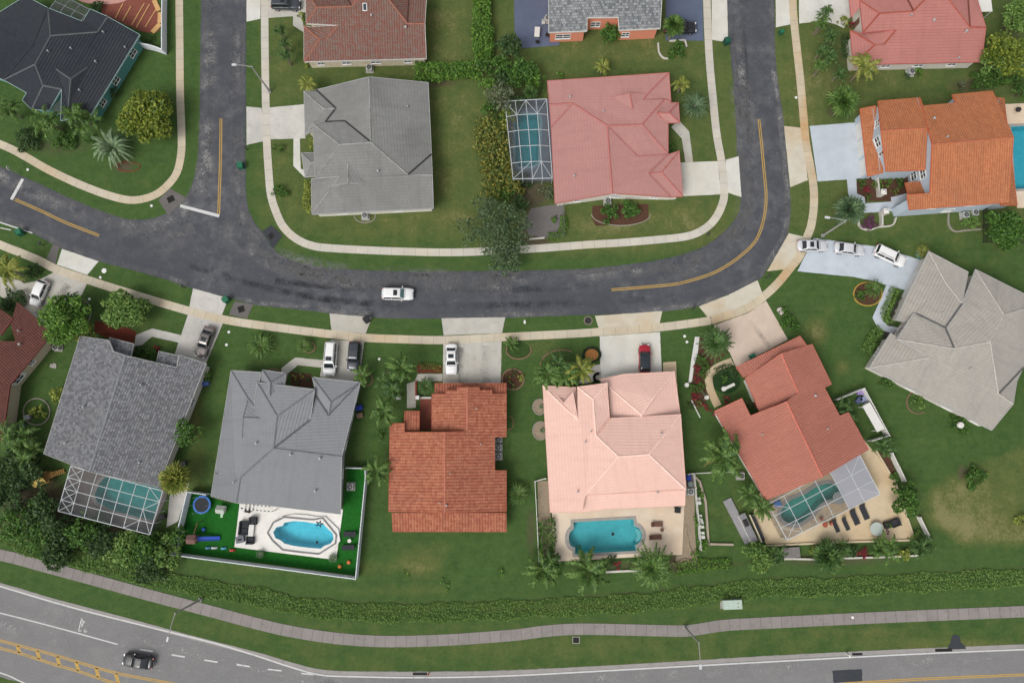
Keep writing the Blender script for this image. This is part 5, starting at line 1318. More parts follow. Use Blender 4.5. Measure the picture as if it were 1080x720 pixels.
def low_wall(name, label, pts, h, w, mat, o=None, cat='kerb', z=0.0, smooth_=False):
    if smooth_: pts = [(p.x, p.y) for p in spline(pts, 8 if o else 2)]
    q = [Q(o, x, y, 0) if o else P(x, y, 0) for x, y in pts]
    mb = MB()
    c = sum(q, Vector()) / len(q)
    for a, b in zip(q, q[1:]):
        d = (b - a).normalized() * 0.02
        mb.beam(Vector((a.x, a.y, z + h / 2)) - d, Vector((b.x, b.y, z + h / 2)) + d, w, h)
    ob = mb.build(name, mat); ob.data.transform(Matrix.Translation(-c)); ob.location = c
    return tag(ob, label, cat)
fence('vinyl_fence', 'white vinyl privacy fence around the green turf pool yard', [(207, 174), (112, 160), (34, 480), (970, 603), (1020, 90), (1018, 40), (922, 38)], 1.75, o=O12)
fence('vinyl_fence', 'white vinyl fence around the brick patio of the charcoal roof house', [(735, 245), (800, 268), (848, 278), (905, 298), (905, 240), (905, 120), (908, -60)], 1.7, o=(0, 0, 5.145), thick=0.07)
fence('picket_fence', 'thin white fence with side gate between peach and coral houses', [(596, 382), (627, 378), (720, 374), (812, 370)], 1.2, o=(600, 420, 4.8), mat=FENCE_M, rail=True, thick=0.06)
fence('picket_fence', 'thin white fence along the right side of the peach pool yard', [(627, 378), (640, 520), (652, 640), (660, 760)], 1.2, o=(600, 420, 4.8), mat=FENCE_M, rail=True, thick=0.06)
fence('picket_fence', 'thin white fence along the left side of the peach pool yard', [(575, 504), (564, 507), (566, 545), (568, 592)], 1.4, mat=FENCE_M, rail=True, thick=0.06)
fence('yard_fence', 'white fenced side yard beside the coral house', [(412, 226), (488, 194), (560, 330), (510, 345)], 1.6, o=O9, mat=FENCE_M)
fence('picket_fence', 'white fence behind the round tree at the coral patio', [(572, 380), (612, 462)], 1.3, o=O9, mat=FENCE_M)
fence('picket_fence', 'short white fence at the lower right corner of the coral patio', [(654, 566), (684, 628)], 1.2, o=O9, mat=FENCE_M)
low_wall('garden_wall', 'long low white wall along the bottom of the coral patio', [(200, 690), (290, 688), (370, 690), (450, 686), (560, 683), (660, 678)], 0.45, 0.25, CURB_M, O9, 'garden wall')
low_wall('garden_wall', 'low cream wall along the right side of the coral patio', [(535, 375), (590, 468), (645, 630)], 0.4, 0.28, M('wall_cream_low', lin(196, 180, 150), 0.8, 0.1), O9, 'garden wall')
low_wall('garden_wall', 'low cream wall along the lower edge of the coral patio', [(216, 650), (430, 640), (640, 634)], 0.35, 0.25, _mc['wall_cream_low'], O9, 'garden wall')
low_wall('garden_wall', 'straight pale wall around the small green lawn of the coral house', [(620, 378), (660, 420), (690, 520), (705, 735), (830, 738)], 0.35, 0.3, M('wall_stone_low', lin(160, 148, 132), 0.8, 0.15), (600, 420, 4.8), 'garden wall')
low_wall('garden_kerb', 'white kerb strip behind the palms at the peach pool', [(370, 320), (450, 316), (560, 312)], 0.3, 0.3, CURB_M, O10, 'garden kerb')
low_wall('garden_kerb', 'wavy pale kerb of the gravel bed beside the peach patio', [(745, 110), (740, 135), (750, 165), (755, 200), (775, 245), (772, 270), (735, 262), (710, 275), (680, 280)], 0.2, 0.22, M('kerb_stone', lin(160, 142, 118), 0.8, 0.15), O10, 'garden kerb', 0, True)
def ring(label, cx, cy, rx, ry, a0=0, a1=360, o=None, col=None, h=0.14, w=0.16, name='flower_bed_edging'):
    pts = [(cx + rx * math.cos(math.radians(a)), cy + ry * math.sin(math.radians(a))) for a in np.linspace(a0, a1, 26)]
    return low_wall(name, label, pts, h, w, col or BRICK_E, o, 'bed edging')
BRICK_E = M('edging_brick', lin(134, 106, 88), 0.8, 0.25, 4.0); STONE_E = M('edging_stone', lin(146, 140, 128), 0.8, 0.2, 4.0)
RED_E = M('edging_red', lin(128, 58, 44), 0.8, 0.2, 4.0)
def bed(label, pts, mat, o=None, z=0.02):
    q = [Q(o, x, y, z) if o else P(x, y, z) for x, y in pts]
    return tag(MB().prism([(p.x, p.y) for p in q], -0.05, z).build('planting_bed', mat), label, 'planting bed', kind='structure')
MULCH = M('mulch_brown', lin(82, 58, 44), 0.95, 0.3, 3.0, bump=0.5); MULCH_R = M('mulch_red', lin(104, 52, 40), 0.95, 0.3, 3.0, bump=0.5); GRAVEL = M('gravel_pale', lin(146, 132, 112), 0.95, 0.35, 5.0, bump=0.5); STONES = M('white_stones', lin(206, 204, 200), 0.9, 0.2, 5.0, bump=0.5); GRAV_G = M('gravel_grey', lin(112, 108, 106), 0.95, 0.35, 5.0, bump=0.5)
def circ(cx, cy, rx, ry=None, n=20):
    return [(cx + rx * math.cos(k * math.tau / n), cy + (ry or rx) * math.sin(k * math.tau / n)) for k in range(n)]
# ------------------------------------------------------------------ vehicles (local: +x forward, z = 0 on the ground)
TYRE = M('tyre_rubber', (0.015, 0.015, 0.016), 0.9, 0.2, 8.0); RIM = flat_mat('wheel_rim', (0.42, 0.43, 0.45), 0.35, 0.6, 0.7)
CGLASS = flat_mat('car_glass', (0.012, 0.016, 0.02), 0.06, 0.7); CGLASS_B = flat_mat('car_glass_blue', (0.08, 0.16, 0.17), 0.08, 0.8)
HEADL = flat_mat('headlight_clear', (0.75, 0.76, 0.78), 0.15, 0.8); TAILL = flat_mat('tail_light_red', (0.35, 0.02, 0.02), 0.25, 0.6)
PLASTIC = M('black_plastic', (0.02, 0.02, 0.021), 0.6, 0.2, 5.0)
def car_paint(name, c, metal=0.0): return flat_mat('paint_' + name, c, 0.28, 0.5, metal, 0.6)
def car(kind, name, label, cat, px, py, heading_to, paint_m, sunroof=False, glass=None, L=None, roof_m=None, rails=False, group='cars parked and driving in the neighbourhood'):
    """heading_to: pixel the car points at"""
    spec = dict(sedan=(4.75, 1.82, 1.45, .90, .72, .93), suv=(4.75, 1.92, 1.75, 1.08, .90, 1.10), hatch=(4.2, 1.78, 1.55, .98, .80, 1.0), van=(5.0, 1.98, 1.78, 1.08, .88, 1.08), pickup=(5.4, 1.95, 1.85, 1.10, .98, 1.1), coupe=(4.5, 1.84, 1.38, .88, .68, .92))[kind]
    Lc, W, H, belt, hood, deck = spec; Lc = L or Lc
    base = P(px, py, 0.7); tgt = P(heading_to[0], heading_to[1], 0.7); d = tgt - base
    t = thing(name, label, cat, (base.x, base.y, 0.02), math.atan2(d.y, d.x), group)
    hL = Lc / 2
    # cabin stations (fractions of length from the rear)
    cab = dict(sedan=(-.37, -.23, .05, .20), suv=(-.47, -.41, .08, .22), hatch=(-.46, -.36, .08, .24), van=(-.48, -.43, .14, .29), pickup=(-.08, -.04, .12, .24), coupe=(-.40, -.18, .04, .19))[kind]
    xb0, xt0, xt1, xb1 = (f * Lc for f in cab)
    xs = [-hL, -hL + .06, -hL + .22, -hL + .55, -hL + 1.0, -hL * .4, 0, hL * .4, hL - 1.05, hL - .6, hL - .28, hL - .1, hL]
    rows = []
    for x in xs:
        e = 1 - min(1, (hL - abs(x)) / .75); w = W / 2 * (1 - .22 * e ** 2.2 if x > 0 else 1 - .16 * e ** 2.4)
        if x >= xb1: zt = belt + (hood - belt) * ((x - xb1) / (hL - xb1)) ** 1.3
        elif x <= xb0: zt = belt + (deck - belt) * 0.5
        else: zt = belt
        if x > hL - .2: zt -= (x - hL + .2) * 0.9
        if x < -hL + .15: zt -= (-hL + .15 - x) * 1.0
        zb = .24 + .14 * e
        if kind == 'pickup' and x < xb0 - .1: pass
        h = [(-w * .86, zb), (-w * .99, zb + .14), (-w, zb + (zt - zb) * .55), (-w * .96, zt - .07), (-w * .88, zt), (-w * .45, zt + .035), (0, zt + .045)]
        rows.append([(x, y, z) for y, z in h] + [(x, -y, z) for y, z in h[::-1][1:]])
    body = MB().grid(rows, True, True)
    # wheel arches stay dark behind the tyres
    ob = body.build('body', paint_m, t, smooth=True)
    bm = MB(); wb, wt = W / 2 * .90, W / 2 * .74
    zc = belt - .02
    mid = (xt0 + xt1) / 2
    prof = [(xb0, zc, wb), (xb0 * .62 + xt0 * .38, zc + (H - zc) * .45, wb * .62 + wt * .38), (xt0 - .1, H - .1, wt * 1.03), (xt0 + .12, H - .02, wt), (mid, H + .02, wt * 1.01), (xt1 - .12, H - .02, wt), (xt1 + .12, H - .1, wt * 1.03), (xb1 * .6 + xt1 * .4, zc + (H - zc) * .45, wb * .62 + wt * .38), (xb1, zc, wb)]
    rows = []
    for x, z, w in prof:
        k = (z - zc) / (H - zc); rr = []
        for f in (-1, -.86, -.5, 0, .5, .86, 1): rr.append((x, w * f, z - (.05 * k if abs(f) == 1 else .012 * k if abs(f) > .8 else 0)))
        rows.append(rr)
    bm.grid(rows)
    # side walls of the cabin, under the roof edge
    for s in (-1, 1):
        e = 0 if s == -1 else 6
        edge = [r[e] for r in rows]
        for a, b in zip(edge, edge[1:]):
            bm.face([a, b, (b[0], s * wb, zc - .02), (a[0], s * wb, zc - .02)] if s == 1 else [b, a, (a[0], s * wb, zc - .02), (b[0], s * wb, zc - .02)])
    bm.build('cabin', roof_m or paint_m, t, smooth=False)
    g = glass or CGLASS
    def pane(nm, pts, mat=g):
        pts = [Vector(p) for p in pts]; c = sum(pts, Vector()) / len(pts); n = newell(pts)
        if n.dot(c - Vector((mid, 0, zc * .8))) < 0: n = -n
        MB().face([p + n * .018 for p in pts]).build(nm, mat, t)
    def lp(a, b, f): return Vector(a).lerp(Vector(b), f)
    def panel(i0, i1, y0, y1, nm):
        a0, a1 = rows[i0], rows[i1]
        pane(nm, [lp(a0[1], a0[5], y0), lp(a0[1], a0[5], y1), lp(a1[1], a1[5], y1), lp(a1[1], a1[5], y0)])
    for nm, seq in (('rear_window', (0, 1, 2)), ('windscreen', (8, 7, 6))):
        q = MB()
        for a, b in zip(seq, seq[1:]):
            A, B = rows[a], rows[b]; pts = [Vector(A[1]), Vector(A[5]), Vector(B[5]), Vector(B[1])]
            n = newell(pts); c = sum(pts, Vector()) / 4
            if n.dot(c - Vector((mid, 0, zc))) < 0: n = -n
            s0 = .12 if a == seq[0] else 0.0; s1 = .0
            p4 = [pts[0].lerp(pts[3], s0), pts[1].lerp(pts[2], s0), pts[2], pts[3]]
            q.face([p + n * .02 for p in p4])
        q.build(nm, g, t)
    for s in (-1, 1):
        x0, x1, x2, x3 = xb0 * .8 + xt0 * .2, xt0 + .08, xt1 - .05, xb1 * .75 + xt1 * .25
        xm = (xt0 + xt1) / 2 - .05
        for (a, b, c, d_) in (((x0 + .12, zc + .08), (xm - .05, zc + .08), (xm - .05, H - .13), (x1, H - .13)), ((xm + .05, zc + .08), (x3 - .1, zc + .08), (x2, H - .13), (xm + .05, H - .13))):
            def yy(z): return s * (wb + (wt * 1.0 - wb) * (z - zc) / (H - zc) + .05)
            MB().face([(p[0], yy(p[1]), p[1]) for p in ((a, b, c, d_) if s == -1 else (d_, c, b, a))]).build('side_window', CGLASS, t)
        for nm, x, y in (('wheel', hL - .92, W / 2 - .10), ('wheel', -hL + .95, W / 2 - .10)):
            wobj = MB().tube((x, s * (y - .11), .33), (x, s * (y + .11), .33), .33, .33, 18).build(nm, TYRE, t)
            MB().tube((x, s * (y + .10), .33), (x, s * (y + .122), .33), .21, .19, 14).build('rim', RIM, wobj)
        MB().box((hL - .14, s * (W / 2 - .36), hood - .12), (.26, .36, .14), s * -.35).build('headlight', HEADL, t)
        MB().box((-hL + .09, s * (W / 2 - .30), deck - .17), (.16, .34, .16), s * .3).build('tail_light', TAILL, t)
        MB().box((xb1 - .32, s * (W / 2 + .09), belt + .06), (.16, .22, .14)).build('mirror', paint_m, t)
    MB().beam((xb1 + .12, -W * .36, belt + .02), (xb1 + .12, W * .36, belt + .02), .05, .07).build('wiper_cowl', PLASTIC, t)
    MB().box((hL - .03, 0, .42), (.1, W * .7, .2)).build('grille', PLASTIC, t)
    MB().box((-hL + .03, 0, .5), (.08, .5, .13)).build('number_plate', HEADL, t)
    if sunroof: MB().box((xt1 - .62, 0, H + .012), (.62, wt * 1.25, .03)).build('sunroof', CGLASS, t)
    if rails:
        for s in (-1, 1): MB().beam((xt0 + .1, s * wt * .88, H + .05), (xt1 - .1, s * wt * .88, H + .05), .05).build('roof_rail', PLASTIC, t)
    if kind == 'pickup':
        MB().box((-hL * .58, 0, belt + .06), (hL * .74, W * .78, .03)).build('bed_cover', PLASTIC, t)
    return t
PW, PS, PB, PR, PG, PBR = car_paint('white', (0.74, 0.74, 0.73)), car_paint('silver', (0.60, 0.61, 0.63), 0.15), car_paint('black', (0.012, 0.013, 0.015)), car_paint('red', (0.34, 0.010, 0.022)), car_paint('dark_grey', (0.06, 0.066, 0.078), 0.3), car_paint('taupe', (0.19, 0.165, 0.155), 0.4)
PNV = car_paint('dark_slate', (0.035, 0.04, 0.05), 0.3)
car('suv', 'parked_car', 'white SUV with pale blue windscreen driving along the street bend', 'car', 419.5, 310, (470, 311), PW, True, CGLASS_B, 4.9)
car('sedan', 'parked_car', 'white sedan with sunroof on the driveway of the terracotta roof house', 'car', 476, 378.5, (476, 430), PW, True)
car('hatch', 'parked_car', 'dark red car with black glass roof on the peach house driveway', 'car', 680, 378, (679.5, 330), PR, False, None, 4.4, flat_mat('glass_roof', (0.02, 0.026, 0.034), 0.12, 0.6))
car('van', 'parked_van', 'large white minivan on the driveway of the mid grey roof house', 'van', 348.5, 378, (344.5, 430), PW, True, None, 5.3, None, True)
car('suv', 'parked_car', 'dark slate SUV beside the white minivan', 'car', 373.5, 375.5, (370, 420), PNV, False, None, 4.5)
car('sedan', 'parked_car', 'grey brown sedan on the cracked driveway of the shingled roof house', 'car', 216, 360.5, (205, 392), PBR, True, None, 4.9)
car('hatch', 'parked_car', 'white hatchback on the mottled driveway at the far left', 'car', 41.5, 309, (30, 335), PW, False, None, 4.2)
car('suv', 'parked_car', 'dark grey SUV on the driveway at the top edge', 'car', 301.5, 4.5, (340, 5.5), PG, True)
car('coupe', 'parked_car', 'black car driving on the arterial road', 'car', 145.5, 697, (100, 690), PB, False)
car('sedan', 'parked_car', 'silver sedan nearest the street on the long blue grey driveway', 'car', 857, 259, (900, 259.6), PS, True)
car('sedan', 'parked_car', 'silver sedan between the other two cars on the long driveway', 'car', 896, 262.5, (940, 268), PS, False)
car('suv', 'parked_car', 'white SUV nearest the pale grey roof house on the long driveway', 'car', 938.5, 270, (975, 287), PW, False, None, 5.1, None, True)
car('pickup', 'parked_truck', 'black pickup half hidden by a fan palm at the salmon house', 'truck', 717, 29.5, (760, 29), PB, False, None, 5.3)

# ------------------------------------------------------------------ street lamps
POLE = M('lamp_pole_concrete', lin(150, 148, 144), 0.7, 0.1, 3.0); LAMPH = M('lamp_head_grey', lin(196, 198, 200), 0.5, 0.06, 3.0)
def lamp(label, bx, by, ax, ay, h=8.0):
    b = P(bx, by, 0); a = P(ax, ay, h + 0.4)
    t = thing('street_lamp', label, 'street lamp', b, 0, 'street lamps')
    MB().tube((0, 0, -0.1), (0, 0, h), 0.17, 0.10, 10).build('pole', POLE, t)
    v = a - b; v.z = 0
    MB().tube((0, 0, h - 0.12), (v.x * .55, v.y * .55, h + .3), .07, .06, 8).tube((v.x * .55, v.y * .55, h + .3), (v.x, v.y, h + .4), .06, .05, 8).build('arm', POLE, t)
    d = v.normalized(); r = math.atan2(d.y, d.x)
    hd = MB().box((v.x + d.x * .3, v.y + d.y * .3, h + .42), (.8, .34, .16), r, .75).build('lamp_head', LAMPH, t)
    MB().box((v.x + d.x * .35, v.y + d.y * .35, h + .33), (.5, .26, .03), r).build('lens', HEADL, hd)
    MB().box((0, 0, .12), (.5, .5, .24), r).build('footing', POLE, t)
lamp('street lamp at the lower left, leaning over the arterial road near the bike symbol', 211.5, 632, 177.5, 671)
lamp('street lamp at the bottom centre beside the kinked footpath', 722, 660.5, 738.8, 700)
lamp('street lamp above the grey hip roof house, reaching over the side street', 284.5, 97, 249, 68.5)
lamp('street lamp on the lawn between orange roof house and the three parked cars', 867.5, 248.5, 875, 229.5)

# ------------------------------------------------------------------ small street things
BIN_G, BIN_K = M('bin_green', (0.02, 0.13, 0.07), 0.55, 0.1, 4.0), M('bin_black', (0.02, 0.021, 0.022), 0.6, 0.1, 4.0)
def wheelie(label, px, py, rot, mat, s=1.0):
    b = P(px, py, 0.6); t = thing('wheelie_bin', label, 'bin', (b.x, b.y, 0.03), rot, 'wheelie bins')
    MB().box((0, 0, .5 * s), (.62 * s, .72 * s, .9 * s), 0, 1.12).build('body', mat, t)
    l = MB().box((.02, 0, .99 * s), (.78 * s, .84 * s, .08 * s), 0, .9).build('lid', mat, t)
    MB().beam((-.42 * s, -.3 * s, .95 * s), (-.42 * s, .3 * s, .95 * s), .05).build('handle', BIN_K, l)
    for y in (-.32, .32): MB().tube((-.32 * s, y * s - .04, .12 * s), (-.32 * s, y * s + .04, .12 * s), .12 * s, n=10).build('wheel', TYRE, t)
wheelie('green wheelie bin at the far left kerb', 21, 245, .4, BIN_G, 1.15)
wheelie('green wheelie bin standing at the edge of the side street', 254, 175, .1, BIN_G, 1.2)
wheelie('green wheelie bin beside the lower storm drain', 238.5, 316, .7, BIN_G, 1.15)
wheelie('black wheelie bin by the driveway of the mid grey roof house', 387, 337, .6, BIN_K, 1.2)
wheelie('dark green wheelie bin at the top right street edge', 766.5, 44, .3, M('bin_dark_green', (0.015, 0.08, 0.05), 0.6, 0.1, 4.0), 1.2)
wheelie('green wheelie bin against the coral house garage', 793.5, 376, .5, BIN_G, 1.0)
wheelie('green wheelie bin on the upper right verge', 824.5, 33.5, .3, BIN_G, .8)
wheelie('blue recycling bin beside the peach house fence', 726, 503.5, 0, M('bin_blue', (0.02, 0.05, 0.3), 0.5, 0.1, 4.0), .9)
wheelie('grey bin behind the blue recycling bin', 727.5, 510, 0, M('bin_grey', (0.16, 0.2, 0.2), 0.6, 0.1, 4.0), .9)
wheelie('black bin at the lower right corner of the peach roof', 714.5, 537.5, 0, BIN_K, 1.0)
# stop sign
b = P(20.5, 183.5, 0); t = thing('stop_sign', 'red octagonal stop sign on a post at the left street arm', 'sign', b)
MB().tube((0, 0, 0), (0, 0, 2.9), .04, n=8).build('pole', POLE, t)
v = P(16, 177.8, 2.4) - b
a0 = math.radians(205); nx_, ny_ = math.cos(a0), math.sin(a0); sx_, sy_ = -ny_, nx_
def octo(r, off): return [(nx_ * off + sx_ * r * math.cos(math.radians(22.5 + 45 * k)), ny_ * off + sy_ * r * math.cos(math.radians(22.5 + 45 * k)), 2.5 + r * math.sin(math.radians(22.5 + 45 * k))) for k in range(8)]
pl = MB().grid([octo(.42, .05), octo(.42, .08)], True, True).build('plate', flat_mat('sign_white', (.75, .75, .74), .4), t)
MB().grid([octo(.385, .081), octo(.385, .086)], True, True).build('face', flat_mat('sign_red', (.42, .015, .02), .4), pl)
cu = bpy.data.curves.new('lettering', 'FONT'); cu.body = 'STOP'; cu.size = .3; cu.align_x = 'CENTER'; cu.align_y = 'CENTER'; cu.extrude = .003
_tmp = bpy.data.objects.new('lettering_curve', cu); _me = bpy.data.meshes.new_from_object(_tmp); bpy.data.objects.remove(_tmp); bpy.data.curves.remove(cu)
tx = bpy.data.objects.new('lettering', _me); COL.objects.link(tx); _me.materials.clear(); _me.materials.append(_mc['sign_white']); tx.parent = pl
tx.matrix_local = Matrix.Translation((nx_ * .092, ny_ * .092, 2.5)) @ Matrix(((sx_, 0, nx_, 0), (sy_, 0, ny_, 0), (0, 1, 0, 0), (0, 0, 0, 1)))
# drains, covers, cabinets
IRON = M('cast_iron', (0.03, 0.028, 0.027), 0.7, 0.3, 8.0)
def grate(label, px, py, w, d, rot, frame=None, z=0.035):
    b = P(px, py, 0); t = thing('storm_drain', label, 'storm drain', (b.x, b.y, z), rot)
    m = MB()
    for s in (-1, 1): m.box((s * w / 2, 0, .02), (.1, d, .04)); m.box((0, s * d / 2, .024), (w + .1, .1, .04))
    m.build('frame', frame or IRON, t)
    MB().box((0, 0, -.01), (w, d, .02)).build('sump', flat_mat('drain_dark', (.006, .006, .006), .9), t)
    m = MB(); n = 7
    for k in range(1, n): m.box((-w / 2 + w * k / n, 0, .018), (.06, d - .1, .03))
    m.build('grate', IRON, t)
grate('rusty storm drain on the dark corner apron by the stop bar', 180.3, 210.2, 1.0, .9, .5)
grate('storm drain on the black apron at the inner block corner', 286, 249, .8, .8, .7)
grate('square storm drain in grass by the arterial footpath', 607.5, 674.5, 1.0, .9, 0, COP_G)
grate('storm drain near the green bin in the lower verge', 254.5, 326, .9, .9, .3)
grate('long slot drain in the arterial gutter at the right', 995, 685, 2.4, .3, .02)
grate('short slot drain in the arterial gutter at the bottom right', 904, 689.2, 1.4, .22, .02)
grate('slot drain in the gutter beside the orange marker post', 443, 710, 2.0, .25, 0)
b = P(620.3, 338, 0); MBo = MB().lathe((0, 0, 0), [(.72, 0), (.72, .05), (.55, .06), (.55, .03), (.05, .03)], 22)
o_ = MBo.build('manhole_cover', M('manhole_concrete', lin(120, 112, 98), .9, .2)); o_.location = (b.x, b.y, .02); tag(o_, 'round manhole ring in the verge by the peach house driveway', 'manhole')
lidm = MB().lathe((0, 0, .032), [(.53, 0), (.53, .02), (.01, .022)], 20).build('lid', IRON, o_)
b = P(771.5, 636.5, 0.5); t = thing('utility_cabinet', 'pale green utility cabinet on the verge by the long hedge', 'cabinet', (b.x, b.y, 0), .04)
CABM = M('cabinet_green', lin(170, 186, 172), .6, .08)
MB().box((0, 0, .5), (2.6, 1.15, 1.0), 0, .97).build('body', CABM, t); MB().box((0, 0, 1.03), (2.8, 1.3, .06)).build('lid', CABM, t)
MB().box((.8, -.35, 1.08), (.14, .1, .05)).build('latch', IRON, t); MB().box((.8, .2, 1.08), (.14, .1, .05)).build('latch', IRON, t); MB().box((0, 0, .04), (3.1, 1.5, .08)).build('plinth', COP_G, t)
def mailbox(label, px, py, rot, mat):
    b = P(px, py, 0.5); t = thing('mailbox', label, 'mailbox', (b.x, b.y, 0), rot, 'mailboxes along the street')
    MB().box((0, 0, .5), (.1, .1, 1.0)).build('post', mat, t)
    bx = MB().box((0.05, 0, 1.1), (.55, .24, .2)).lathe((0.05, 0, 1.2), [(.2, 0), (.12, .06), (.01, .08)], 8).build('box', mat, t)
    MB().box((.1, .14, 1.18), (.14, .02, .1)).build('flag', TAILL, bx)
MBX_W, MBX_K = flat_mat('mailbox_white', (.7, .7, .68), .5), flat_mat('mailbox_black', (.03, .03, .03), .5)
mailbox('white mailbox in the verge right of the terracotta house driveway', 553.3, 340.5, 1.57, MBX_W)
mailbox('black mailbox by the cracked driveway of the shingled roof house', 193.5, 302.5, 1.4, MBX_K)
mailbox('black mailbox in the verge near the long blue driveway', 809, 292.5, .7, MBX_K)
mailbox('black mailbox in the verge left of the coral house apron', 731, 325.5, 1.3, MBX_K)
mailbox('dark mailbox on the inner verge near the stained apron', 259.8, 157, 0, MBX_K)
mailbox('dark mailbox in the verge under the green bin at the far left', 44, 257.5, 1.2, MBX_K)
mailbox('dark mailbox beside the outer verge of the coral house', 746, 248, .6, MBX_K)
def postbox(name, label, px, py, h, r, mat, cat='marker post', cap=None):
    b = P(px, py, 0); t = thing(name, label, cat, b)
    MB().tube((0, 0, 0), (0, 0, h), r, r, 10).build('post', mat, t)
    MB().lathe((0, 0, h), [(r * 1.25, 0), (r * 1.25, .06), (r * .6, .14), (.01, .16)], 10).build('cap', cap or mat, t)
postbox('marker_post', 'white marker post in the grass by the arterial road', 892, 688, 1.2, .14, FENCE_M)
postbox('marker_post', 'orange marker post in the grass by the arterial road', 452.5, 709, 1.0, .09, flat_mat('orange_plastic', (.5, .14, .02), .6))
for k, (x, y, lb) in enumerate([(110, 285.5, 'largest of the verge at the white apron'), (106, 292.5, 'near the sidewalk at the white apron'), (94.5, 315.5, 'beside the patchy round tree'), (239, 363.5, 'on the lawn left of the mid grey house'), (241.5, 350, 'by the sidewalk right of the brown sedan'), (400, 378.5, 'on the lawn right of the dark SUV'), (722, 354.5, 'nearest the date palm'), (724.5, 360.5, 'second from the date palm'), (839.5, 103, 'on the upper right verge'), (160, 217, 'in the corner lot verge'), (29.5, 179, 'by the stop sign'), (899, 650.5, 'on the lower right footpath')]):
    b = P(x, y, 0); r = .22 if k else .4
    o_ = MB().lathe((0, 0, 0), [(r, 0), (r, .07), (r * .8, .1), (.01, .11)], 12).build('meter_cover', MBX_W); o_.location = (b.x, b.y, .05 if k == 11 else 0)
    tag(o_, 'small white utility cover ' + lb, 'utility cover', 'small white covers in the lawns')
# ------------------------------------------------------------------ planting
LM = {
 'deep': leaf_mat('leaf_deep_green', lin(30, 48, 26), lin(48, 74, 38), lin(78, 104, 54)),
 'green': leaf_mat('leaf_green', lin(30, 56, 22), lin(56, 92, 34), lin(96, 132, 54)),
 'bright': leaf_mat('leaf_bright_green', lin(42, 74, 26), lin(72, 112, 38), lin(116, 150, 62)),
 'olive': leaf_mat('leaf_olive', lin(48, 74, 28), lin(86, 110, 38), lin(146, 152, 58)),
 'gold': leaf_mat('leaf_yellow_green', lin(66, 84, 32), lin(116, 134, 52), lin(168, 172, 84)),
 'croton': leaf_mat('leaf_croton', lin(44, 66, 30), lin(80, 104, 46), lin(144, 134, 60)),
 'silver': leaf_mat('leaf_silver_green', lin(66, 90, 64), lin(98, 120, 86), lin(138, 156, 120)),
 'blue': leaf_mat('leaf_blue_green', lin(46, 70, 48), lin(76, 102, 68), lin(112, 134, 96)),
 'oak': leaf_mat('leaf_oak', lin(42, 62, 40), lin(68, 90, 58), lin(106, 124, 86)),
 'grey': leaf_mat('leaf_grey_green', lin(46, 56, 40), lin(84, 96, 68), lin(130, 136, 104)),
 'red': leaf_mat('leaf_red', lin(70, 16, 26), lin(122, 28, 44), lin(160, 60, 70)),
 'purple': leaf_mat('leaf_purple', lin(78, 28, 70), lin(128, 54, 116), lin(70, 74, 40)),
 'hedge': leaf_mat('leaf_hedge', lin(58, 92, 40), lin(88, 122, 54), lin(126, 150, 78)),
 'pgreen': leaf_mat('frond_green', lin(40, 68, 28), lin(68, 100, 42), lin(112, 138, 70)),
 'pdeep': leaf_mat('frond_deep_green', lin(32, 58, 28), lin(58, 90, 42), lin(98, 124, 66)),
 'pyell': leaf_mat('frond_yellow', lin(70, 92, 36), lin(108, 126, 50), lin(158, 152, 76)),
}
DEAD = M('frond_dead', lin(150, 122, 78), .9, .25, 3.0)
BARK = M('bark_brown', lin(86, 74, 62), 0.9, 0.3, 6.0); BARK_P = M('palm_trunk_grey', lin(128, 118, 104), 0.9, 0.25, 5.0)

def leaf_quads(pts, size, rng, up=0.8):
    n = len(pts)
    nrm = rng.normal(size=(n, 3)); nrm[:, 2] = np.abs(nrm[:, 2]) + up
    nrm /= np.linalg.norm(nrm, axis=1)[:, None]
    ref = rng.normal(size=(n, 3)); t = np.cross(nrm, ref); t /= np.linalg.norm(t, axis=1)[:, None] + 1e-9
    b = np.cross(nrm, t)
    s = size * rng.uniform(0.6, 1.35, n)[:, None]
    w = 0.62
    V = np.empty((n, 4, 3))
    V[:, 0] = pts - t * s; V[:, 1] = pts - b * s * w + nrm * s * 0.12; V[:, 2] = pts + t * s; V[:, 3] = pts + b * s * w + nrm * s * 0.12
    return V.reshape(-1, 3), np.arange(n * 4).reshape(n, 4)
def blob_points(rng, R, H, z0, lobes, dens, shell=0.55, flat=1.0, lr=1.0):
    """leaf centres in overlapping lobes inside a dome of radius R, from z0 up to z0+H"""
    out = []
    for k in range(lobes):
        if lobes == 1: c = np.array([0, 0, z0 + H / 2]); r = R
        else:
            a = k * 2.399 + rng.uniform(-.4, .4); q = math.sqrt((k + .4) / lobes)
            r = R * rng.uniform(.17, .46) * (1.12 - .3 * q) * lr
            c = np.array([math.cos(a) * q * (R - r * .8) * rng.uniform(.85, 1.08), math.sin(a) * q * (R - r * .8) * rng.uniform(.85, 1.08), z0 + H * rng.uniform(.38, .95) * (1 - .45 * q * q)])
        rz = min(r * 0.85, H * .5) * flat
        n = max(20, int(dens * r * r * 12.6))
        d = rng.normal(size=(n, 3)); d /= np.linalg.norm(d, axis=1)[:, None]
        rad = (shell + (1 - shell) * rng.uniform(0, 1, n) ** .6) * rng.uniform(.88, 1.12, n)
        p = c + d * np.stack([rad * r, rad * r, rad * rz], 1)
        # drop most leaves hanging under the lobe
        keep = (d[:, 2] > -.5) | (rng.uniform(0, 1, n) < .3)
        out.append(p[keep])
    P_ = np.vstack(out); P_[:, 2] = np.maximum(P_[:, 2], 0.05)
    return P_
_seed = [10]
def rngs():
    _seed[0] += 1; return np.random.default_rng(_seed[0])
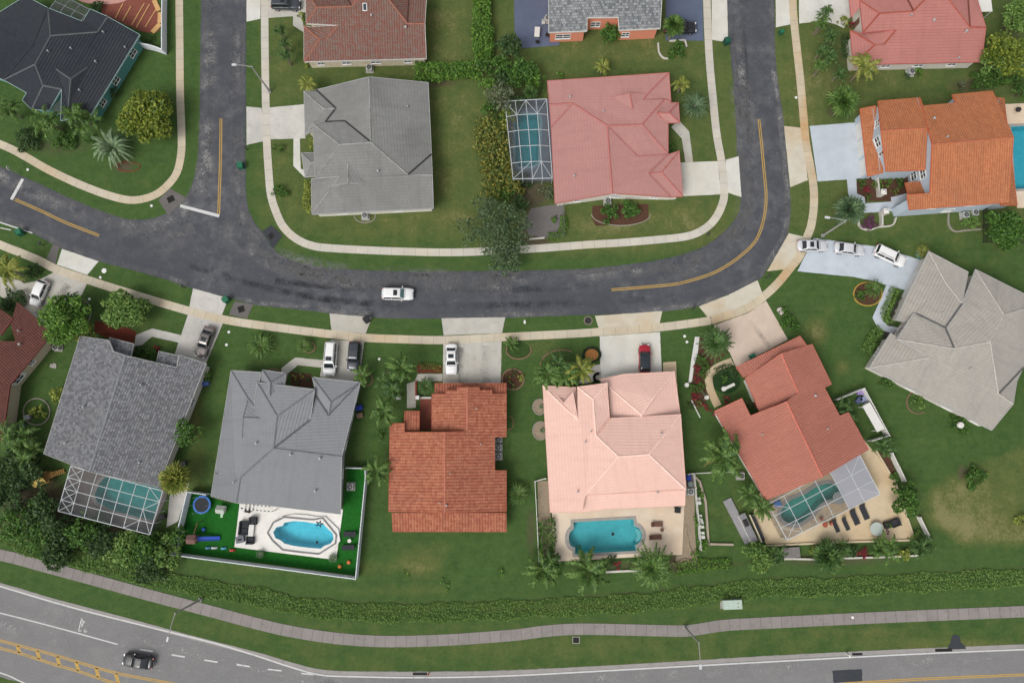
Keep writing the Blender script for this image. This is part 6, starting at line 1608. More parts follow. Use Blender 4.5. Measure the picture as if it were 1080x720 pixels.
def tree(label, px, py, dpx, h, mat='green', lobes=14, leaf=.26, dens=9, cat='tree', name='broadleaf_tree', sq=(1, 1), group='broadleaf trees in the gardens', trunk_h=.42, rot=0.0, lr=1.0):
    rng = rngs(); R = dpx * S / 2
    b = P(px, py, h * .7); t = thing(name, label, cat, (b.x, b.y, 0), rot, group)
    pts = blob_points(rng, R, h * (1 - trunk_h), h * trunk_h, lobes, dens, lr=lr)
    pts[:, 0] *= sq[0]; pts[:, 1] *= sq[1]
    V, F = leaf_quads(pts, leaf, rng)
    crown = fast_mesh('crown', V, F, LM[mat], t)
    m = MB(); m.tube((0, 0, -.1), (0, 0, h * trunk_h), .028 * h + .05, .02 * h + .03, 9)
    for k in range(6):
        a = k * math.tau / 6 + rng.uniform(-.3, .3); q = R * rng.uniform(.4, .75)
        m.tube((0, 0, h * trunk_h * rng.uniform(.7, .98)), (math.cos(a) * q * sq[0], math.sin(a) * q * sq[1], h * rng.uniform(.6, .8)), .014 * h + .02, .02, 6)
    m.build('trunk', BARK, t)
    return t
def shrub(label, px, py, dpx, h, mat='green', lobes=5, leaf=.15, dens=22, cat='shrub', name='shrub', sq=(1, 1), rot=0.0, group='garden shrubs'):
    rng = rngs(); R = dpx * S / 2
    b = P(px, py, h * .5); t = thing(name, label, cat, (b.x, b.y, 0), rot, group)
    pts = blob_points(rng, R, h * .95, .05, lobes, dens, .5)
    pts[:, 0] *= sq[0]; pts[:, 1] *= sq[1]
    V, F = leaf_quads(pts, leaf, rng)
    fast_mesh('foliage', V, F, LM[mat], t)
    m = MB()
    for k in range(4):
        a = k * 1.6; m.tube((0.05 * math.cos(a), .05 * math.sin(a), -.05), (R * .5 * math.cos(a), R * .5 * math.sin(a), h * .6), .035, .015, 5)
    m.build('stem', BARK, t)
    return t
def hedge(label, pts, wpx, h, mat='hedge', dens=60, leaf=.13, name='hedge', wob=.18, group=None, cat='hedge', o=None, wfun=None):
    rng = rngs(); q = [p for p in spline(pts, 2.0 if not o else 6.0)]
    q = [Q(o, p.x, p.y, h * .6) if o else P(p.x, p.y, h * .6) for p in q]
    c = sum(q, Vector()) / len(q); c.z = 0
    t = thing(name, label, cat, c, 0, group)
    pts_ = []; W = wpx * S
    d = 0
    for a, b in zip(q, q[1:]):
        L_ = (b - a).length; nrm = Vector((-(b - a).y, (b - a).x, 0)).normalized()
        ww = W * (1 + .12 * math.sin(d * .7) + .08 * math.sin(d * 1.9 + 1))
        d += L_
        n = max(4, int(dens * L_ * (ww + h)))
        u = rng.uniform(0, 1, n); s = rng.uniform(-1, 1, n); s = np.sign(s) * np.abs(s) ** .8
        hh = h * (1 - .3 * np.abs(s) ** 5) * rng.uniform(.72, 1.12, n)
        low = rng.uniform(0, 1, n) < .22; hh = np.where(low, hh * rng.uniform(.2, .9, n), hh)
        s = np.where(low, np.sign(s) * rng.uniform(.85, 1.05, n), s)
        x = a.x + (b.x - a.x) * u + nrm.x * s * ww / 2 + rng.normal(0, wob * .3, n); y = a.y + (b.y - a.y) * u + nrm.y * s * ww / 2 + rng.normal(0, wob * .3, n)
        pts_.append(np.stack([x - c.x, y - c.y, hh], 1))
    V, F = leaf_quads(np.vstack(pts_), leaf, rng, .6)
    fast_mesh('foliage', V, F, LM[mat], t)
    m = MB()
    for a, b in zip(q[::2], q[2::2] + q[-1:]):
        m.tube((a.x - c.x, a.y - c.y, -.05), (a.x - c.x + .08, a.y - c.y, h * .7), .04, .02, 5)
    m.build('stem', BARK, t)
    return t
# ---- palms
def frond_mesh(m, base, az, L_, rise, droop, nleaf, ll, lw, vee, rng, curl=0.0):
    """one pinnate frond: rachis curve with leaflets both sides"""
    c, s = math.cos(az), math.sin(az); pts = []
    for k in range(nleaf + 1):
        f = k / nleaf
        r = L_ * (f - .12 * droop * f ** 3); z = rise * math.sin(min(1, f * 1.15) * 1.9) * L_ * .42 - droop * L_ * f ** 2.4 * .55
        a = az + curl * f * f
        pts.append(Vector((base[0] + math.cos(a) * r, base[1] + math.sin(a) * r, base[2] + z)))
    for k in range(nleaf):
        a, b = pts[k], pts[k + 1]; d = (b - a).normalized(); f = (k + .5) / nleaf
        side = Vector((-d.y, d.x, 0)).normalized()
        if f > .12:
            l = ll * (math.sin(min(1, f * 1.05 + .12) * math.pi * .93) ** .6) * rng.uniform(.8, 1.1)
            for sg in (-1, 1):
                tip = a + side * (sg * l * .82) + d * (l * .5) + Vector((0, 0, l * vee + rng.uniform(-.06, .06)))
                w = d * lw * .5
                m.face([a - w, a + w, tip + w * .25, tip - w * .25])
        up = Vector((0, 0, .012)); w = side * (.035 * (1 - f) + .012)
        m.face([a - w + up, b - w + up, b + w + up, a + w + up])
def fan_leaf(m, base, az, el, L_, r, n, rng):
    d = Vector((math.cos(az) * math.cos(el), math.sin(az) * math.cos(el), math.sin(el)))
    hub = Vector(base) + d * L_ + Vector((0, 0, -.10 * L_ * L_ * (1 - el)))
    side = Vector((-math.sin(az), math.cos(az), 0)); up = side.cross(d).normalized()
    w = side * .03
    m.face([Vector(base) - w, Vector(base) + w, hub + w, hub - w])
    for k in range(n):
        a = (k / (n - 1) - .5) * 4.3
        v = (d * math.cos(a) + side * math.sin(a)).normalized()
        l = r * (.78 + .22 * math.cos(a)) * rng.uniform(.88, 1.08)
        pw = (side * math.cos(a) - d * math.sin(a)) * (.11 * r)
        mid = hub + v * l * .55 + up * .03 * r
        tip = hub + v * l - Vector((0, 0, .22 * l * rng.uniform(.5, 1.4)))
        m.face([hub, mid - pw, tip, mid + pw])
_palm = {}
def palm_mesh(kind, var):
    k = (kind, var)
    if k in _palm: return _palm[k]
    rng = random.Random(hash(kind) % 1000 + var * 31 if False else sum(map(ord, kind)) + var * 31)
    m = MB()
    if kind == 'feather':                 # queen or coconut like, drooping
        n = 13
        for i in range(n):
            f = i / n; az = i * 2.399 + rng.uniform(-.3, .3)
            frond_mesh(m, (0, 0, 0), az, rng.uniform(.78, 1.08) * (.8 + .2 * min(1, f * 3)), 1.15 - .9 * f, .35 + .6 * f, 20, .185, .075, -.5, rng, rng.uniform(-.5, .5))
    elif kind == 'date':                  # stiff many fronds
        n = 44
        for i in range(n):
            f = i / n; az = i * 2.399 + rng.uniform(-.12, .12)
            frond_mesh(m, (0, 0, 0), az, rng.uniform(.85, 1.05) * (.55 + .45 * f), 1.5 - 1.3 * f, .1 + .35 * f, 16, .15, .04, .08, rng)
    elif kind == 'sago':
        n = 40
        for i in range(n):
            f = i / n; az = i * 2.399 + rng.uniform(-.1, .1)
            frond_mesh(m, (0, 0, 0), az, rng.uniform(.88, 1.04), 1.0 - .7 * f, .2 + .3 * f, 20, .11, .04, .06, rng)
    elif kind == 'fan':
        n = 34
        for i in range(n):
            f = i / n; az = i * 2.399 + rng.uniform(-.25, .25)
            fan_leaf(m, (0, 0, 0), az, 1.25 - 1.5 * f, rng.uniform(.42, .56) * (.55 + .45 * f), .48, 11, rng)
    elif kind == 'areca':                 # several stems, upright arching fronds
        for s_ in range(5):
            b = (rng.uniform(-.38, .38), rng.uniform(-.38, .38), rng.uniform(-.3, .12))
            for i in range(6):
                az = i * 2.399 * 1.1 + s_ + rng.uniform(-.3, .3)
                frond_mesh(m, b, az, rng.uniform(.45, .8), 1.2 - .12 * i, .5 + .06 * i, 14, .15, .06, -.2, rng, rng.uniform(-.3, .3))
    elif kind == 'agave':                 # silver rosette with long bent straps
        for i in range(34):
            az = i * 2.399 + rng.uniform(-.2, .2); f = i / 34; Lr = rng.uniform(.75, 1.05); pts = []
            for q in range(7):
                g = q / 6; pts.append((Vector((math.cos(az) * Lr * g, math.sin(az) * Lr * g, .55 * (1 - f * .6) * math.sin(g * 2.6) - .35 * g * g * f)), .075 * (1 - g) ** .6 * (.5 + g * 1.5 if g < .35 else 1) + .008))
            side = Vector((-math.sin(az), math.cos(az), 0))
            for (p, w), (p2, w2) in zip(pts, pts[1:]):
                m.face([p - side * w, p, p2, p2 - side * w2]); m.face([p, p + side * w, p2 + side * w2, p2])
    me = bpy.data.meshes.new('crown'); me.from_pydata(m.v, [], m.f); me.update()
    # fronds are joined leaflets: one island per leaflet gives each its own shade
    _palm[k] = me; return me
_var = [0]
def palm(label, px, py, dpx, h, kind='feather', mat='pgreen', name=None, group=None, trunks=1, z=None):
    R = dpx * S / 2; _var[0] += 1; var = _var[0] % 3
    b = P(px, py, h); rng = random.Random(_var[0] * 7)
    nm = name or {'feather': 'feather_palm', 'date': 'date_palm', 'sago': 'sago_palm', 'fan': 'fan_palm', 'areca': 'areca_palm', 'agave': 'silver_agave'}[kind]
    t = thing(nm, label, 'palm' if kind != 'agave' else 'agave', (b.x, b.y, 0), rng.uniform(0, 6.28), group or 'palms in the gardens')
    me = palm_mesh(kind, var).copy(); me.materials.append(LM[mat])
    c = bpy.data.objects.new('crown', me); COL.objects.link(c); c.parent = t; c.location = (0, 0, h); c.scale = (R * rng.uniform(.9, 1.08), R * rng.uniform(.9, 1.08), R * (1.0 if kind != 'areca' else 1.1)); c.rotation_euler = (rng.uniform(-.17, .17), rng.uniform(-.17, .17), rng.uniform(0, 6.28)) if kind != 'sago' else (0, 0, 0)
    if kind in ('feather', 'fan') and dpx > 25:
        for k in range(rng.choice((1, 2, 3))):
            dm = MB(); frond_mesh(dm, (0, 0, h - .1), rng.uniform(0, 6.28), R * .72, .15, .95, 12, R * .11, .1, -.5, rng, .3); dm.build('dead_frond', DEAD, t)
    m = MB()
    if kind == 'areca':
        for k in range(6): m.tube((rng.uniform(-.2, .2), rng.uniform(-.2, .2), -.05), (rng.uniform(-.3, .3) * R, rng.uniform(-.3, .3) * R, h), .06, .045, 6)
    elif kind == 'agave': m.lathe((0, 0, -.05), [(.22, 0), (.28, .2), (.15, h + .1)], 8)
    else:
        r = .14 if kind in ('feather',) else .2
        m.tube((0, 0, -.1), (0, 0, h * .5), r * 1.25, r, 9).tube((0, 0, h * .5), (0, 0, h + .02), r, r * .8, 9)
        m.lathe((0, 0, h - .25), [(r * .8, 0), (r * 1.4, .15), (r * .9, .35), (.02, .5)], 9)
    m.build('trunk', BARK_P, t)
    return t
# ------------------------------------------------------------------ upper left corner lot
tree('olive yellow bushy tree on the upper left corner lot beside the sidewalk', 155, 121, 66, 5.0, 'olive', 22, .24, 11, sq=(1, 1.05), rot=.4)
shrub('small dark shrub against the teal wall of the charcoal roof house', 119, 97, 16, 2.2, 'deep')
palm('silver rosette plant with arching straps on the upper left lawn', 120, 156, 50, 1.2, 'agave', 'silver')
palm('bright feathery palm in front of the charcoal roof house, nearest the agave', 85, 122, 46, 3.4, 'areca', 'pgreen')
palm('bright feathery palm in front of the charcoal roof house, second from the agave', 52, 128, 46, 3.2, 'areca', 'pgreen')
palm('feathery palm at the far left under the charcoal roof', 8, 114, 40, 3.4, 'areca', 'pgreen')
shrub('dark broad bush on the left lawn under the feathery palms', 30, 148, 34, 1.4, 'deep', 8)
shrub('dark bush between the feathery palms and the agave', 68, 150, 30, 1.2, 'green', 7)
shrub('small round bush behind the agave', 95, 147, 14, 1.0, 'green')
ring('faint ring of red soil edging at the agave', 136, 176, 12, 5, 0, 360, None, RED_E, .08, .12)
# brick patio with timber strips
BR = M('brick_paving_red', lin(128, 74, 62), .9, .25, 3.0)
bed('red brick patio behind the charcoal roof house', [(108, 15), (148, 33), (158, 35), (168, 33), (170, 24), (165, 4), (160, -20), (90, -20)], BR)
TIMB = M('timber_pale', lin(196, 156, 104), .8, .15, 3.0)
for k, (a, b) in enumerate([((122, 19.5), (130, 4)), ((129.5, 22.5), (138.5, 7)), ((139, 27), (152.5, 4)), ((144, 29.5), (158, 5)), ((153.5, 29), (165, 10))]):
    pa, pb = P(*a, .04), P(*b, .04)
    o_ = MB().beam(pa + Vector((0, 0, .05)), pb + Vector((0, 0, .05)), .14, .1).build('timber_strip', TIMB); tag(o_, 'narrow pale timber strip laid on the red brick patio, ' + ['nearest the house', 'second from the house', 'third from the house', 'fourth from the house', 'last before the corner'][k], 'timber', 'timber strips on the brick patio')
for k, (a, b) in enumerate([((161, 35), (169.5, 26)), ((169, 25), (169.5, 14)), ((168, 12), (163, 1))]):
    pa, pb = P(*a, .05), P(*b, .05)
    o_ = MB().beam(pa + Vector((0, 0, .1)), pb + Vector((0, 0, .1)), .75, .2).build('timber_edging', TIMB); tag(o_, ['lowest', 'middle', 'uppermost'][k] + ' thick timber edging at the corner of the brick patio', 'timber', 'timber edging of the brick patio')
bed('round pink plunge pad above the brick patio', circ(108, -2, 27, 7), M('pad_pink', lin(186, 140, 130), .8, .1), None, .035)
shrub('dark shrub by the mesh cage above the brick patio', 104, 7, 20, 1.2, 'deep')
shrub('dark shrub inside the white fence corner', 155, 43, 18, 1.0, 'green', 4)
# ------------------------------------------------------------------ top middle
palm('upper dark shaggy palm of the cluster beside the side street', 295, 31, 20, 3.0, 'areca', 'pdeep')
palm('middle dark shaggy palm of the cluster beside the side street', 299, 45, 22, 3.2, 'areca', 'pdeep')
palm('lower dark shaggy palm of the cluster beside the side street', 302, 59, 22, 3.0, 'areca', 'pdeep')
shrub('yellow green bush by the walkway of the mottled red tile house', 318, 16.5, 12, 1.4, 'gold')
palm('yellow green small palm at the corner of the grey hip roof house', 325, 88, 26, 3.0, 'feather', 'pyell')
shrub('tiny yellow bush at the corner of the mottled red tile house', 323.5, 69, 6, .8, 'gold', 3)
hedge('tall bright green hedge running down between two top yards', [(508, -30), (508, 0), (509, 35), (510, 68)], 20, 2.0, 'bright', 42, .19, wob=.4, name='hedge')
hedge('bright green hedge along the yard of the mottled red tile house', [(438, 76), (460, 76), (485, 74), (506, 73)], 19, 1.6, 'bright', 42, .19, wob=.4)
tree('dark round tree at the corner of the slate blue patio', 537, 48, 32, 4.5, 'deep', 11, .22, 12)
tree('dark tree at the foot of the tall bright hedge', 512, 70, 24, 3.6, 'green', 8, .22, 11)
tree('mid green tree right of the dark hedge corner', 552, 74, 34, 4.2, 'green', 11, .22, 11)
tree('small green tree between the hedge and the dark round tree', 527, 68, 26, 3.8, 'green', 9, .22, 11)
tree('thin grey green tree above the croton hedge', 527, 100, 40, 4.6, 'grey', 12, .2, 7)
palm('small fan palm at the top corner of the rose pool cage', 560, 97, 20, 1.8, 'fan', 'pdeep')
shrub('small bush left of the rose roof corner', 573, 92, 9, 1.2, 'green', 3)
shrub('small bush north of the rose roof', 591, 79, 10, 1.0, 'bright', 3)
hedge('tall mottled orange and olive croton hedge beside the rose pool cage', [(520, 128), (520, 145), (522, 165), (526, 185), (533, 205)], 30, 2.6, 'croton', 32, .24, wob=1.4)
shrub('orange tinted croton bush at the end of the croton hedge', 543, 196, 26, 2.0, 'croton', 7, .18)
shrub('dark bush under the lower corner of the rose pool cage', 552, 190, 22, 1.6, 'deep', 6)
shrub('pale leaved bush against the left wall of the rose roof house', 576, 203, 22, 1.6, 'grey', 6)
tree('large dark live oak overhanging the inner sidewalk', 525, 242, 80, 6.5, 'oak', 44, .16, 8, sq=(.95, 1.1), rot=.7, lr=.58)
tree('lower dark limb of oak beside the street over the sidewalk', 530, 270, 46, 4.2, 'oak', 20, .19, 9, lr=.65)
hedge('low bright green hedge around the gravel corner left of the rose house', [(577, 249), (588, 249), (594, 240), (594, 228)], 7, .7, 'bright', 60, .12)
shrub('bright bush in the gravel corner left of the rose house', 584, 232, 10, .8, 'bright', 4)
bed('grey gravel yard under the live oak beside the rose house', [(560, 220), (594, 214), (594, 250), (575, 251), (558, 248), (552, 236)], GRAV_G)
low_wall('garden_kerb', 'pale kerb piece at the gravel yard under the oak', [(558, 252.5), (574, 251)], .2, .25, CURB_M)
fence('wire_fence', 'thin grey fence at the right edge of the gravel yard', [(594.5, 214), (594.5, 250)], 1.2, .08, 2.0, FWOOD, .03, rail=True)
bed('mulch bed under the gable end of the rose roof house', [(625, 217), (684, 215), (684, 232), (672, 237), (628, 238), (624, 230)], MULCH)
ring('stone edging of the mulch bed at the rose gable', 655, 226, 31, 12, 0, 180, None, STONE_E, .12, .14)
shrub('dark green bush at the rose gable, left one of the pair', 643, 224, 26, 1.6, 'green', 8, .17)
shrub('dark green bush at the rose gable, right one of the pair', 665, 221, 24, 1.6, 'green', 8, .17)
tree('round green bush between the two salmon wall wings', 644, 36, 27, 2.6, 'green', 9, .2, 14)
palm('fan palm over the black pickup', 711, 27, 32, 3.6, 'fan', 'pgreen')
shrub('dark green shrub ring bed by the salmon house corner', 715, 53, 27, 1.2, 'green', 8, .17)
low_wall('garden_kerb', 'white curved kerb around the bed at the salmon house', [(694, 46), (695, 56), (700, 62), (706, 62)], .25, .25, CURB_M, smooth_=True)
low_wall('garden_kerb', 'white kerb piece at the top of the salmon house bed', [(706, 44), (722, 43), (724, 50)], .25, .25, CURB_M)
palm('yellow green palm north of the rose roof', 636, 70, 24, 2.4, 'feather', 'pyell')
palm('yellow leaved palm at the upper right corner of the rose roof', 719, 89, 28, 2.6, 'feather', 'pyell')
palm('blue green cycad on the lawn between rose house and sidewalk', 733, 112, 36, 1.2, 'sago', 'blue')
hedge('low clipped strip of shrubs in front of the rose house porch', [(708, 150), (709, 166)], 8, .8, 'green', 60, .12)
shrub('round bush at the upper end of the grey house driveway walk', 294, 157, 17, 1.2, 'green', 5)
shrub('round bush on the lawn by the inner sidewalk bend', 294, 202, 21, 1.5, 'green', 6)
hedge('narrow yellow shrub strip along the wall of the grey hip roof house', [(325, 191), (324, 205), (323, 216), (328, 223)], 7, .9, 'gold', 60, .12)
hedge('short yellow shrub strip beside the grey house garage', [(329, 146), (329, 158)], 5, .9, 'gold', 60, .12)
ring('round stone edging around the air conditioner of the grey house', 385, 228, 11, 7, 0, 360, None, STONE_E)
# ------------------------------------------------------------------ upper right
for x, y, d_, mt, lb in [(872, 14, 24, 'pdeep', 'topmost'), (866, 26, 24, 'pgreen', 'second'), (878, 38, 28, 'pdeep', 'third'), (868, 52, 26, 'pdeep', 'fourth'), (878, 58, 26, 'pdeep', 'fifth'), (866, 70, 24, 'pgreen', 'sixth'), (886, 76, 28, 'pdeep', 'lowest')]:
    palm('dark shaggy palm beside the rose red house drive, %s of seven down the row' % lb, x, y, d_, 3.0, 'areca', mt)
shrub('yellow green round bush at the rose red house entry', 890, 23, 17, 1.4, 'gold', 5)
shrub('small red bush at the rose red house entry', 898, 26, 8, .8, 'red', 3)
hedge('dark clipped strip along the front wall of the rose red house', [(891, 36), (893, 62)], 7, .9, 'deep', 60, .12)
palm('yellowing tall palm at the corner of the rose red house', 912, 70, 42, 4.6, 'feather', 'pyell')
palm('large fan palm right of the upper right sidewalk', 890, 107, 42, 2.8, 'fan', 'pgreen')
shrub('round bush beside the air conditioner of the rose red house', 969, 77, 15, 1.3, 'bright', 4)
shrub('dark small bush by the rose red house wall', 957, 80, 10, .9, 'deep', 3)
tree('big pale green tree at the right edge by the rose red house', 1062, 56, 58, 6.0, 'olive', 20, .22, 9)
tree('pale green tree in the upper right corner', 1076, 16, 44, 6.0, 'hedge', 14, .22, 9)
tree('yellow green tree between the rose red house and the clipped hedge', 1048, 66, 38, 4.6, 'hedge', 12, .22, 9)
hedge('clipped green hedge between the rose red and orange houses', [(1024, 85), (1045, 84), (1076, 81)], 15, 1.4, 'green', 46, .16)
shrub('grey twiggy bush at the left end of the clipped hedge', 1014, 90, 14, 1.2, 'grey', 4)
tree('dark green bush at the right edge above the orange pool', 1080, 95, 26, 3.0, 'green', 8, .2, 11)
tree('round leafy tree at the right edge below the orange house', 1062, 241, 50, 3.6, 'green', 16, .22, 14)
shrub('flat yellow green ground shrub right of the orange house walk', 1023, 234, 27, .7, 'hedge', 7, .14)
low_wall('garden_kerb', 'grey curved kerb around the yellow green ground shrub', [(1000, 225), (1000, 236), (1006, 244), (1020, 243), (1034, 242)], .2, .28, STONE_E, smooth_=True)
bed('mulch planting bed along the orange house entry', [(902, 188), (962, 186), (958, 208), (940, 212), (906, 212)], MULCH)
for x, y, d_, mt, lb in [(908, 192, 16, 'green', 'by the garage corner'), (914, 202, 13, 'red', 'with reddish leaves'), (926, 197, 18, 'bright', 'largest and bright green'), (936, 192, 14, 'bright', 'behind the bright one'), (948, 192, 16, 'green', 'under the bay window'), (944, 202, 12, 'croton', 'orange tinted'), (915, 208, 10, 'green', 'at the bed corner')]:
    shrub('small plant in the orange house entry bed, ' + lb, x, y, d_, .8, mt, 4, .13)
palm('large fan palm on the lawn left of the orange house walk', 896, 221, 42, 2.6, 'fan', 'blue')
shrub('purple flowering bush in the curved white planter', 916, 236, 22, .9, 'purple', 6, .12)
low_wall('planter_wall', 'curved white planter wall around the purple bush', [(904, 233), (907, 240), (916, 243), (926, 240), (940, 238), (944, 230)], .4, .22, CURB_M, smooth_=True)
for x, y, lb in [(926.5, 206, 'upper'), (929, 226, 'lower')]:
    b = P(x, y, 0); t = thing('gate_pillar', '%s white gate pillar at the orange house walk' % lb, 'pillar', b)
    MB().box((0, 0, .8), (.7, .7, 1.6)).build('shaft', CURB_M, t); MB().box((0, 0, 1.65), (.85, .85, .1)).lathe((0, 0, 1.7), [(.25, 0), (.25, .15), (.05, .3)], 10).build('cap', FENCE_M, t)
low_wall('garden_wall', 'white garden wall from the upper gate pillar', [(923, 189), (925, 205)], .9, .2, CURB_M)
low_wall('garden_wall', 'white garden wall below the lower gate pillar', [(928, 228), (928, 239)], .9, .2, CURB_M)
palm('small yellow palm at the top of the blue grey long driveway', 973, 265, 18, 1.0, 'sago', 'pyell')
o_ = MB().lathe((0, 0, 0), [(.7, 0), (.8, .2), (.5, .4), (.02, .45)], 14).build('dome_planter', M('planter_green', lin(70, 108, 92), .7, .15)); b = P(971, 268.5, .2); o_.location = (b.x, b.y, 0); tag(o_, 'green dome planter beside the pale grey roof corner', 'planter')
# pale grey house beds
bed('ring bed with yellow edge on the lawn below the long driveway', circ(915, 309, 14, 12), MULCH)
ring('yellow brick edging of the ring bed below the long driveway', 915, 310, 15, 12.5, 0, 360, None, M('edging_yellow', lin(180, 146, 70), .8, .2))
palm('small palm in the yellow edged ring bed', 921, 305, 24, 1.0, 'sago', 'pgreen')
shrub('low bush in the yellow edged ring bed', 908, 311, 16, .8, 'green', 5, .13)
hedge('clipped hedge along the blue walkway of the pale grey roof house', [(944, 304), (939, 318), (933, 332), (940, 341)], 8, .9, 'hedge', 60, .12)
hedge('clipped hedge left of the pale grey roof entry', [(929, 347), (920, 356), (914, 372)], 9, .9, 'hedge', 60, .12)
bed('grey mulch strip along the front of the pale grey roof house', [(951, 306), (943, 336), (936, 372), (926, 368), (940, 330)], M('mulch_grey', lin(72, 66, 64), .95, .3, 3.0))
for k, (x, y) in enumerate([(948, 314), (945, 322), (942, 331), (931, 353), (927, 361), (923, 369)]):
    shrub('small dark plant in the grey mulch strip, %s from the driveway' % ['first', 'second', 'third', 'fourth', 'fifth', 'sixth'][k], x, y, 7, .6, 'deep', 3, .11, group='dark plants in the grey mulch strip')
shrub('bush below the left corner of the pale grey roof', 935, 402, 20, 1.0, 'green', 6)
ring('pale edging around the bush bed at the pale grey roof side', 968, 424, 12, 12, 60, 240, None, BRICK_E)
shrub('yellow green bush at the side of the pale grey roof', 968, 424, 20, 1.0, 'hedge', 6)
shrub('wide dark bush at the lowest edge of the pale grey roof', 1012, 448, 26, 1.1, 'green', 7)
o_ = MB().lathe((0, 0, 0), [(.45, 0), (.5, .3), (.42, .5), (.02, .55)], 14).build('white_pot', FENCE_M); b = P(1013, 448, 1.0); o_.location = (b.x, b.y, .75); tag(o_, 'white pot in the dark bush under the pale grey roof', 'pot')
shrub('round bush on the dry lawn patch at the right', 1028, 503, 29, 1.3, 'green', 9, .17)
shrub('yellow flowering bush cut by the right edge', 1080, 548, 22, 1.2, 'gold', 6)
shrub('small bush by the coral house driveway edge', 827, 330, 15, .9, 'green', 5); shrub('wide dark bush at the coral house driveway edge', 833, 341, 24, 1.0, 'green', 7)
o_ = MB().lathe((0, 0, 0), [(.5, 0), (.6, .25), (.3, .45), (.02, .5)], 9).build('white_boulder', M('boulder_white', lin(200, 190, 184), .9, .15)); b = P(823, 328, .2); o_.location = (b.x, b.y, 0); tag(o_, 'pale boulder at the coral house driveway edge', 'rock')
# ------------------------------------------------------------------ left edge
palm('yellow shaggy palm at the left edge above the garden path', 8, 284, 44, 3.6, 'feather', 'pyell')
shrub('dark bush mass at the left edge below the garden path', 14, 316, 34, 1.8, 'deep', 8)
shrub('dark bush beside the left drive palm', 36, 286, 22, 1.4, 'deep', 5)
tree('big bright green tree between the white hatchback and the shingled roof', 66, 336, 58, 5.4, 'bright', 22, .24, 11)
tree('small yellow green tree at the shingled roof corner', 90, 350, 26, 3.0, 'gold', 8, .2, 11)
palm('dark palm behind the big bright green tree', 78, 316, 34, 3.0, 'areca', 'pdeep')
tree('round patchy tree on the lawn above the shingled roof', 130, 327, 52, 3.8, 'hedge', 18, .22, 14, sq=(1.02, .88))
ring('pale kerb ring around the big bright green tree', 84, 330, 12, 15, -80, 90, None, COP_G)
bed('red mulch bed between the patchy tree and the shingled roof', [(100, 338), (116, 342), (136, 346), (144, 350), (140, 364), (112, 356), (100, 350)], MULCH_R)
shrub('small dark palm bush by the shingled house walkway', 146, 370, 16, 1.6, 'deep', 5)
shrub('dark mixed bush in the shingled house entry bed', 160, 372, 18, 1.2, 'green', 5); shrub('red leaved bush in the shingled house entry bed', 166, 367, 9, .9, 'red', 3)
tree('yellow green bush on the lawn left of the shingled roof', 60, 416, 22, 2.2, 'gold', 6, .2, 12, sq=(.75, 1.2), rot=-.35)
shrub('yellow bush inside the dark ring bed at the maroon house', 40, 434, 20, 1.2, 'gold', 6); ring('dark stone ring around the yellow bush at the maroon house', 39, 434, 14, 14, 0, 360, None, STONE_E)
palm('dark green palm at the maroon house corner', 17, 461, 52, 3.4, 'areca', 'pgreen'); palm('lower dark green palm at the left edge', 24, 478, 40, 2.8, 'areca', 'pgreen')
shrub('small bush by the right wall of the shingled roof house', 219, 397, 15, 1.4, 'bright', 5); 
tree('dark green small tree over the right eave of the shingled roof', 196, 457, 34, 4.2, 'green', 9, .2, 12)
palm('golden palm at the lower right corner of the shingled roof', 184, 505, 38, 3.6, 'fan', 'pyell')
# ficus belt along the lower left boundary: each bushy tree its own
fic = [(8, 490, 46, 4.4, 'deep'), (30, 500, 40, 3.8, 'deep'), (6, 520, 48, 4.6, 'deep'), (18, 548, 50, 4.4, 'green'), (42, 540, 44, 4.0, 'deep'), (60, 556, 46, 4.0, 'deep'), (40, 566, 44, 3.4, 'green'), (84, 562, 46, 3.8, 'green'), (106, 572, 42, 3.6, 'deep'), (128, 578, 44, 3.6, 'hedge'), (150, 582, 46, 3.8, 'green'), (172, 584, 40, 3.4, 'hedge'), (62, 582, 40, 3.0, 'deep'), (160, 596, 44, 3.4, 'deep'), (186, 566, 26, 2.6, 'green'), (100, 552, 24, 2.8, 'green')]
wh = ['at the left edge under the palms', 'beside the yellow playhouse', 'at the left edge level with the playhouse', 'at the left edge above the verge', 'just below the playhouse', 'left of the cage corner', 'in front of the left ficus', 'under the lower left cage corner', 'under the cage, second from its left corner', 'under the middle of the cage, pale', 'under the right part of the cage', 'by the brick side path, pale', 'nearest the footpath at the left', 'lowest of the belt, by the long hedge', 'between brick path and the white fence', 'tucked against the cage posts']
for (x, y, d_, h, mt), w_ in zip(fic, wh):
    tree('bushy boundary tree of the lower left belt, ' + w_, x, y, d_, h, mt, 13, .22, 10, name='ficus_bush', group='bushy trees along the lower left boundary', trunk_h=.2)
# ------------------------------------------------------------------ lower row
palm('small dark palm left on the lawn of the mid grey house', 276, 364, 34, .5, 'sago', 'pgreen'); palm('small palm in the red ring bed left of the white minivan', 321, 364, 20, .8, 'sago', 'pgreen')
ring('brick ring bed left of the white minivan', 326, 366, 6.5, 6, 0, 360, None, BRICK_E)
bed('dark planting bed at the mid grey house entry', [(306, 392), (328, 394), (330, 408), (307, 408)], MULCH)
for x, y, mt, lb in [(311, 397, 'gold', 'yellow one'), (318, 396, 'croton', 'orange one'), (325, 399, 'deep', 'dark one'), (314, 404, 'deep', 'low dark one')]: shrub('small bush in the mid grey house entry bed, ' + lb, x, y, 8, .8, mt, 3, .12)
palm('palm in the brick ring bed right of the dark SUV', 382, 395, 28, 2.4, 'feather', 'pgreen'); ring('brick ring bed right of the dark SUV', 386, 400, 7, 7, 0, 360, None, BRICK_E)
